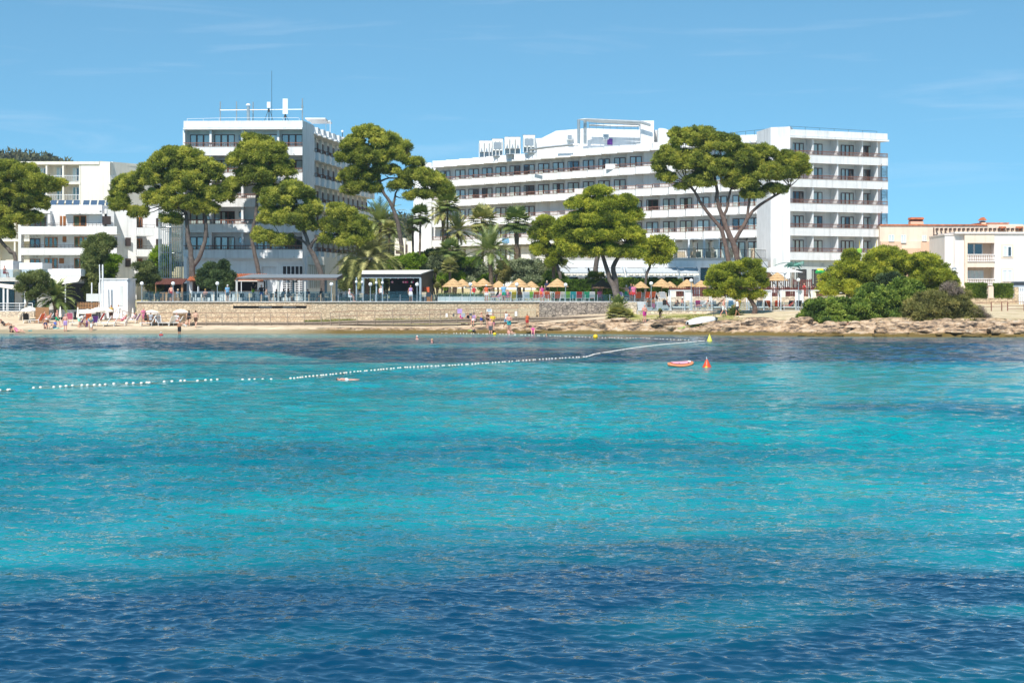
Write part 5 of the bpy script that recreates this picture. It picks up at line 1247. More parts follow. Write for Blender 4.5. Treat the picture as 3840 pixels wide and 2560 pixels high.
m = MB(); m.prism([(XX(2310, 224), 224.3), (XX(2500, 224), 224.3), (XX(2500, 222), 222.3), (XX(3400, 222), 222.3), (XX(3400, 222), 262), (XX(2310, 224), 262)], 1.5, UZ); tag(m.build('pool_terrace', 'concrete'), kind='structure')
# long retaining wall with its slot
t = thing('stone_retaining_wall', 'long pale rubble stone wall with a dark ventilation slot under the sea terrace', 'wall', (XX(1260, 218), 218, .5))
m = MB(); m.box(XX(512, 218), XX(2022, 218), 218, 218.3, .4, ZZ(1156, 218)); m.box(XX(512, 218), XX(874, 218), 218, 218.3, ZZ(1156, 218), 3.1); m.box(XX(1150, 218), XX(2022, 218), 218, 218.3, ZZ(1156, 218), 3.1)
m.box(XX(874, 218), XX(1150, 218), 217.93, 218.3, ZZ(1147, 218), 3.1); m.build('masonry', 'stone_wall', t)
m = MB(); m.box(XX(874, 218), XX(1150, 218), 218.22, 218.3, ZZ(1156, 218)+.01, ZZ(1147, 218)-.01); m.build('ventilation_slot', 'dark_void', t)
for px in (970, 1060): m = MB(); [m.box(XX(px, 218), XX(px+50, 218), 218.1, 218.2, ZZ(1155, 218)+.05+.08*k, ZZ(1155, 218)+.08+.08*k) for k in range(2)]; m.build('slot_louvre', 'metal_white', t)
m = MB(); m.box(XX(511, 218), XX(2388, 218), 217.85, 218.5, 3.1, 3.195); m.build('coping', 'concrete', t)
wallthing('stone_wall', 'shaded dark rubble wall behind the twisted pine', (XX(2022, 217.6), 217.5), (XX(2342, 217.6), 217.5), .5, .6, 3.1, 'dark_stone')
wallthing('stone_wall', 'short pale stone wall end right of the fan palm bush', (XX(2338, 217), 216.9), (XX(2388, 217), 216.9), .6, .8, 3.12, 'pale_stone')
wallthing('stone_wall', 'low pale stone wall carrying the sun deck above the grassy bank', (XX(2392, 215), 215), (XX(3300, 214), 214), .38, .8, DZ-.06, 'pale_stone', 'concrete')
wallthing('stone_wall', 'pale stone wall behind the orange loungers of the upper right terrace', (XX(2312, 224), 224), (XX(2500, 224), 224), .3, 3.1, 4.05, 'pale_stone', 'concrete')
wallthing('stone_wall', 'pale stone wall below the brown fence at the back of the sun deck', (XX(2500, 222), 222), (XX(3300, 222), 222), .3, 2.0, UZ+.02, 'pale_stone')
t = thing('steps', 'broad grey steps leading down to the sun deck beside the globe lamp', 'steps', (XX(2450, 216), 216, DZ))
m = MB()
for k in range(6): m.box(XX(2392, 216), XX(2508, 216), 215.7+.33*k, 218.0, DZ+.152*k, DZ+.152*(k+1)-.004)
m.build('treads', 'deck_grey', t)

# boardwalk and handrails
def bwz(px): return float(np.interp(px, [300, 560, 1210, 1300, 1650, 1950, 2320, 3840], [1.15, 1.02, 1.05, 1.2, 1.35, 1.55, 1.75, 2.0]))
def bwY(px): return float(np.interp(px, [300, 1210, 1400, 1960, 2320], [214.6, 214.3, 213.6, 212.6, 213.5]))
t = thing('boardwalk', 'narrow wooden boardwalk along the foot of the stone wall', 'boardwalk', (XX(1300, 214), 214, 1))
pts = [(XX(px, bwY(px)), bwY(px)) for px in range(560, 2330, 60)]; m = MB()
for a, b, px in zip(pts[:-1], pts[1:], range(560, 2330, 60)):
    za, zb = bwz(px), bwz(px+60)
    m.add([(a[0],a[1],za-.12),(b[0],b[1],zb-.12),(b[0],b[1]+1.5,zb-.12),(a[0],a[1]+1.5,za-.12),(a[0],a[1],za),(b[0],b[1],zb),(b[0],b[1]+1.5,zb),(a[0],a[1]+1.5,za)], [(0,3,2,1),(4,5,6,7),(0,1,5,4),(1,2,6,5),(2,3,7,6),(3,0,4,7)])
m.build('planks', 'grey_wood', t)
m = MB(); Q = [(XX(px, bwY(px)), bwY(px)+.1) for px in range(560, 2330, 60)]
for a, b, px in zip(Q[:-1], Q[1:], range(560, 2330, 60)): m.add([(a[0],a[1],bwz(px)-.42),(b[0],b[1],bwz(px+60)-.42),(b[0],b[1],bwz(px+60)-.13),(a[0],a[1],bwz(px)-.13)], [(0,1,2,3)])
m.build('edge_board', 'grey_wood', t)
for lab, pl in (('brown rusty handrail along the left half of the boardwalk', [533, 592, 652, 712, 773, 833, 893, 953, 1015, 1078, 1141, 1205]), ('grey brown handrail climbing along the right half of the boardwalk', [1240, 1272, 1339, 1406, 1473, 1541, 1611, 1651, 1713, 1777, 1820, 1877, 1942])):
    t = thing('handrail', lab, 'railing', (XX(pl[0], bwY(pl[0])), bwY(pl[0]), bwz(pl[0])))
    for px in pl: m = MB(); x, y, z = XX(px, bwY(px)), bwY(px)-.05, bwz(px); m.box(x-.035, x+.035, y-.035, y+.035, z-.5, z+.95); m.build('post', 'grey_wood', t)
    m = MB()
    for a, b in zip(pl[:-1], pl[1:]):
        A = Vector((XX(a, bwY(a)), bwY(a)-.05, bwz(a))); B = Vector((XX(b, bwY(b)), bwY(b)-.05, bwz(b)))
        for h in (.5, .97): m.bar(A+Vector((0,0,h)), B+Vector((0,0,h)), .05)
    m.build('rails', 'rail_brown', t)
t = thing('handrail', 'dark metal handrail of the beach steps beside the white hut', 'railing', (XX(470, 219), 219, 1.3))
m = MB()
for a, b in (((460, 1163), (476, 1170)), ((476, 1170), (540, 1180)), ((460, 1180), (476, 1187)), ((476, 1187), (540, 1197))): m.bar(W(*a, 219), W(*b, 219), .05)
for px, a, b in ((460, 1163, 1190), (476, 1170, 1197), (505, 1174, 1200)): m.bar(W(px, a, 219), W(px, b, 219), .05)
m.build('rails', 'rail_brown', t)

# picket fences
def picket(label, a, b, z0, z1, m_, sp=.16, w=.09, nm='picket_fence', skip=None):
    t = thing(nm, label, 'fence', ((a[0]+b[0])/2, (a[1]+b[1])/2, z0)); L = math.hypot(b[0]-a[0], b[1]-a[1]); n = int(L/sp); m = MB()
    for k in range(n+1):
        u = k/n
        if skip and skip[0] < u < skip[1]: continue
        x = a[0]+(b[0]-a[0])*u; y = a[1]+(b[1]-a[1])*u; m.box(x-w/2, x+w/2, y-.02, y+.02, z0, z1+random.uniform(-.03, .03))
    m.build('pickets', m_, t)
    m = MB(); [m.bar((a[0], a[1]+.05, z), (b[0], b[1]+.05, z), .06, .1) for z in (z0+.15, z1-.2)]
    for k in range(int(L/2)+1): u = k/max(1, int(L/2)); x = a[0]+(b[0]-a[0])*u; y = a[1]+(b[1]-a[1])*u; m.box(x-.06, x+.06, y+.08, y+.2, z0-.1, z1+.05)
    m.build('frame', m_, t); return t
U = 222.15
for lab, p0, p1 in (('reddish brown slatted fence behind the left white cabanas', 2512, 2668), ('reddish brown slatted fence hidden partly by the low bushy pine', 2668, 2840), ('reddish brown slatted fence behind the middle white cabanas', 2840, 2925), ('reddish brown slatted fence behind the right white cabanas', 2925, 3035), ('reddish brown fence end before the thicket', 3035, 3120)):
    picket(lab, (XX(p0, U), U), (XX(p1, U), U), UZ+.02, ZZ(1076, U), 'fence_wood', .17, .10, 'slatted_fence')
picket('tall dark brown fence behind the upper straw parasols', (XX(2862, 233), 233), (XX(2960, 233), 233), UZ, ZZ(1045, 233), 'fence_wood', .2, .1, 'slatted_fence')
picket('tall dark brown fence right of the decorative palm trunk', (XX(2975, 234), 234), (XX(3042, 234), 234), UZ, ZZ(1047, 234), 'fence_wood', .2, .11, 'slatted_fence')
picket('pale wooden picket gate against the stone wall above the rocks', (XX(1848, 217.2), 217.2), (XX(2008, 217), 217.2), ZZ(1187, 217.3), ZZ(1155, 217.2), 'wicker', .15, .07, 'picket_gate')
picket('brown picket fence above the folded sunshades on the left beach', (XX(290, 226), 226), (XX(392, 226), 226), ZZ(1158, 226), ZZ(1133, 226), 'wood', .17, .10)

# glass railings
def glassrail(label, px0, px1, step, Y, z0, h, posth, mid=False):
    t = thing('glass_railing', label, 'railing', (XX((px0+px1)/2, Y), Y, z0)); n = int((px1-px0)/step); 
    for k in range(n+1):
        m = MB(); x = XX(px0+k*step, Y); m.box(x-.03, x+.03, Y-.03, Y+.03, z0, z0+posth); m.build('post', 'wicker' if mid else 'metal_grey', t)
    for k in range(n):
        m = MB(); m.box(XX(px0+k*step, Y)+.06, XX(px0+(k+1)*step, Y)-.06, Y-.008, Y+.008, z0+.05, z0+h); m.build('pane', 'rail_glass', t)
glassrail('tall glass railing with beige posts before the cafe tables', 534, 1266, 44.6, 218.25, TZ, 1.05, .78, True)
glassrail('glass railing with thin grey posts from the pergola to the stage', 1268, 1640, 46.5, 218.25, TZ, .74, .74)
glassrail('glass railing with thin grey posts below the straw parasols and loungers', 1640, 2380, 46.2, 218.25, TZ, .74, .74)
glassrail('glass railing with dark thin posts along the front of the sun deck', 2418, 3060, 47.5, 215.15, DZ, .85, .85)
t = thing('metal_fence', 'light steel bar fence behind the loungers left of the twisted pine', 'fence', (XX(1950, 226), 226, TZ)); m = MB(); m.rail([(XX(1818, 226), 226), (XX(2078, 226), 226)], TZ, TZ+.98, .2, .03, .06); m.build('bars', 'metal_white', t)

# globe lamps
def globe(label, px, py, Y, zb, r=.205, group='globe lamps of the terrace', pole='steel_blue', tall=None):
    c = W(px, py, Y); t = thing('globe_lamp', label, 'lamp', (c.x, Y, zb), 0, group)
    m = MB(); m.tube([(c.x, Y, zb), (c.x, Y, c.z-r*.8)], .038, 8); m.lathe([(.09, 0), (.09, .05), (.04, .08)], (c.x, Y, zb)); m.lathe([(.05, 0), (.1, .05), (.1, .09)], (c.x, Y, c.z-r-.04)); m.build('pole', pole, t, smooth=False)
    m = MB(); m.ball(c, r, n=18, m=12); m.build('globe', 'lamp_white', t, smooth=True)
for lab, px, py, Y, zb in (('white globe lamp at the corner post beside the white hut', 532, 1063, 218.15, TZ), ('white globe lamp between the rounded juniper and the forked pine', 649, 1063, 218.15, TZ), ('white globe lamp before the dark conifer at the tiled bar', 815, 1063, 218.15, TZ), ('white globe lamp directly right of the brown pergola', 1243, 1066, 218.15, TZ), ('white globe lamp before the fat palm trunk left of the stage', 1389, 1066, 218.15, TZ), ('white globe lamp before the right part of the dark stage', 1564, 1067, 218.15, TZ), ('white globe lamp among the left group of straw parasols', 1764, 1066, 218.15, TZ), ('white globe lamp before the big straw parasol under the silvery olive', 1938, 1067, 218.15, TZ), ('pale globe lamp with a tripod stand before the dark hedge', 2121, 1068, 218.15, TZ),
    ('shaded blue grey globe lamp right of the steps of the sun deck', 2442, 1063, 215.1, DZ), ('white globe lamp at the left white cabana', 2592, 1052, 215.1, DZ), ('white globe lamp standing before the right cabanas', 2994, 1050, 215.1, DZ), ('white globe lamp beneath the big white parasol', 2943, 1022, 223.5, UZ)):
    globe(lab, px, py, Y, zb)
m_ = None
for lab, px, py, Y in (('small round wall globe under the pergola roof, left one', 1082, 1057, 224), ('small round globe right of the first under the pergola', 1110, 1056, 226), ('small globe on the steel portal left of the stage, outer one', 1336, 1057, 221), ('small globe on the steel portal left of the stage, inner one', 1358, 1058, 221), ('small globe on the slim post just inside the stage left edge', 1411, 1060, 220), ('small globe on the second slim post inside the stage left edge', 1434, 1060, 220.5)):
    c = W(px, py, Y); t = thing('globe_lamp', lab, 'lamp', (c.x, Y, TZ), 0, 'small globes on steel posts'); m = MB(); m.ball(c, .15, n=16, m=10); m.build('globe', 'lamp_white', t, smooth=True)
    if px > 1300: m = MB(); m.box(c.x-.07, c.x+.07, Y+.16, Y+.3, TZ, c.z+.5); m.build('post', 'steel_blue', t)
    else: m = MB(); m.tube([(c.x, Y, TZ), (c.x, Y, c.z-.1)], .03); m.build('post', 'metal_dark', t)

# pergola
t = thing('pergola', 'brown wooden flat pergola on white posts over the cafe tables', 'pergola', (XX(1075, 222), 222, TZ))
Ya, Yb = 220.6, 228.5; m = MB(); za, zb = ZZ(1049, Ya), ZZ(1049, Ya)+.14
m.add([(XX(884, Ya), Ya, za), (XX(1263, Ya), Ya, za-.06), (XX(1263, Ya), Yb, za+.25), (XX(884, Ya)+.8, Yb, za+.3), (XX(884, Ya), Ya, za+.2), (XX(1263, Ya), Ya, zb+.06), (XX(1263, Ya), Yb, za+.62), (XX(884, Ya)+.8, Yb, za+.66)], [(0,3,2,1),(4,5,6,7),(0,1,5,4),(1,2,6,5),(2,3,7,6),(3,0,4,7)]); m.build('roof', 'red_bark', t)
m = MB(); m.add([(XX(884, Ya), Ya-.02, za+.215), (XX(1263, Ya), Ya-.02, zb+.075), (XX(1263, Ya), Yb, za+.66), (XX(884, Ya)+.8, Yb, za+.70)], [(0,1,2,3)]); m.build('roofing_felt', 'metal_grey', t)
for px, Y, w_ in ((888, 220.8, .1), (1044, 220.8, .1), (1144, 220.8, .1), (1100, 226, .12), (1222, 227, .12), (1262, 227.5, .1), (1000, 227.5, .08)):
    m = MB(); x = XX(px, Y); m.box(x-w_, x+w_, Y-w_, Y+w_, TZ, za+.0); m.build('post', 'concrete' if Y < 222 else 'metal_grey', t)
for k in range(2): m = MB(); m.box(XX(1090+k*12, 226)-.05, XX(1090+k*12, 226)+.05, 226.3, 226.4, TZ, za); m.build('post', 'metal_grey', t)

# stage
t = thing('covered_stage', 'black draped open stage with a white sloping roof and steel posts', 'stage', (XX(1490, 226), 226, TZ))
Ys, Ye = 222.0, 231.5; x0, x1 = XX(1356, Ys), XX(1579, Ys); xb0, xb1 = XX(1425, Ye), XX(1626, Ye); zf, zk = ZZ(1027, Ys), ZZ(1012, Ye)
m = MB(); m.add([(x0, Ys, zf), (x1, Ys, zf+.02), (xb1, Ye, zk), (xb0-2, Ye, zk-.05), (x0, Ys, zf-.07), (x1, Ys, zf-.05), (xb1, Ye, zk-.07), (xb0-2, Ye, zk-.12)], [(0,1,2,3),(4,7,6,5),(0,4,5,1),(1,5,6,2),(2,6,7,3),(3,7,4,0)]); m.build('roof', 'canvas', t)
m = MB(); m.box(x0, x1, Ys-.05, Ys-.01, zf-.37, zf-.02); m.build('fascia', 'black', t)
m = MB(); m.box(x0, x1, Ys-.06, Ys+.04, zf-.46, zf-.375); m.bar((x1, Ys, zf-.02), (xb1, Ye, zk), .1); m.build('roof_beam', 'galvanised', t)
for x, y in ((XX(1362, Ys), Ys), (x1-.08, Ys), (XX(1622, Ye), Ye)): m = MB(); m.box(x-.11, x+.11, y-.1, y+.12, TZ, (zf-.46) if y == Ys else zk-.1); m.build('post', 'steel_blue', t)
m = MB(); m.box(XX(1462, Ye), xb1, Ye-.3, Ye, TZ, zk-.15); m.build('back_curtain', 'black', t)
m = MB(); m.add([(x1+.02, Ys+.15, TZ), (xb1, Ye-.3, TZ), (xb1, Ye-.3, zk-.1), (x1+.02, Ys+.15, zf-.06), (x1-.04, Ys+.15, TZ), (xb1-.06, Ye-.3, TZ), (xb1-.06, Ye-.3, zk-.1), (x1-.04, Ys+.15, zf-.06)], [(0,1,2,3),(7,6,5,4),(0,3,7,4)]); m.build('side_curtain', 'black', t)
m = MB(); m.box(x0+1.0, xb1-.3, Ys+3.2, Ye, TZ, TZ+.32); m.build('platform', 'deck_grey', t)
m = MB(); m.box(XX(1436, Ys+3), XX(1572, Ys+3), Ys+3.0, Ys+3.03, TZ+.35, TZ+1.1); m.build('glass_screen', 'rail_glass', t)
mat('pink_paper', (.55,.03,.16), .7); mat('light_pink_paper', (.75,.35,.42), .7)
cols = ['pink_paper', 'lamp_white', 'light_pink_paper']; LN = {}
for i in range(30):
    if i < 22: px, py, Y = 1368+i*9.6, 1041+2.5*math.sin(i*2.1), Ys+.25+.3*(i % 3); r = .085
    else: px, py, Y = [1513, 1517, 1522, 1527, 1545, 1549, 1567, 1471][i-22], 1057.5, Ys+2.5; r = .13
    ci = (i*7+i//3) % 3; c = W(px, py, Y); key = (ci, r)
    t = thing('paper_lantern', '%s paper lantern under the stage roof, %s from the left in its row' % (['deep pink', 'white', 'pale pink'][ci], nth(i if i < 22 else i-22)), 'lantern', c, 0, 'paper lanterns under the stage roof')
    if key not in LN:
        m = MB(); m.ball((0,0,0), r, .9); a_ = m.mesh('shade', cols[ci], True); m = MB(); m.tube([(0,0,r*.8), (0,0,.3)], .008, 4); LN[key] = (a_, m.mesh('string', 'black'))
    place('shade', LN[key][0], t, False); place('string', LN[key][1], t, False)

# straw parasols
def parasol_proto(dark=False):
    t = thing('straw_parasol', 'x', 'parasol'); mt = 'dark_thatch' if dark else 'thatch'  # dark copy has the shade painted into its thatch colour
    wob = lambda k, i: 1+.025*((k*7+i*3) % 5-2)/2
    m = MB()
    for r0, r1, z0, z1 in ((1.30, .80, 1.82, 2.16), (.98, .50, 2.10, 2.42), (.64, .04, 2.36, 2.76)):
        m.lathe([(r0-.03, z0-.05), (r0, z0), (r1, z1), (max(.02, r1-.08), z1-.06), (r0-.12, z0-.03)], (0,0,0), 20, wob=wob)
    m.build('thatch_roof', mt, t, world=False)
    m = MB(); m.tube([(0,0,0), (0,0,2.7)], .055, 8); m.build('pole', 'wood' if not dark else 'rail_brown', t, world=False)
    m = MB(); [m.bar((0,0,1.9), (1.1*math.cos(a), 1.1*math.sin(a), 1.84), .03) for a in np.arange(0, 6.28, .785)]; m.build('ribs', 'rail_brown', t, world=False)
    return t
PP = parasol_proto(); used = [False]
for lab, px, py, hw, ry in (('big straw parasol, leftmost of all beside the stage garden', 1699, 1044, 43, 1069), ('straw parasol overlapping the right side of the leftmost one', 1733, 1046, 34, 1069), ('small straw parasol behind the globe lamp', 1777, 1053, 30, 1071), ('big straw parasol right of the globe lamp among the left group', 1812, 1044, 38, 1069), ('straw parasol before the yellow yucca', 1870, 1053, 33, 1073), ('big straw parasol beneath the silvery olive, behind a globe lamp', 1946, 1044, 44, 1068), ('straw parasol right of the one beneath the silvery olive', 1992, 1054, 33, 1073),
      ('straw parasol standing alone before the dark hedge', 2090, 1044, 43, 1067), ('tiny straw parasol far behind the twisted pine trunk', 2257, 1067, 17, 1075), ('straw parasol right of the twisted pine before the hedge', 2403, 1055, 34, 1075), ('big straw parasol right of the blue grey globe lamp', 2481, 1045, 40, 1068), ('straw parasol tucked behind the big one near the left cabana', 2512, 1055, 32, 1074), ('big straw parasol above the slatted fence left of the bushy pine', 2576, 1047, 36, 1070), ('straw parasol touching the left edge of the bushy pine', 2629, 1051, 34, 1073),
      ('small low straw parasol peeping between two bigger ones over the fence', 2556, 1066, 22, 1074), ('straw parasol under the white parasol, partly behind the bushy pine', 2880, 1020, 28, 1040), ('straw parasol under the white parasol, the full right one', 2915, 1021, 42, 1043)):
    # distance from its width (1.3 m radius), base on the deck it stands on
    Y = 227.5 if hw > 37 else (229.5 if hw > 31 else 232); Y += (px % 7)*.3; zb = TZ if px < 2450 else UZ
    if px < 2450: pass
    s = hw/F*Y/1.3; c = W(px, py, Y); t = PP if not used[0] else copy_tree(PP); used[0] = True
    z0 = c.z-2.76*s; t.location = (c.x, Y, z0); t['label'] = lab; t['group'] = 'straw parasols'; t.scale = (s, s, s)
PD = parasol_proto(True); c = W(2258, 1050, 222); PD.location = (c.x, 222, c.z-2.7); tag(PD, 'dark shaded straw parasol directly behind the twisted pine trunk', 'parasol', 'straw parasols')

# beach sunshades
def sunshade(label, px, py, hw, Yb, gz, open_=True):
    c = W(px, py, Yb); s = hw/F*Yb if open_ else 1; t = thing('beach_sunshade', label, 'sunshade', (c.x, Yb, gz), 0, 'cream sunshades on the beach')
    top = c.z; m = MB()
    if open_:
        n = 16; prof = [(s, -.46*s/1.0-.10), (s, -.40*s), (s*.72, -.24*s), (s*.38, -.09*s), (.02, 0)]
        m.lathe([(r, z) for r, z in prof], (c.x, Yb, top), n, wob=lambda k, i: (1.0 if k % 2 else .965) if i < 3 else 1)
        m.lathe([(s*.95, -.44*s), (s*.7, -.28*s), (.03, -.06)], (c.x, Yb, top), n); m.build('canopy', 'canvas', t)
        m = MB(); [m.bar((c.x, Yb, top-.5), (c.x+.8*s*math.cos(a), Yb+.8*s*math.sin(a), top-.36*s), .02) for a in np.arange(0, 6.28, .785)]; m.build('ribs', 'metal_white', t)
    else:
        m.lathe([(.17, -1.15), (.20, -1.05), (.13, -.5), (.07, -.1), (.01, 0)], (c.x, Yb, top), 8, wob=lambda k, i: 1 if k % 2 else .8); m.build('canopy', 'canvas', t)
    m = MB(); m.tube([(c.x, Yb, gz-.1), (c.x, Yb, top-.02)], .025, 6); m.build('pole', 'metal_white', t)
for lab, px, py, hw, fy, op in (('open cream sunshade at the left before the wooden board', 112, 1149, 34, 1205, 1), ('open cream sunshade left of the wider pair near the dark hut', 328, 1158, 33, 1205, 1), ('open cream sunshade, left of the overlapping pair', 368, 1151, 32, 1202, 1), ('open cream sunshade, right of the overlapping pair', 398, 1153, 30, 1200, 1), ('open cream sunshade before the stone wall beside the chalkboard', 570, 1160, 33, 1208, 1), ('open cream sunshade before the stone wall near the walking couple', 679, 1157, 32, 1208, 1),
     ('folded sunshade beside the man in green shorts', 226, 1149, 0, 1203, 0), ('folded sunshade between the left palm and the dark hut', 292, 1151, 0, 1203, 0), ('folded sunshade close to the walker in the white shirt', 444, 1154, 0, 1204, 0), ('folded sunshade at the left end of the stone wall', 498, 1154, 0, 1203, 0)):
    g = on_ground(px, fy); sunshade(lab, px, py, hw, g.y, g.z, bool(op))

# left beach club
BR = thing('beach_restaurant', 'white two level beach restaurant at the left edge with glass fronts and roof terrace', 'restaurant', (XX(90, 230), 230, 1.2)); Yq = 230.
r_ = lambda px, Y=Yq: XX(px, Y); q_ = lambda py, Y=Yq: ZZ(py, Y)
m = MB(); m.box(r_(-60), r_(190), Yq, Yq+12, q_(1055), q_(1040)); m.box(r_(-60), r_(190), Yq+.5, Yq+12, .8, 2.05); m.box(r_(44), r_(73), Yq+1.4, Yq+1.7, 2.05, q_(1055)); m.box(r_(128), r_(190), Yq+1.4, Yq+1.7, 2.05, q_(1055)); m.build('wall', 'concrete', BR)
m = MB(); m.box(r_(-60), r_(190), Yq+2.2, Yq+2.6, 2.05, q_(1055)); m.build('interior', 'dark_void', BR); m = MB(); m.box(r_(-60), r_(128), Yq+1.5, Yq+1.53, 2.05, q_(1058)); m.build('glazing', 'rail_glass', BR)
for px in (-20, 23, 38, 103): m = MB(); x = r_(px); m.box(x-.09, x+.09, Yq-1.2, Yq-1.0, 2.05, q_(1072)); m.build('post', 'metal_white', BR)
m = MB(); m.add([(r_(-60), Yq-1.3, q_(1062)), (r_(72), Yq-1.3, q_(1083)), (r_(72), Yq+.4, q_(1070)), (r_(-60), Yq+.4, q_(1056)), (r_(-60), Yq-1.3, q_(1066)), (r_(72), Yq-1.3, q_(1087)), (r_(72), Yq+.4, q_(1074)), (r_(-60), Yq+.4, q_(1060))], [(0,1,2,3),(7,6,5,4),(0,4,5,1),(1,5,6,2)]); m.build('awning', 'canvas', BR)
m = MB(); m.rail([(r_(-60), Yq-1.3), (r_(132), Yq-1.3)], 2.05, 2.95, 1.3, .06, .07); [m.bar((r_(-60), Yq-1.3, 2.05+h), (r_(132), Yq-1.3, 2.05+h), .04) for h in (.3, .6)]; m.build('railing', 'metal_white', BR)
m = MB(); m.box(r_(-60), r_(140), Yq-1.5, Yq+.5, .9, 2.04); m.build('plinth', 'pale_stone', BR)
m = MB(); m.box(r_(40), r_(128), Yq+4, Yq+9, q_(1040), q_(983)); m.box(r_(-40), r_(8), Yq+5, Yq+9, q_(1040), q_(975)); m.build('roof_room', 'white', BR)
m = MB(); m.box(r_(-50), r_(182), Yq+.2, Yq+.22, q_(1040), q_(1010)); m.build('glass_balustrade', 'rail_glass', BR)
m = MB(); m.lathe([(.48, 0), (.5, .6), (.48, .85), (.40, .9)], (r_(58), Yq+.9, q_(1040))); m.build('round_planter', 'wicker', BR)
RB = thing('white_restaurant', 'white restaurant with a slanted white awning and dark interior behind the left palm', 'restaurant', (XX(245, 229), 229, 1.5)); Yq = 229.
m = MB(); m.box(r_(182), r_(306), Yq+.6, Yq+10, q_(1035), q_(1009)); m.box(r_(182), r_(306), Yq+4, Yq+10, 1, q_(1035)); m.box(r_(225), r_(400), Yq-4.6, Yq+2, 1.4, q_(1160)); m.build('wall', 'white', RB)
m = MB(); m.add([(r_(182), Yq-.9, q_(1052)), (r_(240), Yq-.9, q_(1067)), (r_(306), Yq-.9, q_(1056)), (r_(306), Yq+.6, q_(1037)), (r_(182), Yq+.6, q_(1037))], [(0,1,2,3,4)]); m.build('awning', 'canvas', RB)
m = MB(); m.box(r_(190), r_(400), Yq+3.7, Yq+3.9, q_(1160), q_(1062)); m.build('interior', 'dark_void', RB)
for px in (258, 356, 384): m = MB(); x = r_(px); m.box(x-.06, x+.06, Yq-.8, Yq-.68, q_(1160), q_(1060)); m.build('post', 'metal_white', RB)
m = MB(); m.box(r_(338), r_(412), Yq-1.1, Yq-1.05, q_(1130), q_(1101)); m.build('windbreak', 'cool_wall', RB)
t = thing('dark_store', 'low black opening of a beach store under the stone platform behind the sunshades', 'store', (XX(330, 224), 224, 1)); m = MB(); m.box(XX(278, 224), XX(382, 224), 224, 224.3, .9, ZZ(1169, 224)); m.build('opening', 'dark_void', t); m = MB(); m.box(XX(382, 224), XX(392, 224), 223.8, 224.3, .9, ZZ(1166, 224)); m.build('jamb', 'white', t)
t = thing('white_hut', 'white flat roofed hut with a grey door left of the stone wall', 'hut', (XX(463, 226), 226, 2)); Yq = 225.
m = MB(); m.box(r_(413), r_(508), Yq, Yq+5, 1.3, q_(1049)); m.box(r_(418), r_(508), Yq-.5, Yq, 1.3, q_(1086)); m.box(r_(500), r_(516), Yq-.9, Yq+2, 1.3, q_(1058)); m.build('wall', 'white', t)
m = MB(); m.box(r_(410), r_(512), Yq-.12, Yq+5.1, q_(1049), q_(1045)); m.build('roof_edge', 'white2', t); m = MB(); m.box(r_(483), r_(497), Yq-.54, Yq-.505, q_(1146), q_(1073)); m.build('door', 'cool_wall', t)
for lab, px in (('left one of two tall white flagpoles', 373), ('right and thicker one of two tall white flagpoles', 385)):
    t = thing('flagpole', lab, 'flagpole', (XX(px+3, 222.5), 222.5, 1.8)); a = W(px, 994, 222.5); m = MB(); m.tube([(XX(px+(5 if px == 373 else 1), 222.5), 222.5, 1.6), a], [.07 if px == 373 else .1, .06 if px == 373 else .09], 8); m.build('pole', 'metal_white', t); m = MB(); m.ball(a, .07); m.build('finial', 'metal_white', t)
t = thing('beach_stand', 'brown timber stand with ramp at the left edge of the beach', 'timber stand', (XX(20, 218), 218, 1.2)); Yq = 219.
m = MB(); m.box(r_(-30), r_(43), Yq-.1, Yq+.1, q_(1113), q_(1106)); m.box(r_(34), r_(40), Yq-.1, Yq+.1, 1.0, q_(1113)); m.build('beams', 'wood', t)
m = MB(); m.box(r_(-30), r_(46), Yq-.6, Yq+1, q_(1203), q_(1193)); m.add([(r_(-30), Yq-.8, 1.05), (r_(88), Yq-2.2, .75), (r_(88), Yq-1.8, .72), (r_(-30), Yq-.4, 1.0), (r_(-30), Yq-.8, .8), (r_(88), Yq-2.2, .62), (r_(88), Yq-1.8, .6), (r_(-30), Yq-.4, .8)], [(0,1,2,3),(0,4,5,1),(1,5,6,2)]); m.build('ramp', 'wood', t)
m = MB(); m.box(r_(-30), r_(36), Yq+.4, Yq+.6, 1.1, q_(1168)); m.build('plank_wall', 'wood', t)
t = thing('wooden_board', 'upright brown wooden panel behind the orange lounger', 'panel', (XX(158, 218.5), 218.5, 1)); m = MB(); m.box(XX(133, 218.5), XX(183, 218.5), 218.5, 218.56, .9, ZZ(1152, 218.5)); m.build('panel', 'wood', t); m = MB(); [m.box(XX(p_, 218.5)-.05, XX(p_, 218.5)+.05, 218.57, 218.67, .9, ZZ(1154, 218.5)) for p_ in (135, 181)]; m.build('posts', 'wood', t)
# chalkboard
g = on_ground(590, 1218); t = thing('chalkboard', 'leaning A frame chalkboard with white scribbled lines on the sand', 'chalkboard', g)
x = g.x; Yc = g.y; zt = ZZ(1183, Yc); m = MB(); 
m.add([(x-.15, Yc, g.z), (x+.42, Yc, g.z), (x+.30, Yc+.30, zt), (x-.27, Yc+.30, zt), (x-.15, Yc+.05, g.z), (x+.42, Yc+.05, g.z), (x+.30, Yc+.35, zt), (x-.27, Yc+.35, zt)], [(0,1,2,3),(7,6,5,4),(0,3,7,4),(1,5,6,2),(2,6,7,3)]); m.build('board', 'metal_dark', t)
m = MB()
for k in range(7):
    u = .28+.09*k; zz = zt+(g.z-zt)*u; y = Yc+.30*(1-u)-.015; xo = x-.27+.12*u
    for j in range(5): m.bar((xo+.08+.085*j, y, zz+random.uniform(-.01, .01)), (xo+.14+.085*j, y, zz+random.uniform(-.02, .02)), .012)
m.build('chalk_writing', 'white_plastic', t)
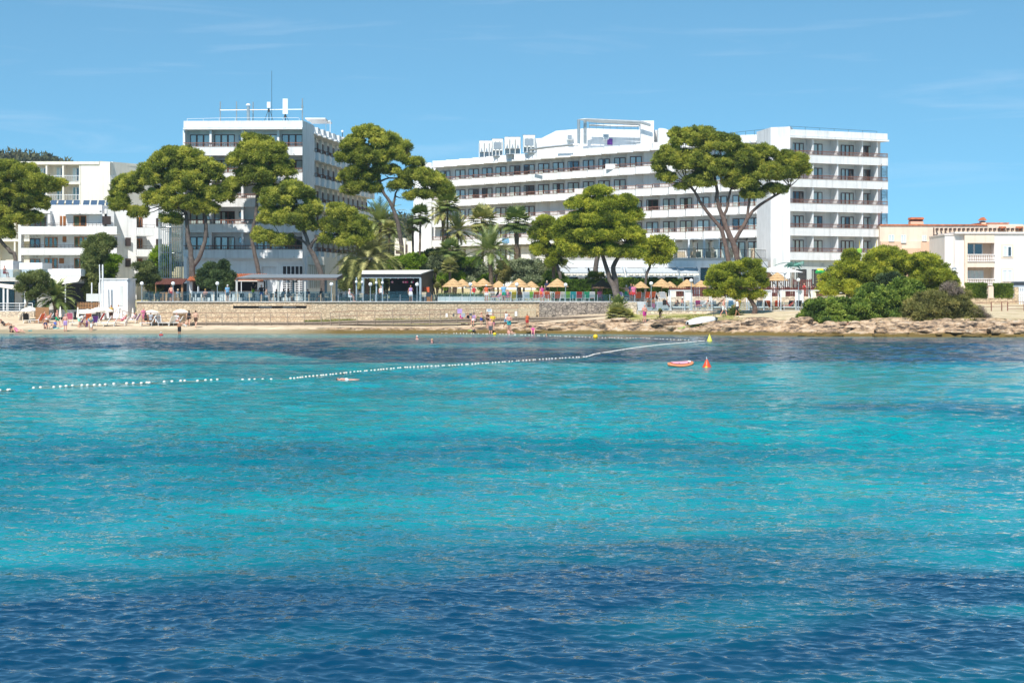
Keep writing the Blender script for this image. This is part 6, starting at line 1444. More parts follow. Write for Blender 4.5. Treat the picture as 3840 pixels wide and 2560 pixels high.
m = MB(); m.bar((x-.15, Yc-.01, g.z), (x-.27, Yc+.29, zt), .05); m.bar((x+.42, Yc-.01, g.z), (x+.30, Yc+.29, zt), .05); m.bar((x-.27, Yc+.29, zt), (x+.30, Yc+.29, zt), .05); m.build('frame', 'white_plastic', t)
m = MB(); m.add([(x-.27, Yc+.3, zt), (x-.22, Yc+.3, zt), (x-.40, Yc+.8, g.z), (x-.50, Yc+.8, g.z)], [(0,1,2,3)]); m.add([(x-.27, Yc+.33, zt), (x-.15, Yc+.05, g.z+.15), (x-.45, Yc+.75, g.z+.15)], [(0,1,2)]); m.build('rear_leg', 'orange_wood', t)

# tiled bars
def tiled_roof(par, x0, x1, Yf_, Yb_, zf, zb, mt):
    n = int((x1-x0)/.22); m = MB(); k6 = 6; V = []; Fc = []
    for r in range(n+1):
        for c in range(2): pass
    m.add([(x0, Yf_, zf-.06), (x1, Yf_, zf-.06), (x1, Yb_, zb-.06), (x0, Yb_, zb-.06)], [(0,1,2,3)])
    for k in range(n):
        x = x0+(x1-x0)*(k+.5)/n; m.tube([(x, Yf_, zf), (x, (Yf_+Yb_)/2, (zf+zb)/2), (x, Yb_, zb)], [.10, .095, .09], 8)
    m.build('tiled_roof', mt, par)
t = thing('beach_bar', 'bar with orange roof tiles and a dark serving hatch below the left hotel', 'bar', (XX(820, 238), 238, TZ)); Yq = 236.
tiled_roof(t, r_(676), r_(968), Yq-1.2, Yq+2.6, q_(1050, Yq-1.2), q_(1028, Yq+2.6), 'tile')
m = MB(); m.box(r_(680), r_(964), Yq, Yq+.25, TZ, q_(1092)); [m.box(r_(a), r_(b), Yq, Yq+.25, q_(1092), q_(1054)) for a, b in ((680, 688), (710, 716), (762, 776), (855, 863), (940, 964))]; m.box(r_(680), r_(690), Yq-.3, Yq+2, TZ, q_(1054)); m.build('wall', 'white2', t)
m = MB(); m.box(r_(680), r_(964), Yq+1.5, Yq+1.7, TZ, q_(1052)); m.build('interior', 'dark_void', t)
m = MB(); m.box(r_(680), r_(964), Yq-.1, Yq+.2, q_(1056), q_(1051)); m.box(r_(760), r_(964), Yq-.25, Yq+.3, q_(1092), q_(1089)); m.build('timber_lintel', 'red_bark', t)
m = MB(); m.box(r_(862), r_(950), Yq-2.4, Yq-.1, q_(1054), q_(1051)); m.build('awning', 'canvas', t)
for px in (742, 905): m = MB(); x = r_(px, Yq-2.3); m.tube([(x, Yq-2.3, TZ), (x, Yq-2.3, q_(1054))], .05); m.build('awning_post', 'metal_white', t)
m = MB(); [m.lathe([(.04, 0), (.045, .18), (.015, .24), (.015, .3)], (r_(px), Yq+.9, q_(1092)+.02), 8) for px in (920, 925, 931, 936)]; m.build('bottles', 'metal_white', t)
t = thing('beach_bar', 'low bar with dark red tiles and black shade right of the juniper', 'bar', (XX(635, 234), 234, TZ)); Yq = 234.
tiled_roof(t, r_(566), r_(672), Yq-1.5, Yq+1.8, q_(1064, Yq-1.5), q_(1046, Yq+1.8), 'dark_tile')
m = MB(); m.box(r_(566), r_(672), Yq+1.2, Yq+1.4, TZ, q_(1062)); m.build('interior', 'dark_void', t); m = MB(); [m.box(r_(a), r_(b), Yq-1.2, Yq-1.0, TZ, q_(1066)) for a, b in ((566, 569), (664, 671))]; m.box(r_(580), r_(660), Yq-.8, Yq-.4, TZ, TZ+1.05); m.build('counter', 'wood', t)
# planter boxes, loungers' terrace bits
t = thing('planter', 'long grey panelled planter with succulents left of the loungers', 'planter', (XX(1720, 222), 222, TZ)); m = MB()
for k in range(6): m.box(XX(1641+k*29, 221.5)+.01, XX(1670+k*29, 221.5)-.01, 221.5, 222.6, TZ, TZ+.5)
m.build('trough', 'cool_wall', t)
C = [(XX(px, 222), 222.0, TZ+.6) for px in np.arange(1646, 1812, 8)]; V, ti_ = leaves(C, [.24]*len(C), 60, .22, .35, .9, .6); place('succulents', tri_mesh('succulents', V, ti_, 'olive_leaf'), t)
t = thing('planter', 'square orange planter box with a small green shrub beside the stage', 'planter', (XX(1607, 221), 221, TZ)); m = MB(); m.box(XX(1600, 221), XX(1621, 221), 221, 221.6, TZ, TZ+.68); m.build('box', 'orange_wood', t); V, ti_ = leaves([(XX(1595, 221), 221.3, TZ+.75)], [.3], 160, .2, .4); place('shrub', tri_mesh('shrub', V, ti_, 'fresh_leaf'), t)
for lab, px in (('left one of two orange towels hanging upright beside the stage', 1590), ('right one of two orange towels hanging upright beside the stage', 1604)):
    t = thing('towel', lab, 'towel', (XX(px, 224), 224, TZ+.3)); m = MB(); n = 6
    for k in range(n): x0_, x1_ = XX(px-6+12*k/n, 224), XX(px-6+12*(k+1)/n, 224); m.add([(x0_, 224+.03*(k % 2), TZ+.3), (x1_, 224+.03*((k+1) % 2), TZ+.3), (x1_, 224+.03*((k+1) % 2), ZZ(1076, 224)), (x0_, 224+.03*(k % 2), ZZ(1076, 224))], [(0,1,2,3)])
    m.build('cloth', 'orange_cloth', t); m = MB(); m.bar((XX(px-7, 224), 224.03, ZZ(1076, 224)), (XX(px+7, 224), 224.03, ZZ(1076, 224)), .03); m.bar((XX(px, 224), 224.06, TZ), (XX(px, 224), 224.06, ZZ(1076, 224)), .03); m.build('hanger', 'metal_dark', t)

# white cabanas on the sun deck
def cabana(label, p0, p1, Yc=216.0):
    x0, x1 = XX(p0, Yc), XX(p1, Yc); h = ZZ(1091, Yc); t = thing('white_cabana', label, 'cabana', ((x0+x1)/2, Yc+1, DZ), 0, 'white cabanas on the sun deck'); w_ = .06
    for x in (x0, x1):
        for y in (Yc, Yc+2): m = MB(); m.box(x-w_, x+w_, y-w_, y+w_, DZ, h); m.build('post', 'metal_white', t)
    xm = x0+(x1-x0)*.67; m = MB(); m.box(xm-w_, xm+w_, Yc-w_-.003, Yc+w_, DZ, h); m.build('post', 'metal_white', t)
    m = MB(); m.box(x0-.08, x1+.08, Yc-.08, Yc+.08, h, h+.1); m.box(x0-.08, x1+.08, Yc+1.92, Yc+2.08, h, h+.1); m.box(x0-.08, x0+.08, Yc+.08, Yc+1.92, h, h+.1); m.box(x1-.08, x1+.08, Yc+.08, Yc+1.92, h, h+.1); m.build('roof_frame', 'metal_white', t)
    m = MB(); n = 10
    for k in range(n): a, b = xm+.08+(x1-xm-.16)*k/n, xm+.08+(x1-xm-.16)*(k+1)/n; m.add([(a, Yc+.02*(k % 2), ZZ(1126, Yc)), (b, Yc+.02*((k+1) % 2), ZZ(1126, Yc)), (b, Yc+.02*((k+1) % 2), h), (a, Yc+.02*(k % 2), h)], [(0,1,2,3)])
    m.build('curtain', 'white_plastic', t)
    m = MB(); m.box(x0+.1, x0+.75, Yc+1.95, Yc+1.97, ZZ(1115, Yc), h-.02); m.build('back_curtain', 'canvas', t)
    m = MB(); m.box(x0+.25, x1-.25, Yc+.3, Yc+1.7, DZ+.25, DZ+.4); m.build('daybed', 'white_plastic', t); m = MB(); m.box(x0+.3, x1-.3, Yc+.35, Yc+1.65, DZ, DZ+.25); m.build('daybed_base', 'grey_wood', t)
for a in (('white cabana at the left end of the sun deck beside a globe lamp', 2514, 2594), ('white cabana mostly hidden under the bushy pine', 2669, 2752), ('white cabana right behind the leaning pine trunk', 2808, 2892), ('white cabana at the right globe lamp', 2928, 3011), ('last white cabana at the edge of the thicket', 3044, 3122)): cabana(*a)

# loungers
def lounger_proto(nm='sun_lounger', cat='lounger', z=.34, fm='white_plastic'):
    t = thing(nm, 'x', cat)
    m = MB(); m.box(-.30, .30, -.15, 1.1, z-.03, z+.02); o = m.build('seat', 'white_plastic', t, world=False)
    m = MB(); c, s = math.cos(R(58)), math.sin(R(58)); L = .78
    m.add([(-.30, -.15, z), (.30, -.15, z), (.30, -.15-L*c, z+L*s), (-.30, -.15-L*c, z+L*s), (-.30, -.12, z+.02), (.30, -.12, z+.02), (.30, -.12-L*c, z+.02+L*s), (-.30, -.12-L*c, z+.02+L*s)], [(0,1,2,3),(7,6,5,4),(0,3,7,4),(1,5,6,2),(2,6,7,3)]); m.build('backrest', 'white_plastic', t, world=False)
    m = MB()
    for x in (-.32, .32): m.bar((x, -.2, z), (x, 1.12, z), .04, .05); m.bar((x, -.15, z), (x, -.15-L*c, z+L*s), .035)
    m.bar((-.32, 1.12, z), (.32, 1.12, z), .04); m.build('frame', fm, t, world=False)
    for x in (-.29, .29):
        for y in (-.1, .95): m = MB(); m.bar((x, y, 0), (x, y+(.06 if y > 0 else -.06), z), .04); m.build('leg', fm, t, world=False)
    return t
LP = lounger_proto(); LPused = [False]
def recolor(t, names, matn):
    for ch in t.children:
        if ch.name.split('.')[0] in names and ch.material_slots:
            ch.material_slots[0].link = 'OBJECT'; ch.material_slots[0].material = MATS[matn]
for nm_, c_ in (('purple_cloth', (.14,.04,.25)), ('magenta_cloth', (.55,.05,.25)), ('lime_cloth', (.25,.5,.05)), ('teal_cloth', (.03,.35,.36)), ('white_cloth', (.78,.77,.75)), ('red_cloth', (.5,.03,.03)), ('blue_cloth', (.04,.10,.4)), ('navy_cloth', (.02,.03,.09)), ('yellow_cloth', (.7,.5,.03)), ('green_cloth', (.02,.35,.16)), ('pink_cloth', (.65,.18,.30)), ('sky_cloth', (.2,.4,.6)), ('black_cloth', (.015,.015,.018)), ('neon_cloth', (.55,.9,.02)), ('lilac_cloth', (.45,.3,.6)), ('brown_cloth', (.10,.05,.03)), ('grey_fabric', (.35,.38,.42)), ('gold_cloth', (.55,.35,.08)), ('skyblue_shorts', (.08,.35,.5)), ('mint', (.3,.7,.55))): mat(nm_, c_, .85, .2, 6)
def lounger(label, px, loc, rz, seat, back, sc=1.0):
    t = LP if not LPused[0] else copy_tree(LP); LPused[0] = True
    t.location = loc; t.rotation_euler.z = R(rz); t['label'] = label; t['group'] = 'sun loungers'; t.scale = (sc,)*3
    recolor(t, ('seat',), seat); recolor(t, ('backrest',), back); return t
LL = [  # px, Y, z-level, rz, seat, back, description
 (1850, 221.5, TZ, 70, 'blue_cloth', 'black_cloth', 'lounger with a dark back at the left end of the terrace row'),
 (1878, 220.6, TZ, 90, 'lilac_cloth', 'pink_cloth', 'pink lilac lounger right of the woman stretching her arm'),
 (1905, 222.4, TZ, 0, 'white_cloth', 'sky_cloth', 'pale lounger just behind the man in the light blue shirt'),
 (1923, 220.7, TZ, 20, 'yellow_cloth', 'yellow_cloth', 'yellow striped lounger left of a globe lamp'),
 (1950, 221.8, TZ, -10, 'white_cloth', 'brown_cloth', 'brown backed lounger behind the globe lamp under the straw parasol'),
 (1974, 220.4, TZ, 0, 'white_cloth', 'white_cloth', 'upright white lounger with a grey frame'),
 (1990, 221.2, TZ, 0, 'white_cloth', 'lime_cloth', 'white lounger with a lime towel on its back'),
 (2008, 220.2, TZ, 12, 'white_cloth', 'orange_cloth', 'orange lounger below the woman in the pink towel'),
 (2032, 221.5, TZ, 80, 'pink_cloth', 'pink_cloth', 'pink towelled lounger under the seated tanned woman'),
 (2056, 220.2, TZ, -15, 'orange_cloth', 'orange_cloth', 'tilted orange lounger before the lone straw parasol'),
 (2088, 220.4, TZ, 10, 'orange_cloth', 'orange_cloth', 'orange lounger with a cream back below the lone straw parasol'),
 (2108, 220.9, TZ, 0, 'white_cloth', 'canvas', 'cream lounger with orange rim next to the tripod lamp'),
 (2128, 220.3, TZ, 0, 'white_cloth', 'lime_cloth', 'lounger with a bright green towel behind the tripod lamp'),
 (2149, 220.2, TZ, 0, 'teal_cloth', 'teal_cloth', 'lounger wearing a multicoloured teal towel'),
 (2172, 220.2, TZ, 0, 'white_cloth', 'red_cloth', 'lounger wearing a towel with big red dots'),
 (2200, 220.2, TZ, 0, 'white_cloth', 'green_cloth', 'lounger with the dark haired sunbather seen from behind'),
 (2219, 221.5, TZ, 0, 'orange_cloth', 'white_cloth', 'white lounger next to the sunbather, left of the pink shirt'),
 (2322, 220.5, TZ, -40, 'white_cloth', 'orange_cloth', 'low orange lounger right of the twisted pine trunk'),
 (2333, 221.8, TZ, -35, 'white_cloth', 'lilac_cloth', 'striped blue lounger beside the man in green shorts'),
 (2393, 222.8, TZ, 5, 'orange_cloth', 'orange_cloth', 'broad orange lounger against the pale stone wall, left one'),
 (2428, 222.4, TZ, 5, 'orange_cloth', 'orange_cloth', 'broad orange lounger against the pale stone wall, behind the lamp'),
 (2444, 221.6, TZ, 15, 'orange_cloth', 'orange_cloth', 'orange lounger partly hidden by the blue grey lamp pole'),
 (2468, 222.6, TZ, -60, 'orange_cloth', 'black_cloth', 'dark patterned lounger on the upper right terrace'),
 (2489, 222.2, TZ, -25, 'white_cloth', 'white_cloth', 'white tilted lounger at the right end of the upper terrace'),
 (2512, 216.8, DZ, -60, 'orange_cloth', 'orange_cloth', 'orange lounger at the left corner of the sun deck'),
 (2614, 218.2, DZ, 8, 'white_cloth', 'magenta_cloth', 'lounger under a magenta towel right of the left cabana'),
 (2636, 218.0, DZ, 0, 'white_cloth', 'white_cloth', 'bright white lounger on the sun deck right of the magenta towel'),
 (2672, 218.4, DZ, 0, 'white_cloth', 'white_cloth', 'white lounger inside the cabana beside the bushy pine'),
 (2741, 218.2, DZ, 0, 'sky_cloth', 'sky_cloth', 'blue and pink striped lounger beneath the bushy pine'),
 (2765, 218.4, DZ, 10, 'yellow_cloth', 'yellow_cloth', 'yellow towelled lounger beneath the bushy pine'),
 (2844, 218.0, DZ, 10, 'white_cloth', 'grey_cloth', 'charcoal lounger right of the leaning pine trunk'),
 (2872, 218.6, DZ, 0, 'red_cloth', 'brown_cloth', 'dark red lounger in the cabana behind the leaning trunk'),
 (2893, 217.6, DZ, -50, 'orange_cloth', 'orange_cloth', 'steeply tilted orange lounger between two cabanas'),
 (2915, 218.8, DZ, 0, 'white_cloth', 'orange_cloth', 'pale orange lounger left of the right globe lamp cabana'),
 (2963, 217.9, DZ, 12, 'magenta_cloth', 'grey_cloth', 'charcoal lounger above the magenta base cushion'),
 (2990, 218.0, DZ, 12, 'magenta_cloth', 'grey_cloth', 'charcoal lounger behind the right globe lamp pole'),
 (3030, 217.5, DZ, 0, 'sky_cloth', 'white_cloth', 'white lounger with blue printed towel by the small child'),
 (3056, 218.2, DZ, 0, 'lime_cloth', 'lime_cloth', 'bright green lounger at the last cabana'),
 (3078, 218.2, DZ, 0, 'white_cloth', 'grey_cloth', 'charcoal lounger inside the last cabana')]
for px, Y, z, rz, s_, b_, lab in LL: lounger(lab, px, (XX(px, Y), Y, z+.004), rz, s_, b_)
for px, fy, rz, s_, b_, lab in [(98, 1212, 10, 'white_cloth', 'black_cloth', 'white beach lounger with a dark towel below the left sunshade'), (148, 1212, 60, 'orange_cloth', 'orange_cloth', 'orange lounger before the upright wooden board'), (182, 1210, 100, 'orange_cloth', 'white_cloth', 'lounger with an orange towel right of the upright board'), (262, 1210, 10, 'white_cloth', 'pink_cloth', 'pink towelled lounger behind the man in pale shorts'),
     (300, 1222, 80, 'purple_cloth', 'purple_cloth', 'purple towelled lounger where a man bends over'), (330, 1212, 20, 'orange_cloth', 'orange_cloth', 'orange lounger under the overlapping sunshades'), (352, 1222, 30, 'purple_cloth', 'purple_cloth', 'purple lounger right of the woman in the straw hat'), (372, 1210, 80, 'red_cloth', 'red_cloth', 'orange red low lounger before the dark store'), (398, 1222, 95, 'white_cloth', 'white_cloth', 'empty white lounger right of the overlapping sunshades'),
     (424, 1224, 95, 'white_cloth', 'canvas', 'empty cream lounger nearest the path to the beach'), (466, 1222, 80, 'pink_cloth', 'white_cloth', 'lounger carrying the woman in pink before the wall end'), (507, 1212, 80, 'white_cloth', 'lilac_cloth', 'lounger with a lilac striped towel'), (565, 1222, 90, 'purple_cloth', 'white_cloth', 'lounger with a purple towel beside the chalkboard'), (600, 1222, -90, 'purple_cloth', 'grey_fabric', 'dark framed lounger right of the chalkboard'),
     (640, 1222, 50, 'white_cloth', 'canvas', 'upright cream beach chair behind the wading man'), (668, 1222, 90, 'white_cloth', 'white_cloth', 'white lounger behind the wading man')]:
    g = on_ground(px, fy); lounger(lab, px, g, rz, s_, b_)

# cafe chairs and tables
def chair_proto(fm='metal_dark', sm='metal_dark'):
    t = thing('cafe_chair', 'x', 'chair'); m = MB(); m.box(-.22, .22, -.22, .22, .42, .46); m.build('seat', sm, t, world=False)
    m = MB(); m.box(-.22, .22, .20, .23, .46, .86); m.build('backrest', sm, t, world=False)
    for x in (-.2, .2):
        for y in (-.2, .2): m = MB(); m.bar((x, y, 0), (x, y, .43), .03); m.build('leg', fm, t, world=False)
    m = MB(); [m.bar((x, -.2, .64), (x, .21, .66), .03) for x in (-.22, .22)]; m.build('armrests', fm, t, world=False); return t
def table_proto():
    t = thing('cafe_table', 'x', 'table'); m = MB(); m.lathe([(.38, .72), (.40, .735), (.38, .75)], (0,0,0), 18); m.build('tabletop', 'metal_grey', t, world=False)
    m = MB(); m.tube([(0,0,.03), (0,0,.72)], .03); m.lathe([(.25, 0), (.22, .03), (.05, .04)]); m.build('pedestal', 'metal_dark', t, world=False); return t
CP = chair_proto(); TP = table_proto(); used = [False, False]
rr = random.Random(9); ci = 0; tpos = [(575, 220.8), (600, 224), (648, 221), (700, 220.8), (738, 220.7), (790, 220.8), (838, 221), (885, 223.5), (930, 221), (972, 223.5), (1020, 221), (1068, 221.2), (1110, 223.8), (1160, 221), (1205, 223.8), (1250, 221), (1300, 220.5), (1342, 220.4), (1392, 221.2), (1420, 224)]
for i, (px, Y) in enumerate(tpos):
    t = TP if not used[0] else copy_tree(TP); used[0] = True; t.location = (XX(px, Y), Y, TZ+.003)
    t['label'] = 'small round cafe table on the terrace, %s from the left' % nth(i); t['group'] = 'cafe tables'
    for k in range(3 if i % 3 else 2):
        a = R(40+120*k+rr.uniform(-25, 25)); c = CP if not used[1] else copy_tree(CP); used[1] = True
        c.location = (XX(px, Y)+.68*math.cos(a), Y+.68*math.sin(a), TZ+.003); c.rotation_euler.z = a-R(90)
        c['label'] = '%s cafe chair %s the %s cafe table from the left' % ('beige' if (ci % 9) in (2, 5) else 'dark', ['right of', 'left behind', 'in front of'][k], nth(i)); c['group'] = 'cafe chairs'
        if (ci % 9) in (2, 5): recolor(c, ('seat', 'backrest'), 'wicker')
        ci += 1
for lab, px, mt in (('beige armchair alone at the right stage post', 1590, 'wicker'), ('grey armchair before the orange planter', 1607, 'metal_dark')):
    c = copy_tree(CP); c.location = (XX(px, 219.6), 219.6, TZ+.003); c.rotation_euler.z = 0; c['label'] = lab; c['group'] = 'cafe chairs'; recolor(c, ('seat', 'backrest'), mt); c.scale = (1.15,)*3

# towels and small things on the boardwalk rail
for lab, px, py, w_, h_, mt in (('pale lilac striped towel over the boardwalk handrail', 1724, 1158, 18, 17, 'lilac_cloth'), ('dark grey cloth hanging low on the handrail', 1737, 1174, 15, 15, 'grey_fabric'), ('small white and blue towel at the left of the lilac one', 1675, 1175, 8, 13, 'white_cloth'), ('small dark cloth between two towels on the rail', 1701, 1176, 7, 10, 'grey_cloth'), ('dark cloth hanging right of the handrail post', 1765, 1174, 10, 10, 'grey_cloth'), ('white towel near the pale picket gate', 1935, 1167, 9, 18, 'white_cloth'), ('black towel over the thin railing by the grey steps', 2492, 1124, 14, 20, 'black_cloth')):
    Y = bwY(px)-.12 if px < 2300 else 215; p = W(px, py, Y); t = thing('towel', lab, 'towel', p); m = MB(); n = 5; ww = w_/F*Y; hh = h_/F*Y
    for k in range(n): a, b = p.x-ww/2+ww*k/n, p.x-ww/2+ww*(k+1)/n; m.add([(a, Y-.02*(k % 2), p.z-hh), (b, Y-.02*((k+1) % 2), p.z-hh), (b, Y, p.z), (a, Y, p.z)], [(0,1,2,3)])
    m.build('cloth', mt, t)
p = W(1835, 1158, 216.9); t = thing('notice_board', 'white framed notice board with faint lines on the stone wall', 'sign', p); m = MB(); m.box(p.x-.28, p.x+.28, 216.85, 216.9, p.z-.35, p.z+.05); m.box(p.x-.28, p.x+.28, 216.85, 216.9, p.z-.6, p.z-.42); m.build('board', 'white_plastic', t)
m = MB(); [m.bar((p.x-.2, 216.84, p.z-.06-.05*k), (p.x+.2-.07*(k % 2), 216.84, p.z-.06-.05*k), .012) for k in range(5)]; m.build('lettering', 'sky_cloth', t); m = MB(); [m.box(p.x+s_*.31-.03, p.x+s_*.31+.03, 216.85, 216.95, .9, p.z+.1) for s_ in (-1, 1)]; m.build('frame', 'wicker', t)

# big white parasol, decorative palm sign, inflatable, yellow posts
c = W(2917, 998, 231); t = thing('cantilever_parasol', 'very wide white parasol above the two straw ones', 'parasol', (c.x, 231, UZ)); m = MB(); hw = 2.5
m.add([(c.x-hw, 229.2, c.z-.62), (c.x+hw+.15, 229.2, c.z-.72), (c.x+hw-.2, 232.8, c.z-.55), (c.x-hw+.2, 232.8, c.z-.5), (c.x, 231, c.z), (c.x-.5, 230.6, c.z-.07), (c.x+.5, 230.6, c.z-.07)], [(0,1,6,5),(1,2,4,6),(2,3,4),(3,0,5,4),(5,6,4)]); m.build('canopy', 'white_plastic', t)
m = MB(); m.tube([(c.x-.2, 231, UZ), (c.x-.2, 231, c.z-.1)], .06); [m.bar((c.x, 231, c.z-.8), (c.x+a, 231+b, c.z-.6), .03) for a, b in ((-2, -1.4), (2, -1.4), (-2, 1.4), (2, 1.4), (0, -1.6))]; m.build('pole', 'metal_white', t)
mat('verdigris', (.06,.17,.13), .5); c = W(2975, 1005, 236); t = thing('palm_sculpture', 'green metal palm tree sculpture with a curling signboard behind the fences', 'sculpture', (c.x, 236, UZ))
m = MB(); m.tube([(c.x-.15, 236, UZ), (c.x, 236, c.z)], [.24, .17], 8); m.build('trunk', 'olive_bark' if 'olive_bark' in MATS else 'grey_bark', t)
m = MB()
for k in range(9):
    a = R(-30+k*30); e = Vector((math.cos(a)*1.1, 0, math.sin(a)*.6)); p0 = Vector((c.x, 236, c.z+.15)); pm = p0+e*.55+Vector((0,0,.25)); p1 = p0+e+Vector((0, 0, -.15)); w_ = Vector((-e.z, 0, e.x)).normalized()*.13
    m.add([p0, pm+w_, p1, pm-w_], [(0,1,2,3)]); m.add([p0+Vector((0,.03,0)), pm+w_+Vector((0,.03,0)), p1+Vector((0,.03,0)), pm-w_+Vector((0,.03,0))], [(3,2,1,0)])
m.tube([W(2905, 996, 236), W(2925, 988, 236), W(2950, 984, 236), W(2972, 990, 236)], .04, 6); m.tube([W(2938, 1003, 236), W(2948, 992, 236), W(2962, 988, 236), W(2974, 993, 236)], .05, 6); m.build('leaves', 'verdigris', t)
m = MB(); a, b = W(2978, 990, 235.8), W(3013, 978, 235.8); m.bar(a, b, .04); m.bar(a+Vector((0,0,-.25)), b+Vector((0,0,-.48)), .04); m.bar(b+Vector((0,0,.05)), b+Vector((0,0,-.52)), .06)
m.build('signboard_frame', 'verdigris', t); m = MB()
for k in range(9):
    p = a.lerp(b, (k+.5)/9); h_ = .22+.02*k; m.bar(p+Vector((-.03,-.03,-.02)), p+Vector((-.03,-.03,-h_)), .03); m.bar(p+Vector((-.03,-.03,-.03-h_*(k % 3)*.4)), p+Vector((.05,-.03,-.06-h_*(k % 2)*.5)), .03)
m.build('sign_lettering', 'mint', t)
mat('inflatable_green', (.02,.36,.08), .35); mat('inflatable_yellow', (.75,.55,.02), .35); c = W(3075, 1013, 238); t = thing('inflatable_slide', 'green and yellow inflatable water toy above the red shorts man', 'inflatable', (c.x, 238, UZ)); m = MB()
m.tube([W(3058, 1024, 238), W(3066, 1018, 238), W(3080, 1018, 238), W(3092, 1022, 238), W(3100, 1034, 238), W(3095, 1050, 238), W(3088, 1062, 238), W(3096, 1076, 238)], [.12, .25, .24, .2, .18, .16, .12, .1], 10); m.build('body', 'inflatable_green', t, True)
m = MB(); [m.ball(W(px, 1013, 238), .2) for px in (3069, 3076, 3083)]; m.build('crest', 'inflatable_yellow', t, True)
for lab, px in (('yellow play post with a green ring, left one above the thicket', 3223), ('yellow play post with a green ring, right one above the thicket', 3287)):
    c = W(px, 903, 232); t = thing('play_post', lab, 'post', (c.x, 232, UZ)); m = MB(); m.tube([(c.x, 232, UZ), (c.x, 232, ZZ(950, 232))], .1); m.tube([(c.x, 232, ZZ(950, 232)), c], [.05, .02]); m.build('pole', 'inflatable_yellow', t); m = MB(); m.lathe([(.28, 0), (.3, .35), (.22, .5)], (c.x, 232, ZZ(948, 232)), 12); m.build('ring', 'lime_cloth', t)

# right edge: garden wall, gate, rail, street lamp, car
G = 226.; gx = lambda px: XX(px, G); gz = lambda py: ZZ(py, G)
t = thing('garden_wall', 'pinkish stone garden wall with pillars before the white house', 'wall', (gx(3700), G, 2)); m = MB(); m.box(gx(3560), gx(3818), G, G+.3, 1.6, gz(1117)); m.build('masonry', 'stone_wall', t)
for a, b in ((3601, 3619), (3706, 3725)): m = MB(); m.box(gx(a), gx(b), G-.08, G+.4, gz(1118), gz(1074)); m.build('pillar', 'pale_peach', t)
m = MB(); m.box(gx(3804), gx(3819), G-.08, G+.4, 1.6, gz(1076)); m.build('pillar', 'stone_wall', t)
m = MB(); m.rail([(gx(3619), G+.1), (gx(3706), G+.1)], gz(1117), gz(1084), .16, .03, .04); m.rail([(gx(3725), G+.1), (gx(3804), G+.1)], gz(1117), gz(1084), .16, .03, .04); m.build('iron_railing', 'metal_white', t)
t = thing('white_gate', 'tall white slatted garden gate at the right edge', 'gate', (gx(3840), G, 2)); m = MB(); [m.box(gx(3822)+.2*k, gx(3822)+.2*k+.1, G, G+.05, gz(1146), gz(1078)) for k in range(9)]; m.box(gx(3820), gx(3880), G-.02, G-.0, gz(1080), gz(1076)); m.box(gx(3820), gx(3880), G-.02, G-.0, gz(1112), gz(1108)); m.box(gx(3820), gx(3880), G-.02, G, gz(1148), gz(1141)); m.build('slats', 'metal_white', t)
m = MB(); m.prism([(gx(3540), 210.6), (gx(3980), 210.6), (gx(3980), 226), (gx(3540), 226)], 1.5, 2.02); tag(m.build('promenade', 'peach'), kind='structure')
t = thing('handrail', 'brown railing with dark posts along the pink promenade at the right edge', 'railing', (XX(3750, 210), 210, 2)); 
for px in (3717, 3756, 3778, 3840): m = MB(); x = XX(px, 210.2); m.box(x-.05, x+.05, 210.1, 210.2, 1.5 if px != 3778 else 1.2, ZZ(1131, 210.2)); m.build('post', 'rail_brown', t)
m = MB(); [m.bar(W(3660, py+4, 210.3), W(3778, py, 210.2), .05) for py in (1132, 1148)]; [m.bar(W(3778, py, 210.2), W(3870, py, 210.2), .05) for py in (1131, 1147, 1158)]; m.bar(W(3700, 1170, 210.2), W(3870, 1171, 210.2), .12, .12); m.build('rails', 'rail_brown', t)
c = W(3578, 1005, 216); t = thing('street_lamp', 'brown street lamp with a teardrop glass head before the white house', 'street lamp', (c.x, 216, 1.9)); m = MB(); m.tube([(c.x, 216, 1.7), (c.x, 216, c.z-.65)], [.07, .045]); m.build('pole', 'red_bark', t); m = MB(); m.lathe([(.05, -.65), (.13, -.5), (.26, -.22), (.25, -.1)], c, 12); m.build('lantern_glass', 'lamp_white', t, True); m = MB(); m.lathe([(.27, -.1), (.24, 0), (.1, .07), (.01, .09)], c, 12); m.build('hood', 'metal_grey', t, True)
# parked car
x0 = XX(3758, 238); t = thing('parked_car', 'silver and black car behind the garden wall at the right edge', 'car', (x0+2.1, 238, 4.0)); zc = 4.0
sil = [(0, .35), (.05, .75), (.9, .95), (1.5, 1.42), (2.9, 1.45), (3.9, 1.02), (4.25, .9), (4.3, .35)]
m = MB(); m.vprism([(x0+a, zc+b) for a, b in [(0, .3), (0, .72), (.35, .9), (1.0, .98), (3.8, 1.0), (4.3, .85), (4.3, .3)]][::-1], 237.2, 238.9); m.build('body', 'metal_grey', t)
m = MB(); m.vprism([(x0+a, zc+b) for a, b in [(.75, .97), (1.45, 1.45), (3.0, 1.47), (3.9, .99)]][::-1], 237.35, 238.75); m.build('cabin_glass', 'metal_dark', t)
m = MB(); m.vprism([(x0+a, zc+b) for a, b in [(1.35, 1.40), (1.45, 1.48), (3.0, 1.50), (3.15, 1.40)]][::-1], 237.34, 238.76); m.build('roof', 'grey_fabric', t)
for a in (.8, 3.4):
    for y in (237.25, 238.7):
        m = MB(); m.tube([(x0+a, y-.1, zc+.32), (x0+a, y+.1, zc+.32)], .32, 16); o = m.build('wheel', 'black', t); m = MB(); m.tube([(x0+a, y-.11, zc+.32), (x0+a, y-.09, zc+.32)], .19, 12); m.build('rim', 'galvanised', o, world=False)
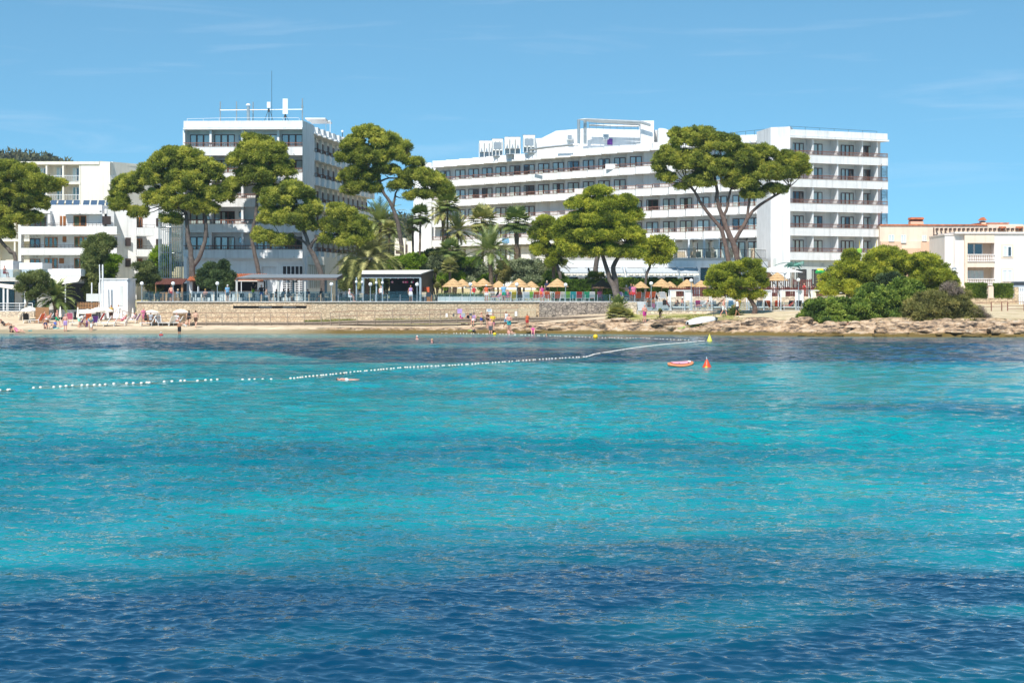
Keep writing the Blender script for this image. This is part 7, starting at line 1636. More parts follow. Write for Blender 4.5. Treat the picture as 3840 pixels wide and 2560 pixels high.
m = MB(); m.prism([(XX(3600, 236), 232), (XX(4000, 236), 232), (XX(4000, 236), 246), (XX(3600, 236), 246)], 2.4, 3.99); tag(m.build('road', 'concrete'), kind='structure')

# dinghy on skids, trolley, bathing platform
g = on_ground(2630, 1222); t = thing('dinghy', 'upturned white dinghy lying on the rocks on yellow skids', 'boat', g, R(0)); m = MB(); ns, na = 16, 10; V = []; L = 3.0
for i in range(ns+1):
    u = i/ns; w_ = .62*math.sin(math.pi*(.12+.82*u)**.8)**.55; h_ = .55*(math.sin(math.pi*(.14+.78*u))**.45)
    for k in range(na+1): a = math.pi*k/na; V.append((-L/2+L*u, -math.cos(a)*w_, .14+.42*u+math.sin(a)**.75*h_))
Fc = [(i*(na+1)+k, (i+1)*(na+1)+k, (i+1)*(na+1)+k+1, i*(na+1)+k+1) for i in range(ns) for k in range(na)]; Fc += [list(range(na+1)), [ns*(na+1)+k for k in range(na+1)][::-1]]
m.add(V, Fc); o = m.build('hull', 'white_plastic', t, True, world=False); t.rotation_euler = (0, 0, R(24))
m = MB(); m.box(-1.56, -1.46, -.16, .16, .12, .40); m.build('transom_notch', 'black', t, world=False)
m = MB(); m.tube([(-2.7, -.15, -.25), (.9, .1, .22)], .035); m.tube([(-1.9, .3, -.1), (1.0, .4, .22)], .035); m.build('skid', 'lime_cloth', t, world=False)
g = on_ground(2678, 1203); t = thing('boat_trolley', 'small dark boat trolley standing behind the dinghy', 'trolley', g); m = MB(); [m.bar((g.x+a, g.y, g.z), (g.x+a*.7, g.y, g.z+.95), .05) for a in (-.1, .1)]; m.bar((g.x-.15, g.y, g.z+.95), (g.x+.15, g.y, g.z+.95), .06); m.build('frame', 'metal_dark', t); [(m := MB(), m.tube([(g.x+a, g.y-.05, g.z+.18), (g.x+a, g.y+.05, g.z+.18)], .17, 12), m.build('wheel', 'metal_dark', t)) for a in (-.25, .2)]
Yp_ = 195.; p = W(3185, 1233, Yp_); t = thing('bathing_platform', 'weathered wooden platform with a ladder on the rocks before the thicket', 'platform', (p.x, Yp_, .3)); m = MB(); a, b = XX(3122, Yp_), XX(3252, Yp_); [m.box(a+(b-a)*k/26, a+(b-a)*(k+1)/26-.03, Yp_, Yp_+1.6, p.z-.1, p.z) for k in range(26)]; m.build('planks', 'concrete', t)
m = MB(); [m.box(x-.05, x+.05, Yp_+.05, Yp_+.15, -.3, p.z+(.45 if x in (a, b) else 0)) for x in (a, XX(3168, Yp_), XX(3200, Yp_), b)]; m.build('posts', 'grey_wood', t)
m = MB(); [m.bar((XX(3174+5*k, Yp_-.3), Yp_-.25, p.z-.05), (XX(3178+5*k, Yp_-.3), Yp_-.5, .15), .05) for k in range(5)]; [m.bar((XX(3172, Yp_), Yp_-.3, p.z-.15-.2*k), (XX(3198, Yp_), Yp_-.3, p.z-.15-.2*k), .04) for k in range(3)]; m.build('ladder', 'metal_dark', t)

# ------------------------------------------------------------------ things afloat
def atsea(px, py): Y = CAMZ*F/(py-HOR); return Vector((XX(px, Y), Y, 0))
mat('buoy_yellow', (.80,.52,.01), .35); mat('buoy_orange', (.75,.07,.015), .4); mat('pale_yellow', (.75,.72,.08), .4); mat('salmon', (.85,.26,.12), .4); mat('float_white', (.72,.66,.58), .6); mat('rope', (.3,.25,.15), .9)
for lab, px, py, r in (('small round yellow buoy near the bathers by the shore', 1855, 1256, .17), ('bigger round yellow buoy below the dark stone wall', 2233, 1268, .23)):
    p = atsea(px, py); t = thing('round_buoy', lab, 'buoy', p, 0, 'yellow round buoys'); m = MB(); m.ball((0,0,r*.55), r, n=16, m=10); m.build('float', 'buoy_yellow', t, True, world=False); m = MB(); m.tube([(0,0,r*1.5), (0,0,r*1.62)], .03); m.build('eye', 'metal_grey', t, world=False)
p = atsea(2661, 1279); t = thing('cone_buoy', 'yellow cone buoy at the far end of the float line', 'buoy', p); m = MB(); m.lathe([(.20, -.1), (.24, 0), (.22, .06), (.05, .50), (.02, .54)], n=16); m.build('float', 'pale_yellow', t, True, world=False); m = MB(); m.ball((0,0,.56), .04); m.build('cap', 'pale_yellow', t, world=False)
p = atsea(2651, 1379); t = thing('cone_buoy', 'orange red cone buoy beside the small pink kayak', 'buoy', p); m = MB(); m.lathe([(.20, -.12), (.265, -.02), (.265, .02), (.045, .44), (.03, .46)], n=20); m.build('float', 'buoy_orange', t, True, world=False); m = MB(); m.tube([(0,0,.46), (-.02,0,.55)], .02); m.ball((-.02,0,.55), .03); m.build('eye', 'metal_white', t, world=False); m = MB(); m.ball((-.06,-.26,.02), .085); m.build('small_float', 'buoy_yellow', t, True, world=False)
p = atsea(2552, 1377); t = thing('kayak', 'short pink orange sit on top kayak moored to the orange buoy', 'kayak', p+Vector((0,0,.06)), R(22)); t.rotation_euler = (R(13), R(-2), R(20)); t.scale = (.98, 1.2, 1.3); m = MB(); V = []; ns, na = 18, 14; L = 1.5
for i in range(ns+1):
    u = i/ns; w_ = .29*math.sin(math.pi*(.03+.94*u))**.55; zc_ = .10+.045*(2*u-1)**2
    for k in range(na): a = 2*math.pi*k/na; z = zc_+(.09*math.sin(a) if math.sin(a) < 0 else (.075*math.sin(a) if abs(math.cos(a)) > .55 else .0)); V.append((-L/2+L*u, math.cos(a)*w_, z-.03))
Fc = [(i*na+k, (i+1)*na+k, (i+1)*na+(k+1) % na, i*na+(k+1) % na) for i in range(ns) for k in range(na)]+[list(range(na)), [ns*na+k for k in range(na)][::-1]]; m.add(V, Fc); m.build('hull', 'salmon', t, True, world=False)
m = MB(); V = []; 
for i in range(13):
    u = .14+.72*i/12; w_ = .20*math.sin(math.pi*(.03+.94*u))**.5
    V += [(-L/2+L*u, -w_, .155+.04*(2*u-1)**2), (-L/2+L*u, w_, .155+.04*(2*u-1)**2)]
m.add(V, [(2*i, 2*i+2, 2*i+3, 2*i+1) for i in range(12)]); m.build('cockpit', 'light_pink_paper', t, world=False)
m = MB(); m.lathe([(.09, .0), (.08, .02)], (.52, 0, .19), 12); m.build('hatch', 'white_plastic', t, world=False); m = MB(); [m.ball((x, y, .19), .02) for x, y in ((-.6, .05), (.35, -.18), (-.2, -.18), (.62, .08))]; m.build('fittings', 'black', t, world=False)
def floatline(label, pts, n, r, jitter=.25, rope=True, explicit=False, sag=0):
    P = [atsea(*q) for q in pts]; t = thing('float_line', label, 'float line', P[0])
    if rope: m = MB(); m.tube([q+Vector((0,0,.0)) for q in P], .018, 5); m.build('rope', 'rope', t)
    m = MB(); m.lathe([(.3*r, -r), (.9*r, -.7*r), (r, 0), (.9*r, .7*r), (.3*r, r)], n=10); me = m.mesh('float', 'float_white', True)
    if explicit: Q = P
    else:
        Q = []; px_ = np.array([q[0] for q in pts], float); py_ = np.array([q[1] for q in pts], float)
        for k in range(n):
            u = (k+rr.uniform(-jitter, jitter))/(n-1)*(px_[-1]-px_[0])+px_[0]; Q.append(atsea(u, float(np.interp(u, px_, py_))))
    for q in Q: o = place('float', me, t); o.location = q-t.location+Vector((0,0,r*.35)); o.rotation_euler = (rr.uniform(0, 1.5), R(90), rr.uniform(0, 3))
    return t
floatline('widely spaced cream floats on a slack rope crossing the left water', [(0, 1466), (30, 1464.5), (36, 1464), (126, 1457), (152, 1455), (202, 1454), (227, 1452), (248, 1450), (272, 1448), (307, 1447), (328, 1446.5), (354, 1446), (375, 1446), (395, 1444), (427, 1441.5), (475, 1440), (500, 1439.5), (530, 1439), (551, 1437), (560, 1437), (616, 1433.5), (645, 1432.5), (678, 1430.5), (693, 1430), (741, 1430), (771, 1427.5), (792, 1427), (815, 1426), (910, 1426), (935, 1425.5), (955, 1425), (985, 1425), (1017, 1425), (1090, 1421)], 0, .065, explicit=True)
floatline('closely spaced cream floats curving across the middle water', [(1100, 1420), (1160, 1413), (1240, 1406), (1330, 1396), (1400, 1390), (1520, 1379), (1700, 1371), (1900, 1358), (2050, 1347), (2200, 1339)], 88, .055, .3)
floatline('tight beaded end of the float line running to the yellow cone buoy', [(2204, 1338), (2225, 1330), (2290, 1319), (2380, 1305), (2460, 1295), (2560, 1286), (2640, 1279)], 96, .048, .2)
floatline('line of tiny white floats close to the shore before the rocks', [(1640, 1250), (1750, 1251), (1855, 1253), (2030, 1259), (2150, 1263), (2233, 1267), (2400, 1269), (2500, 1273), (2580, 1276)], 74, .055, .45)
# ================================================================== people
def capsule(mb, p, q, r1, r2, n=10, sx=1.0):
    p = Vector(p); q = Vector(q); d = q-p; L = d.length or 1e-4; d = d/L if L > 1e-3 else Vector((0,0,1)); a = d.orthogonal().normalized()
    if abs(d.z) > .5: a = Vector((1,0,0))-d*d.x; a.normalize()
    b = d.cross(a); o = len(mb.v); rings = []
    for t in (-1, -.7, -.35, 0): rings.append((p+d*r1*t, r1*math.sqrt(max(0.0, 1-t*t))+1e-4))
    for t in (0, .35, .7, 1): rings.append((q+d*r2*t, r2*math.sqrt(max(0.0, 1-t*t))+1e-4))
    for c, r in rings:
        for k in range(n): t = 2*math.pi*k/n; mb.v.append(tuple(c+(a*math.cos(t)*sx+b*math.sin(t))*r))
    for i in range(len(rings)-1):
        for k in range(n): mb.f.append([o+i*n+k, o+i*n+(k+1) % n, o+(i+1)*n+(k+1) % n, o+(i+1)*n+k]); mb.m.append(0)
    mb.f.append([o+k for k in range(n)][::-1]); mb.m.append(0); mb.f.append([o+(len(rings)-1)*n+k for k in range(n)]); mb.m.append(0)
# joints: hip, waist, chest, neck, head centre, shoulders, elbows, wrists, knees, ankles (metres, facing -Y)
def pose(hip=(0,0,.93), lean=(0,0), sh=.19, el=((.27,.02,1.13),(-.27,.02,1.13)), wr=((.30,-.06,.88),(-.30,-.06,.88)), kn=((.10,-.02,.50),(-.10,-.02,.50)), an=((.11,.02,.08),(-.11,.02,.08)), trunk=.50, dirv=None, hd=None):
    hip = Vector(hip); up = Vector(dirv).normalized() if dirv else Vector((lean[0], lean[1], 1)).normalized()
    neck = hip+up*trunk; head = neck+(Vector(hd).normalized() if hd else (up+Vector((0,-.15,.4))).normalized())*.17
    return dict(hip=hip, up=up, neck=neck, head=head, S=[neck+Vector((s*sh, 0, 0))-up*.04 for s in (1, -1)], E=[Vector(e) for e in el], Wr=[Vector(e) for e in wr], K=[Vector(e) for e in kn], A=[Vector(e) for e in an], H=[hip+Vector((s*.095, 0, -.03)) for s in (1, -1)])
POSES = {
 'stand': pose(),
 'walk': pose(el=((.26,.12,1.15),(-.25,-.08,1.14)), wr=((.27,.10,.90),(-.24,-.25,.95)), kn=((.10,-.20,.52),(-.10,.08,.50)), an=((.10,-.28,.10),(-.10,.36,.14))),
 'folded': pose(el=((.30,.0,1.16),(-.30,.0,1.16)), wr=((.02,-.20,1.08),(-.02,-.20,1.12))),
 'phone': pose(el=((.26,-.05,1.15),(-.27,.02,1.13)), wr=((.14,-.26,1.34),(-.30,-.06,.88))),
 'reach': pose(el=((.44,-.05,1.36),(-.30,.05,1.14)), wr=((.68,-.12,1.50),(-.34,.0,.90))),
 'bend': pose(dirv=(0,-.85,.45), el=((.22,-.50,.86),(-.22,-.50,.86)), wr=((.16,-.66,.62),(-.16,-.62,.62)), hd=(0,-.9,0), kn=((.12,-.08,.50),(-.12,-.08,.50)), an=((.14,.05,.08),(-.14,.05,.08))),
 'sit': pose(hip=(0,.05,.52), el=((.27,-.02,.76),(-.27,-.02,.76)), wr=((.20,-.26,.68),(-.20,-.26,.68)), kn=((.13,-.40,.50),(-.13,-.40,.50)), an=((.13,-.42,.08),(-.13,-.42,.08))),
 'ground': pose(hip=(0,.1,.12), dirv=(0,.25,1), el=((.28,.22,.38),(-.28,.22,.38)), wr=((.20,-.05,.40),(-.20,-.05,.40)), kn=((.14,-.32,.46),(-.14,-.34,.44)), an=((.14,-.62,.07),(-.14,-.66,.07))),
 'recline': pose(hip=(0,.0,.14), dirv=(0,.78,.62), el=((.26,.50,.22),(-.26,.50,.22)), wr=((.30,.60,.04),(-.30,.60,.04)), kn=((.10,-.40,.30),(-.10,-.45,.14)), an=((.10,-.80,.08),(-.12,-.88,.08)), hd=(0,.3,.9)),
 'lie': pose(hip=(0,.35,.50), dirv=(0,-.72,.62), el=((.27,.02,.62),(-.27,.02,.62)), wr=((.22,.25,.60),(-.22,.25,.60)), kn=((.10,.82,.52),(-.10,.80,.48)), an=((.10,1.18,.46),(-.12,1.2,.44)), hd=(0,-.5,.8)),
 'float': pose(hip=(0,.1,-.02), dirv=(0,-1,.02), el=((.42,-.60,-.06),(-.3,-.2,-.02)), wr=((.40,-.85,-.1),(-.3,.05,-.02)), kn=((.12,.5,-.06),(-.1,.5,-.03)), an=((.14,.92,-.10),(-.12,.92,-.02)), hd=(0,-1,.0)),
}
PM = {}
def remesh(mb, name, vox, smooth=2):
    me0 = bpy.data.meshes.new('tmp'); me0.from_pydata(mb.v, [], mb.f); o = bpy.data.objects.new('tmp', me0); col.objects.link(o)
    md = o.modifiers.new('r', 'REMESH'); md.mode = 'VOXEL'; md.voxel_size = vox; md.use_smooth_shade = True
    if smooth: sm = o.modifiers.new('s', 'SMOOTH'); sm.iterations = smooth; sm.factor = .4
    dg = bpy.context.evaluated_depsgraph_get(); me = bpy.data.meshes.new_from_object(o.evaluated_get(dg)); me.name = name
    bpy.data.objects.remove(o); bpy.data.meshes.remove(me0); me.materials.clear(); me.materials.append(MATS['skin']); me.polygons.foreach_set('use_smooth', [True]*len(me.polygons)); return me
mat('skin', (.62,.36,.25), .6, .08, 6, .05); mat('tan_skin', (.42,.20,.11), .6, .08, 6, .05); mat('pink_skin', (.66,.32,.24), .6, .08, 6, .05); mat('hair_dark', (.03,.02,.015), .7); mat('hair_brown', (.10,.05,.025), .7); mat('hair_blond', (.45,.32,.14), .7); mat('hair_white', (.7,.68,.64), .7); mat('eye_dark', (.02,.015,.01), .3); mat('straw_hat', (.62,.48,.28), .8)
def fingers(mb, el, wr):
    d = (wr-el).normalized(); side = d.cross(Vector((0, 0, 1))); side = side.normalized() if side.length > .1 else Vector((0, 1, 0)); side = Vector((0, 1, 0))-d*d.y if abs(d.z) > .6 else side; side.normalize(); nrm_ = d.cross(side)
    pc = wr+d*.05; capsule(mb, wr, pc+side*.02, .024, .026); capsule(mb, wr, pc-side*.022, .022, .024)
    for k, ln in enumerate((.068, .078, .072, .056)):
        b0 = pc+side*(.033-.022*k)+d*.02; m1 = b0+d*ln*.5+nrm_*.006; capsule(mb, b0, m1, .0095, .009, 6); capsule(mb, m1, m1+(d*.8+nrm_*.6).normalized()*ln*.5, .009, .0075, 6)
    b0 = wr+side*.03+d*.015; capsule(mb, b0, b0+(side*.7+d*.7)*.035, .012, .010, 6); capsule(mb, b0+(side*.7+d*.7)*.035, b0+(side*.5+d*.9)*.062, .010, .008, 6)
def torso(mb, P, g=0.0, lo=.0, hi=1.0):
    up, hip, neck = P['up'], P['hip'], P['neck']; x = Vector((1,0,0)); L = (neck-hip).length
    def at(t): return hip+up*L*t
    segs = [(-.02, .115, .078), (.12, .112, .062), (.38, .100, .058), (.66, .118, .072), (.86, .105, .085)]
    for (t0, r0, w0), (t1, r1, w1) in zip(segs[:-1], segs[1:]):
        if t1 <= lo or t0 >= hi: continue
        for s in (-1, 1): capsule(mb, at(t0)+x*s*w0, at(t1)+x*s*w1, r0+g, r1+g)
        capsule(mb, at(t0), at(t1), r0*.95+g, r1*.97+g)
def body(key):
    if ('b', key) in PM: return PM['b', key]
    P = POSES[key]; mb = MB(); torso(mb, P)
    capsule(mb, P['neck']-P['up']*.05, P['head'], .062, .055)
    hx = P['head']; capsule(mb, hx+Vector((0,.015,-.01)), hx+Vector((0,.01,.045)), .078, .082, 12); f = (P['up'].cross(Vector((1,0,0))))*-1 if False else Vector((0,-1,0))
    if key == 'lie': f = Vector((0, .5, .85)).normalized()
    if key == 'recline': f = Vector((0, -.8, .5)).normalized()
    if key in ('bend',): f = Vector((0, -.3, -.95)).normalized()
    if key == 'float': f = Vector((0, 0, -1))
    upd = Vector((1,0,0)).cross(f)*-1; upd = upd if upd.z >= 0 or key in ('float', 'bend') else -upd
    capsule(mb, hx-upd*.045+f*.035, hx-upd*.06+f*.045, .045, .038, 8)            # jaw
    capsule(mb, hx+f*.083+upd*.01, hx+f*.10-upd*.018, .010, .014, 6)              # nose
    for s in (-1, 1): capsule(mb, hx+Vector((s*.082,0,0))+upd*.015, hx+Vector((s*.084,0,0))-upd*.02, .016, .012, 6)   # ears
    for i in (0, 1):
        S, E, Wr, H, K, A = (P[k][i] for k in ('S','E','Wr','H','K','A'))
        capsule(mb, P['neck']-P['up']*.05, S, .06, .062); capsule(mb, S, E, .052, .040); capsule(mb, E, Wr, .040, .026); fingers(mb, E, Wr)
        capsule(mb, H, K, .092, .058); capsule(mb, K, K.lerp(A, .35), .056, .058); capsule(mb, K.lerp(A, .35), A, .057, .036)
        d = A-K; t = Vector((0,-.17,-.045)) if d.z < -.15 or abs(d.y) < .25 else (Vector((0,.05,.14)) if key in ('lie',) else Vector((0,-.03,.15)))
        if key == 'float': t = Vector((0, .15, 0))
        capsule(mb, A-Vector((0,0,.02)), A+t, .042, .028)
    me = remesh(mb, 'body', .0125); PM['b', key] = (me, hx, f, upd); return PM['b', key]
def garment(key, kind):
    if (key, kind) in PM: return PM[key, kind]
    P = POSES[key]; mb = MB(); g = .016
    if kind in ('shorts', 'trousers', 'brief', 'skirt'):
        torso(mb, P, g, -.1, .1)
        if kind != 'brief' or 1:
            f = {'shorts': .55, 'brief': .10, 'trousers': .97, 'skirt': .6}[kind]
            for i in (0, 1):
                H, K, A = P['H'][i], P['K'][i], P['A'][i]; 
                if kind == 'trousers': capsule(mb, H, K, .105, .075); capsule(mb, K, K.lerp(A, .95), .075, .06)
                else: capsule(mb, H, H.lerp(K, f), .092+g+(.02 if kind == 'skirt' else .004), .092+g-.03*f+(.045 if kind == 'skirt' else .012))
            if kind == 'skirt': capsule(mb, P['hip'], (P['K'][0]+P['K'][1])/2*.6+P['hip']*.4, .12, .15)
    elif kind == 'shirt':
        torso(mb, P, g, 0, 1)
        for i in (0, 1): capsule(mb, P['neck']-P['up']*.05, P['S'][i], .066, .078); capsule(mb, P['S'][i], P['S'][i].lerp(P['E'][i], .6), .070, .062)
    elif kind == 'tank': torso(mb, P, g, .05, .9)
    elif kind == 'suit': torso(mb, P, .012, -.1, .8)
    elif kind == 'top': torso(mb, P, .012, .60, .75)
    me = remesh(mb, kind, .022, 1); PM[key, kind] = me; return me
def headwear(key, kind):
    if (key, 'h'+kind) in PM: return PM[key, 'h'+kind]
    _, hx, f, u = body(key); mb = MB(); back = -f
    if kind in ('short', 'long', 'bun'):
        capsule(mb, hx+u*.055+back*.018, hx+u*.045+back*.03, .083, .085, 12); capsule(mb, hx+u*.0+back*.04, hx+u*.05+back*.035, .075, .078, 12)
        if kind == 'long': capsule(mb, hx+back*.05, hx-u*.20+back*.06, .07, .045)
        if kind == 'bun': capsule(mb, hx+back*.10+u*.07, hx+back*.11+u*.08, .04, .04)
    elif kind == 'cap': capsule(mb, hx+u*.06, hx+u*.055+back*.01, .092, .092, 12); mb.add([tuple(hx+u*.075+f*.06+Vector((s*.07,0,0))+f*t+u*w_) for s, t, w_ in ((-1,0,0),(1,0,0),(1,.10,-.01),(-1,.10,-.01),(-1,0,.02),(1,0,.02),(1,.10,.005),(-1,.10,.005))], [(0,3,2,1),(4,5,6,7),(0,1,5,4),(1,2,6,5),(2,3,7,6),(3,0,4,7)])
    elif kind == 'hat':
        capsule(mb, hx+u*.07, hx+u*.09, .088, .08, 14)
        n = 18; o = len(mb.v); x = Vector((1,0,0))
        for rr_, h_ in ((.08, .06), (.19, .045), (.19, .033), (.08, .048)):
            for k in range(n): a = 2*math.pi*k/n; mb.v.append(tuple(hx+u*h_+(x*math.cos(a)+f*math.sin(a))*rr_))
        for i in range(4):
            for k in range(n): mb.f.append([o+i*n+k, o+i*n+(k+1) % n, o+((i+1) % 4)*n+(k+1) % n, o+((i+1) % 4)*n+k]); mb.m.append(0)
    me = remesh(mb, kind, .014, 0); PM[key, 'h'+kind] = me; return me
def eyes(key):
    if (key, 'e') in PM: return PM[key, 'e']
    _, hx, f, u = body(key); m = MB(); [m.ball(tuple(hx+f*.078+Vector((s*.032,0,0))+u*.016), .010, n=8, m=6) for s in (-1, 1)]; m.tube([hx+f*.083-u*.045+Vector((-.02,0,0)), hx+f*.087-u*.047, hx+f*.083-u*.045+Vector((.02,0,0))], .004, 5)
    me = m.mesh('face_details', 'eye_dark'); PM[key, 'e'] = me; return me
SKINS = {'s': 'skin', 't': 'tan_skin', 'p': 'pink_skin'}
HAIRC = {'d': 'hair_dark', 'b': 'hair_brown', 'y': 'hair_blond', 'w': 'hair_white'}
def person(label, loc, key, rz, skin, clothes, head, sc=1.0):
    """clothes: [(kind, material)], head: (kind, material) or None"""
    t = thing('person', label, 'person', loc, R(rz), 'people at the seaside'); t.scale = (sc,)*3
    b, *_ = body(key); o = place('body', b, t, False); o.material_slots[0].link = 'OBJECT'; o.material_slots[0].material = MATS[SKINS[skin]]
    nm = {'shorts': 'shorts', 'brief': 'swim_briefs', 'trousers': 'trousers', 'skirt': 'skirt', 'shirt': 'shirt', 'tank': 'vest', 'suit': 'swimsuit', 'top': 'bikini_top'}
    for kind, mt in clothes:
        c = place(nm[kind], garment(key, kind), t, False); c.material_slots[0].link = 'OBJECT'; c.material_slots[0].material = MATS[mt]
    if head:
        kind, mt = head; c = place({'cap': 'cap', 'hat': 'sun_hat'}.get(kind, 'hair'), headwear(key, kind), t, False); c.material_slots[0].link = 'OBJECT'; c.material_slots[0].material = MATS[HAIRC.get(mt, mt)]
    if key != 'float': place('face_details', eyes(key), t, False)
    return t
def onb(px, fy, dz=0): g = on_ground(px, fy); return (g.x, g.y, g.z+dz)
def onl(px, Y, z): return (XX(px, Y), Y, z+.004)
bik = lambda c: [('top', c), ('brief', c)]
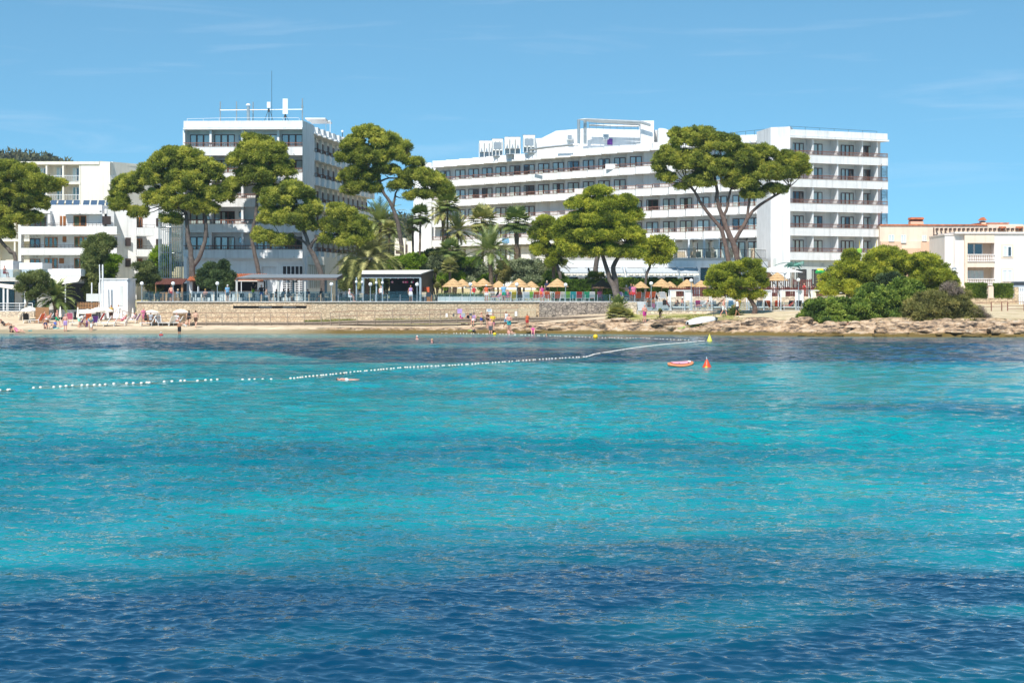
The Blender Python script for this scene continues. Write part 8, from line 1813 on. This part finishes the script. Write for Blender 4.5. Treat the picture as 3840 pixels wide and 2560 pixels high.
PE = [
 ('woman lying back on the sand at the far left in dark swimwear', onb(18, 1222), 'recline', 70, 't', bik('black_cloth'), ('long', 'd'), 1),
 ('woman in a dark bikini sitting at the waterline far left', onb(45, 1246), 'ground', 50, 's', bik('black_cloth'), ('short', 'd'), 1),
 ('sunbather stretched out right next to the woman at the waterline', onb(66, 1247), 'recline', 60, 's', bik('pink_cloth'), ('long', 'b'), 1),
 ('person lounging in the shade of the left open sunshade', onb(99, 1210), 'lie', 10, 't', [('shirt', 'black_cloth')], ('short', 'd'), 1),
 ('shirtless person sitting upright right of the orange lounger', onb(168, 1210), 'sit', 60, 's', [('shorts', 'red_cloth')], ('short', 'd'), .95),
 ('sunbather on the orange towel before the left palm', onb(188, 1212), 'lie', 80, 'p', [('brief', 'white_cloth')], None, 1),
 ('woman in a navy swimsuit sitting on the sand', onb(172, 1233), 'ground', 30, 's', [('suit', 'navy_cloth')], ('short', 'd'), 1),
 ('woman in a blue patterned bikini sitting on a green towel', onb(203, 1231), 'ground', -20, 's', bik('blue_cloth'), ('bun', 'b'), 1),
 ('balding man in bright green shorts striding on the beach', onb(214, 1226), 'walk', 70, 'p', [('shorts', 'green_cloth')], None, 1.02),
 ('heavy man in pale blue shorts standing with his back to the sea', onb(245, 1243), 'stand', 170, 'p', [('shorts', 'lilac_cloth')], None, 1.04),
 ('man bending over the purple lounger in pale trunks', onb(296, 1228), 'bend', 80, 's', [('shorts', 'mint'), ('shirt', 'white_cloth')], ('short', 'w'), 1),
 ('woman sitting on the purple towel beside the bending man', onb(320, 1226), 'ground', -60, 's', [('suit', 'purple_cloth')], ('long', 'b'), 1),
 ('woman in a blue shirt and straw hat bending to a child', onb(341, 1238), 'bend', 10, 's', [('shirt', 'sky_cloth')], ('hat', 'straw_hat'), 1),
 ('small child in white standing before the woman in the straw hat', onb(342, 1244), 'stand', 160, 's', [('shirt', 'white_cloth')], ('cap', 'white_cloth'), .55),
 ('long haired woman in a mustard top walking down the sandy path', onb(417, 1182), 'walk', 10, 't', [('tank', 'gold_cloth'), ('skirt', 'brown_cloth')], ('long', 'b'), .95),
 ('person in an open white shirt and dark trousers on the path', onb(444, 1200), 'walk', -20, 's', [('shirt', 'white_cloth'), ('trousers', 'black_cloth')], ('short', 'b'), .98),
 ('woman in pink lying on a lounger near the end of the stone wall', onb(470, 1218), 'lie', 80, 'p', [('suit', 'pink_cloth')], ('short', 'y'), 1),
 ('sunbather with sunglasses on the lilac striped lounger', onb(505, 1212), 'lie', 70, 'p', bik('white_cloth'), ('short', 'b'), 1),
 ('person in pale pink standing under the sunshade by the wall', onb(538, 1214), 'stand', 40, 'p', [('shirt', 'pink_cloth'), ('skirt', 'pink_cloth')], ('short', 'y'), .97),
 ('dark haired woman sitting left of the chalkboard with her back turned', onb(548, 1216), 'sit', 150, 't', [('tank', 'black_cloth')], ('long', 'd'), .95),
 ('grey shirted person sitting directly left of the chalkboard', onb(566, 1216), 'sit', 165, 's', [('shirt', 'grey_fabric')], ('short', 'b'), .95),
 ('person in white sitting on the beach chair behind the wading man', onb(663, 1218), 'sit', 30, 'p', [('shirt', 'white_cloth')], ('short', 'd'), .95),
 ('heavy man in black shorts wading at the edge of the beach', (XX(673, 205.3), 205.3, -.42), 'folded', -40, 't', [('shorts', 'black_cloth')], ('short', 'w'), 1.04),
 ('person sitting low on the sand right of the wading man', onb(692, 1226), 'ground', -60, 's', [('shorts', 'white_cloth')], ('short', 'd'), .9),
 ('woman in a black bikini with a long ponytail, seen from behind', onb(709, 1224), 'walk', 175, 's', bik('black_cloth'), ('long', 'd'), .98),
 ('man in dark shorts walking beside the woman with the ponytail', onb(734, 1229), 'walk', 170, 's', [('shorts', 'brown_cloth')], ('short', 'd'), 1.04),
 ('toddler in a red cap sitting on the rocks at the left of the group', onb(1695, 1211), 'ground', 20, 's', [('brief', 'white_cloth')], ('cap', 'red_cloth'), .6),
 ('woman in a magenta swimsuit drinking on the rock', onb(1731, 1216), 'sit', 20, 'p', [('suit', 'magenta_cloth')], ('short', 'b'), .95),
 ('woman in a black swimsuit seated with an orange towel', onb(1755, 1218), 'sit', 30, 'p', [('suit', 'black_cloth'), ('shorts', 'orange_cloth')], ('short', 'b'), .95),
 ('woman in a dark cap and white wrap at the end of the seated row', onb(1777, 1218), 'sit', -20, 'p', [('suit', 'lilac_cloth'), ('skirt', 'white_cloth')], ('cap', 'navy_cloth'), .97),
 ('boy in a red cap and blue shorts standing with folded arms', onb(1805, 1223), 'folded', 25, 's', [('shorts', 'blue_cloth')], ('cap', 'red_cloth'), .72),
 ('woman in a brown swimsuit standing right of the boy', onb(1828, 1231), 'folded', 30, 's', [('suit', 'brown_cloth')], ('short', 'b'), .97),
 ('man in a yellow shirt behind the bather in grey shorts', onb(1848, 1240), 'folded', 10, 'p', [('shirt', 'yellow_cloth'), ('shorts', 'pink_cloth')], ('short', 'b'), 1),
 ('big man in grey shorts standing knee deep by the yellow buoy', (XX(1840, 206), 206, -.32), 'stand', 0, 'p', [('shorts', 'grey_cloth')], None, 1.05),
 ('toddler with dark hair sitting at the water with back turned', onb(1776, 1245), 'ground', 170, 's', [('brief', 'navy_cloth')], ('short', 'd'), .62),
 ('slim person in a white vest and pale shorts behind the big man', onb(1898, 1236), 'walk', 30, 't', [('tank', 'white_cloth'), ('shorts', 'sky_cloth')], ('long', 'b'), 1),
 ('heavy bald man in turquoise shorts with hands joined', onb(1909, 1244), 'folded', 0, 'p', [('shorts', 'teal_cloth')], None, 1.02),
 ('child sitting in the shallow water below the man in turquoise', (XX(1908, 205), 205, -.1), 'ground', 0, 'p', [('brief', 'pink_cloth')], ('short', 'y'), .6),
 ('child with wet dark hair in the water right of the man in turquoise', (XX(1923, 205), 205, -.15), 'ground', 40, 's', [('brief', 'navy_cloth')], ('short', 'd'), .6),
 ('person in an orange top and red shorts seated on the rock edge', onb(1977, 1232), 'phone', 30, 't', [('tank', 'orange_cloth'), ('shorts', 'red_cloth')], ('short', 'd'), .85),
 ('woman in a hot pink bikini sitting in the shallows', (XX(1999, 204.8), 204.8, -.05), 'ground', 0, 'p', bik('magenta_cloth'), ('bun', 'b'), 1),
 ('bald man in pink shorts standing on the pale rock', onb(2417, 1208), 'folded', 25, 'p', [('shorts', 'magenta_cloth')], None, 1.02),
 ('tanned woman in a bikini at the foot of the grey steps, back turned', onb(2434, 1176), 'stand', 175, 't', bik('brown_cloth'), ('long', 'd'), .98),
 ('tanned man in red patterned shorts beside the grey steps', onb(2450, 1176), 'stand', 120, 't', [('shorts', 'pink_cloth')], ('short', 'd'), 1.02),
 ('man in cream shorts carrying a black bag along the low wall', onb(2714, 1186), 'walk', 60, 'p', [('shorts', 'white_cloth')], ('short', 'b'), 1.02),
 ('woman in a white top and black skirt walking near the bushy pine', onb(2765, 1184), 'walk', -60, 't', [('tank', 'white_cloth'), ('skirt', 'black_cloth')], ('bun', 'd'), .98),
 ('person in turquoise shorts sitting on the bathing platform, back turned', (XX(3181, 195.6), 195.6, ZZ(1233, 195)-.12), 'ground', 165, 'p', [('shorts', 'teal_cloth')], ('short', 'b'), .95),
 ('shirtless red skinned man standing at the dark tiled bar', onl(642, 229, TZ), 'stand', 170, 'p', [('shorts', 'red_cloth')], ('short', 'b'), 1.02),
 ('person in a grey sun hat sitting near the dark tiled bar', onl(668, 222, TZ), 'sit', 60, 's', [('shirt', 'grey_fabric')], ('hat', 'straw_hat'), 1),
 ('shirtless man in a yellow cap leaning back on a cafe chair', onl(770, 221.6, TZ), 'sit', 10, 'p', [('shorts', 'black_cloth')], ('cap', 'gold_cloth'), 1),
 ('man in a blue shirt and white cap standing at the glass railing', onl(853, 219.6, TZ), 'stand', 40, 's', [('shirt', 'sky_cloth'), ('shorts', 'grey_cloth')], ('cap', 'white_cloth'), 1.03),
 ('man in a black shirt and neon green shorts under the pergola', onl(949, 226, TZ+.35), 'phone', 60, 's', [('shirt', 'black_cloth'), ('shorts', 'neon_cloth')], ('short', 'd'), 1.03),
 ('man in a black shirt and blue shorts with one arm raised', onl(980, 222.5, TZ), 'reach', 40, 's', [('shirt', 'black_cloth'), ('shorts', 'blue_cloth')], ('short', 'd'), 1.03),
 ('shirtless man in patterned shorts sitting on a cafe chair edge', onl(1000, 220.4, TZ), 'sit', 60, 's', [('shorts', 'grey_fabric')], ('short', 'd'), 1.02),
 ('dark clothed guest seated at the first tables under the pergola', onl(1038, 222, TZ), 'sit', 60, 't', [('shirt', 'black_cloth')], ('short', 'd'), 1),
 ('guest in a grey shirt seated at the middle of the pergola', onl(1062, 223.4, TZ), 'sit', -40, 't', [('shirt', 'grey_fabric')], ('short', 'd'), 1),
 ('dark haired guest facing left beneath the pergola globe', onl(1083, 222.2, TZ), 'sit', 70, 't', [('shirt', 'black_cloth')], ('bun', 'd'), 1),
 ('guest with brown hair seated near the right pergola post', onl(1155, 222.6, TZ), 'sit', 40, 't', [('shirt', 'navy_cloth')], ('short', 'b'), 1),
 ('big dark shirted guest seated at the right end of the pergola', onl(1203, 222.2, TZ), 'sit', -60, 't', [('shirt', 'black_cloth')], ('short', 'd'), 1.08),
 ('woman in a white cap and white shorts sitting at a cafe table', onl(1312, 219.4, TZ), 'sit', 80, 'p', [('tank', 'white_cloth'), ('shorts', 'white_cloth')], ('cap', 'white_cloth'), 1.02),
 ('older woman with white hair standing by the slim steel posts', onl(1429, 221.8, TZ), 'walk', 10, 'p', [('tank', 'white_cloth'), ('trousers', 'grey_cloth')], ('short', 'w'), .97),
 ('woman in a bikini top and white skirt walking before the stage', onl(1540, 219.8, TZ), 'phone', 20, 't', [('top', 'lilac_cloth'), ('skirt', 'white_cloth')], ('long', 'b'), 1),
 ('woman in a red top standing between the straw parasols', onl(1777, 225.5, TZ), 'phone', 20, 'p', [('tank', 'red_cloth'), ('skirt', 'mint')], ('long', 'b'), .98),
 ('woman in an orange top and white hat stretching out her arm', onl(1824, 219.6, TZ), 'reach', 0, 'p', [('tank', 'orange_cloth'), ('shorts', 'white_cloth')], ('hat', 'white_cloth'), 1.02),
 ('man in a light blue shirt and green shorts seen from behind', onl(1889, 219.3, TZ), 'stand', 175, 'p', [('shirt', 'sky_cloth'), ('shorts', 'green_cloth')], ('short', 'w'), 1.06),
 ('pink sunbather lying on the lilac lounger', onl(1880, 220.5, TZ), 'lie', 90, 'p', [('suit', 'pink_cloth')], ('short', 'y'), 1),
 ('sunbather sitting up left of the yellow striped lounger', onl(1906, 221.6, TZ), 'sit', 60, 'p', bik('pink_cloth'), ('short', 'b'), .95),
 ('tanned sunbather curled on the lounger behind the globe lamp', onl(1932, 221.4, TZ), 'lie', 60, 't', bik('black_cloth'), ('long', 'b'), 1),
 ('tanned woman sitting up on the pink towelled lounger', onl(2028, 221.6, TZ), 'sit', 20, 'p', bik('orange_cloth'), ('bun', 'b'), 1),
 ('person wrapped in a pink flowered towel behind the tanned woman', onl(2032, 225, TZ), 'stand', 20, 'p', [('shirt', 'magenta_cloth'), ('skirt', 'magenta_cloth')], ('short', 'b'), .98),
 ('man in a dark shirt standing left of the lone straw parasol', onl(2051, 229, TZ+.55), 'stand', 30, 's', [('shirt', 'navy_cloth'), ('shorts', 'black_cloth')], ('short', 'w'), 1),
 ('dark haired sunbather sitting in a low chair with hands behind head', onl(2201, 220.2, TZ), 'lie', 0, 't', [('suit', 'black_cloth')], ('long', 'd'), 1),
 ('person in a pink shirt seen from behind left of the twisted pine', onl(2249, 222.5, TZ), 'sit', 175, 't', [('shirt', 'pink_cloth')], ('short', 'd'), 1.05),
 ('shirtless man in green swim shorts leaning to a lounger', onl(2349, 222.5, TZ), 'reach', 200, 'p', [('shorts', 'green_cloth')], ('short', 'w'), 1.02),
 ('woman in a magenta top and dark red skirt in the shade', onl(2376, 218.6, TZ), 'stand', 20, 't', [('shirt', 'pink_cloth'), ('skirt', 'red_cloth')], ('short', 'y'), 1.05),
 ('person in dark blue standing behind the magenta top woman', onl(2367, 219.6, TZ), 'stand', -20, 't', [('shirt', 'navy_cloth'), ('shorts', 'red_cloth')], ('short', 'd'), 1.1),
 ('person with a white cap sitting at the left white cabana', onl(2560, 216.8, DZ), 'sit', 70, 'p', [('shorts', 'grey_cloth')], ('cap', 'white_cloth'), 1.05),
 ('dark sunbather reclining inside the left white cabana', onl(2540, 217.4, DZ+.02), 'lie', 10, 't', [('shorts', 'black_cloth')], ('short', 'd'), 1),
 ('man with sunglasses reclining in the cabana by the bushy pine', onl(2702, 217.2, DZ+.02), 'lie', 70, 't', [('shorts', 'brown_cloth')], ('short', 'b'), 1),
 ('sunbather flat on the white lounger right of the magenta towel', onl(2650, 217.6, DZ), 'lie', 80, 'p', bik('white_cloth'), ('short', 'd'), 1),
 ('sunbather lying on the magenta base in the right cabana', onl(2975, 217.0, DZ), 'lie', 80, 'p', bik('red_cloth'), ('short', 'w'), 1),
 ('small child in blue shorts sitting by the last lounger', onl(3014, 216.6, DZ), 'sit', 20, 'p', [('shorts', 'blue_cloth')], ('short', 'd'), .75),
 ('white haired woman sitting behind the brown fence', onl(2904, 225, UZ), 'sit', 170, 'p', bik('white_cloth'), ('bun', 'w'), 1),
 ('long haired woman in a red swimsuit behind the fence', onl(3016, 225, UZ-.1), 'stand', -40, 'p', [('suit', 'red_cloth')], ('long', 'y'), .9),
 ('woman in a black bikini with raised arms, back turned', onl(3050, 225, UZ-.35), 'phone', 180, 'p', bik('black_cloth'), ('bun', 'd'), 1),
 ('man in bright red shorts standing beside the inflatable', onl(3077, 226, UZ), 'stand', -20, 'p', [('shorts', 'red_cloth')], ('short', 'b'), 1.05),
 ('guest sitting on the roof terrace of the left beach restaurant', onl(18, 230.6, ZZ(1040, 230)), 'sit', 60, 'p', [('shorts', 'red_cloth')], ('short', 'd'), 1),
 ('hotel guest sitting on a third floor balcony left of the big pine', (XX(2413, 284.4), 284.4, TOPS[2]-2.33), 'sit', 30, 'p', [('shorts', 'white_cloth')], ('short', 'b'), .98),
]
def seap(px, py, dz): p = atsea(px, py); return (p.x, p.y, dz)
PE += [('white haired swimmer with only head and shoulders above water', seap(1564, 1272, -1.43), 'stand', -60, 'p', [('shorts', 'navy_cloth')], ('short', 'w'), 1.03),
 ('ginger haired swimmer further right stretching an arm', seap(1620, 1284, -1.46), 'reach', -70, 'p', [('shorts', 'navy_cloth')], ('short', 'y'), 1.03),
 ('dark haired swimmer near the line of tiny floats', seap(2050, 1262, -1.44), 'stand', -60, 's', [('suit', 'navy_cloth')], ('short', 'd'), 1.0),
 ('snorkeller floating face down below the cream floats', seap(1295, 1424, .02), 'float', -75, 'p', [('brief', 'white_cloth')], ('short', 'b'), .62),
 ('child in a yellow and red float vest swimming off the left beach', seap(604, 1257, -.98), 'stand', 0, 'p', [('shirt', 'red_cloth')], ('cap', 'white_cloth'), .75)]
for a in PE: person(*a)
for lab, px, fy, mt, w_, rz in (('green beach towel under the woman in the blue bikini', 212, 1232, 'mint', 1.6, 5), ('small turquoise cloth on the sand near the waterline', 113, 1241, 'teal_cloth', .35, 20), ('blue towel lying on the rock behind the man in turquoise', 1925, 1203, 'sky_cloth', .9, 15), ('blue bag and bundle under the boardwalk by the toddler', 1658, 1204, 'blue_cloth', .4, 0), ('lime green board leaning at the rock edge', 1764, 1240, 'lime_cloth', .5, 10)):
    g = on_ground(px, fy); t = thing('beach_towel', lab, 'towel', g+Vector((0,0,.03)), R(rz)); m = MB(); n = 8
    V = [(-w_/2+w_*i/n, y, .03*math.sin(i*1.7+y*3)+y*.08) for i in range(n+1) for y in (-.3, .3)]; m.add(V, [(2*i, 2*i+2, 2*i+3, 2*i+1) for i in range(n)]); m.build('cloth', mt, t, world=False)
g = on_ground(2707, 1184); t = thing('shoulder_bag', 'black bag hanging from the hand of the man in cream shorts', 'bag', (g.x, g.y-.1, g.z+.35)); m = MB(); m.lathe([(.10, 0), (.16, .05), (.15, .32), (.08, .38)], n=12, sy=.6); m.build('bag', 'black_cloth', t, True, world=False); m = MB(); m.tube([(-.07,0,.36), (-.03,0,.55), (.03,0,.55), (.07,0,.36)], .012, 5); m.build('strap', 'black', t, world=False)

for lab, px, py, sg, mt, w_ in (('white towel hanging over the top balcony rail of the long hotel', 2314, 615, 24, 'white_cloth', 1.6), ('pale pink towel hanging over a second floor rail left of the yellow green pine', 2197, 708, 20, 'pink_white', 1.5), ('blue and white towel over the lowest balcony rail behind the palms', 1912, 893, 10, 'sky_cloth', 1.3)):
    a, b = Rp[sg-1 if sg % 2 else sg], Rp[sg+1 if sg % 2 == 0 else sg]; best = min(((abs(1920+F*p[0]/p[1]-px), p) for p in [((Rp[2*k][0]+Rp[2*k+1][0])/2, (Rp[2*k][1]+Rp[2*k+1][1])/2) for k in range(nb)]), key=lambda q: q[0])[1]
    z = ZZ(py, best[1]-.1); t = thing('towel', lab, 'towel', (best[0], best[1]-.1, z)); m = MB(); [m.add([(x, best[1]-.12-.03*(k % 2), z-.75), (x+w_/6, best[1]-.2-.03*((k+1) % 2), z-.75), (x+w_/6, best[1]-.2, z), (x, best[1]-.12, z)], [(0,1,2,3)]) for k, x in enumerate([best[0]-w_/2+w_*j/6 for j in range(6)])]; m.build('cloth', mt, t)
# ------------------------------------------------------------------ thin sea haze
m, nt, out = nodes_of('haze'); pv = nt.nodes.new('ShaderNodeVolumePrincipled'); pv.inputs['Color'].default_value = (.72,.84,.95,1); pv.inputs['Density'].default_value = 0.0001; pv.inputs['Anisotropy'].default_value = .1
nt.links.new(pv.outputs[0], out.inputs['Volume']); MATS['haze'] = m
mb = MB(); mb.box(-1400, 1400, -120, 1300, -8, 170); tag(mb.build('haze', 'haze'), kind='stuff')
scene.cycles.volume_bounces = 0
print('objects', len(bpy.data.objects))
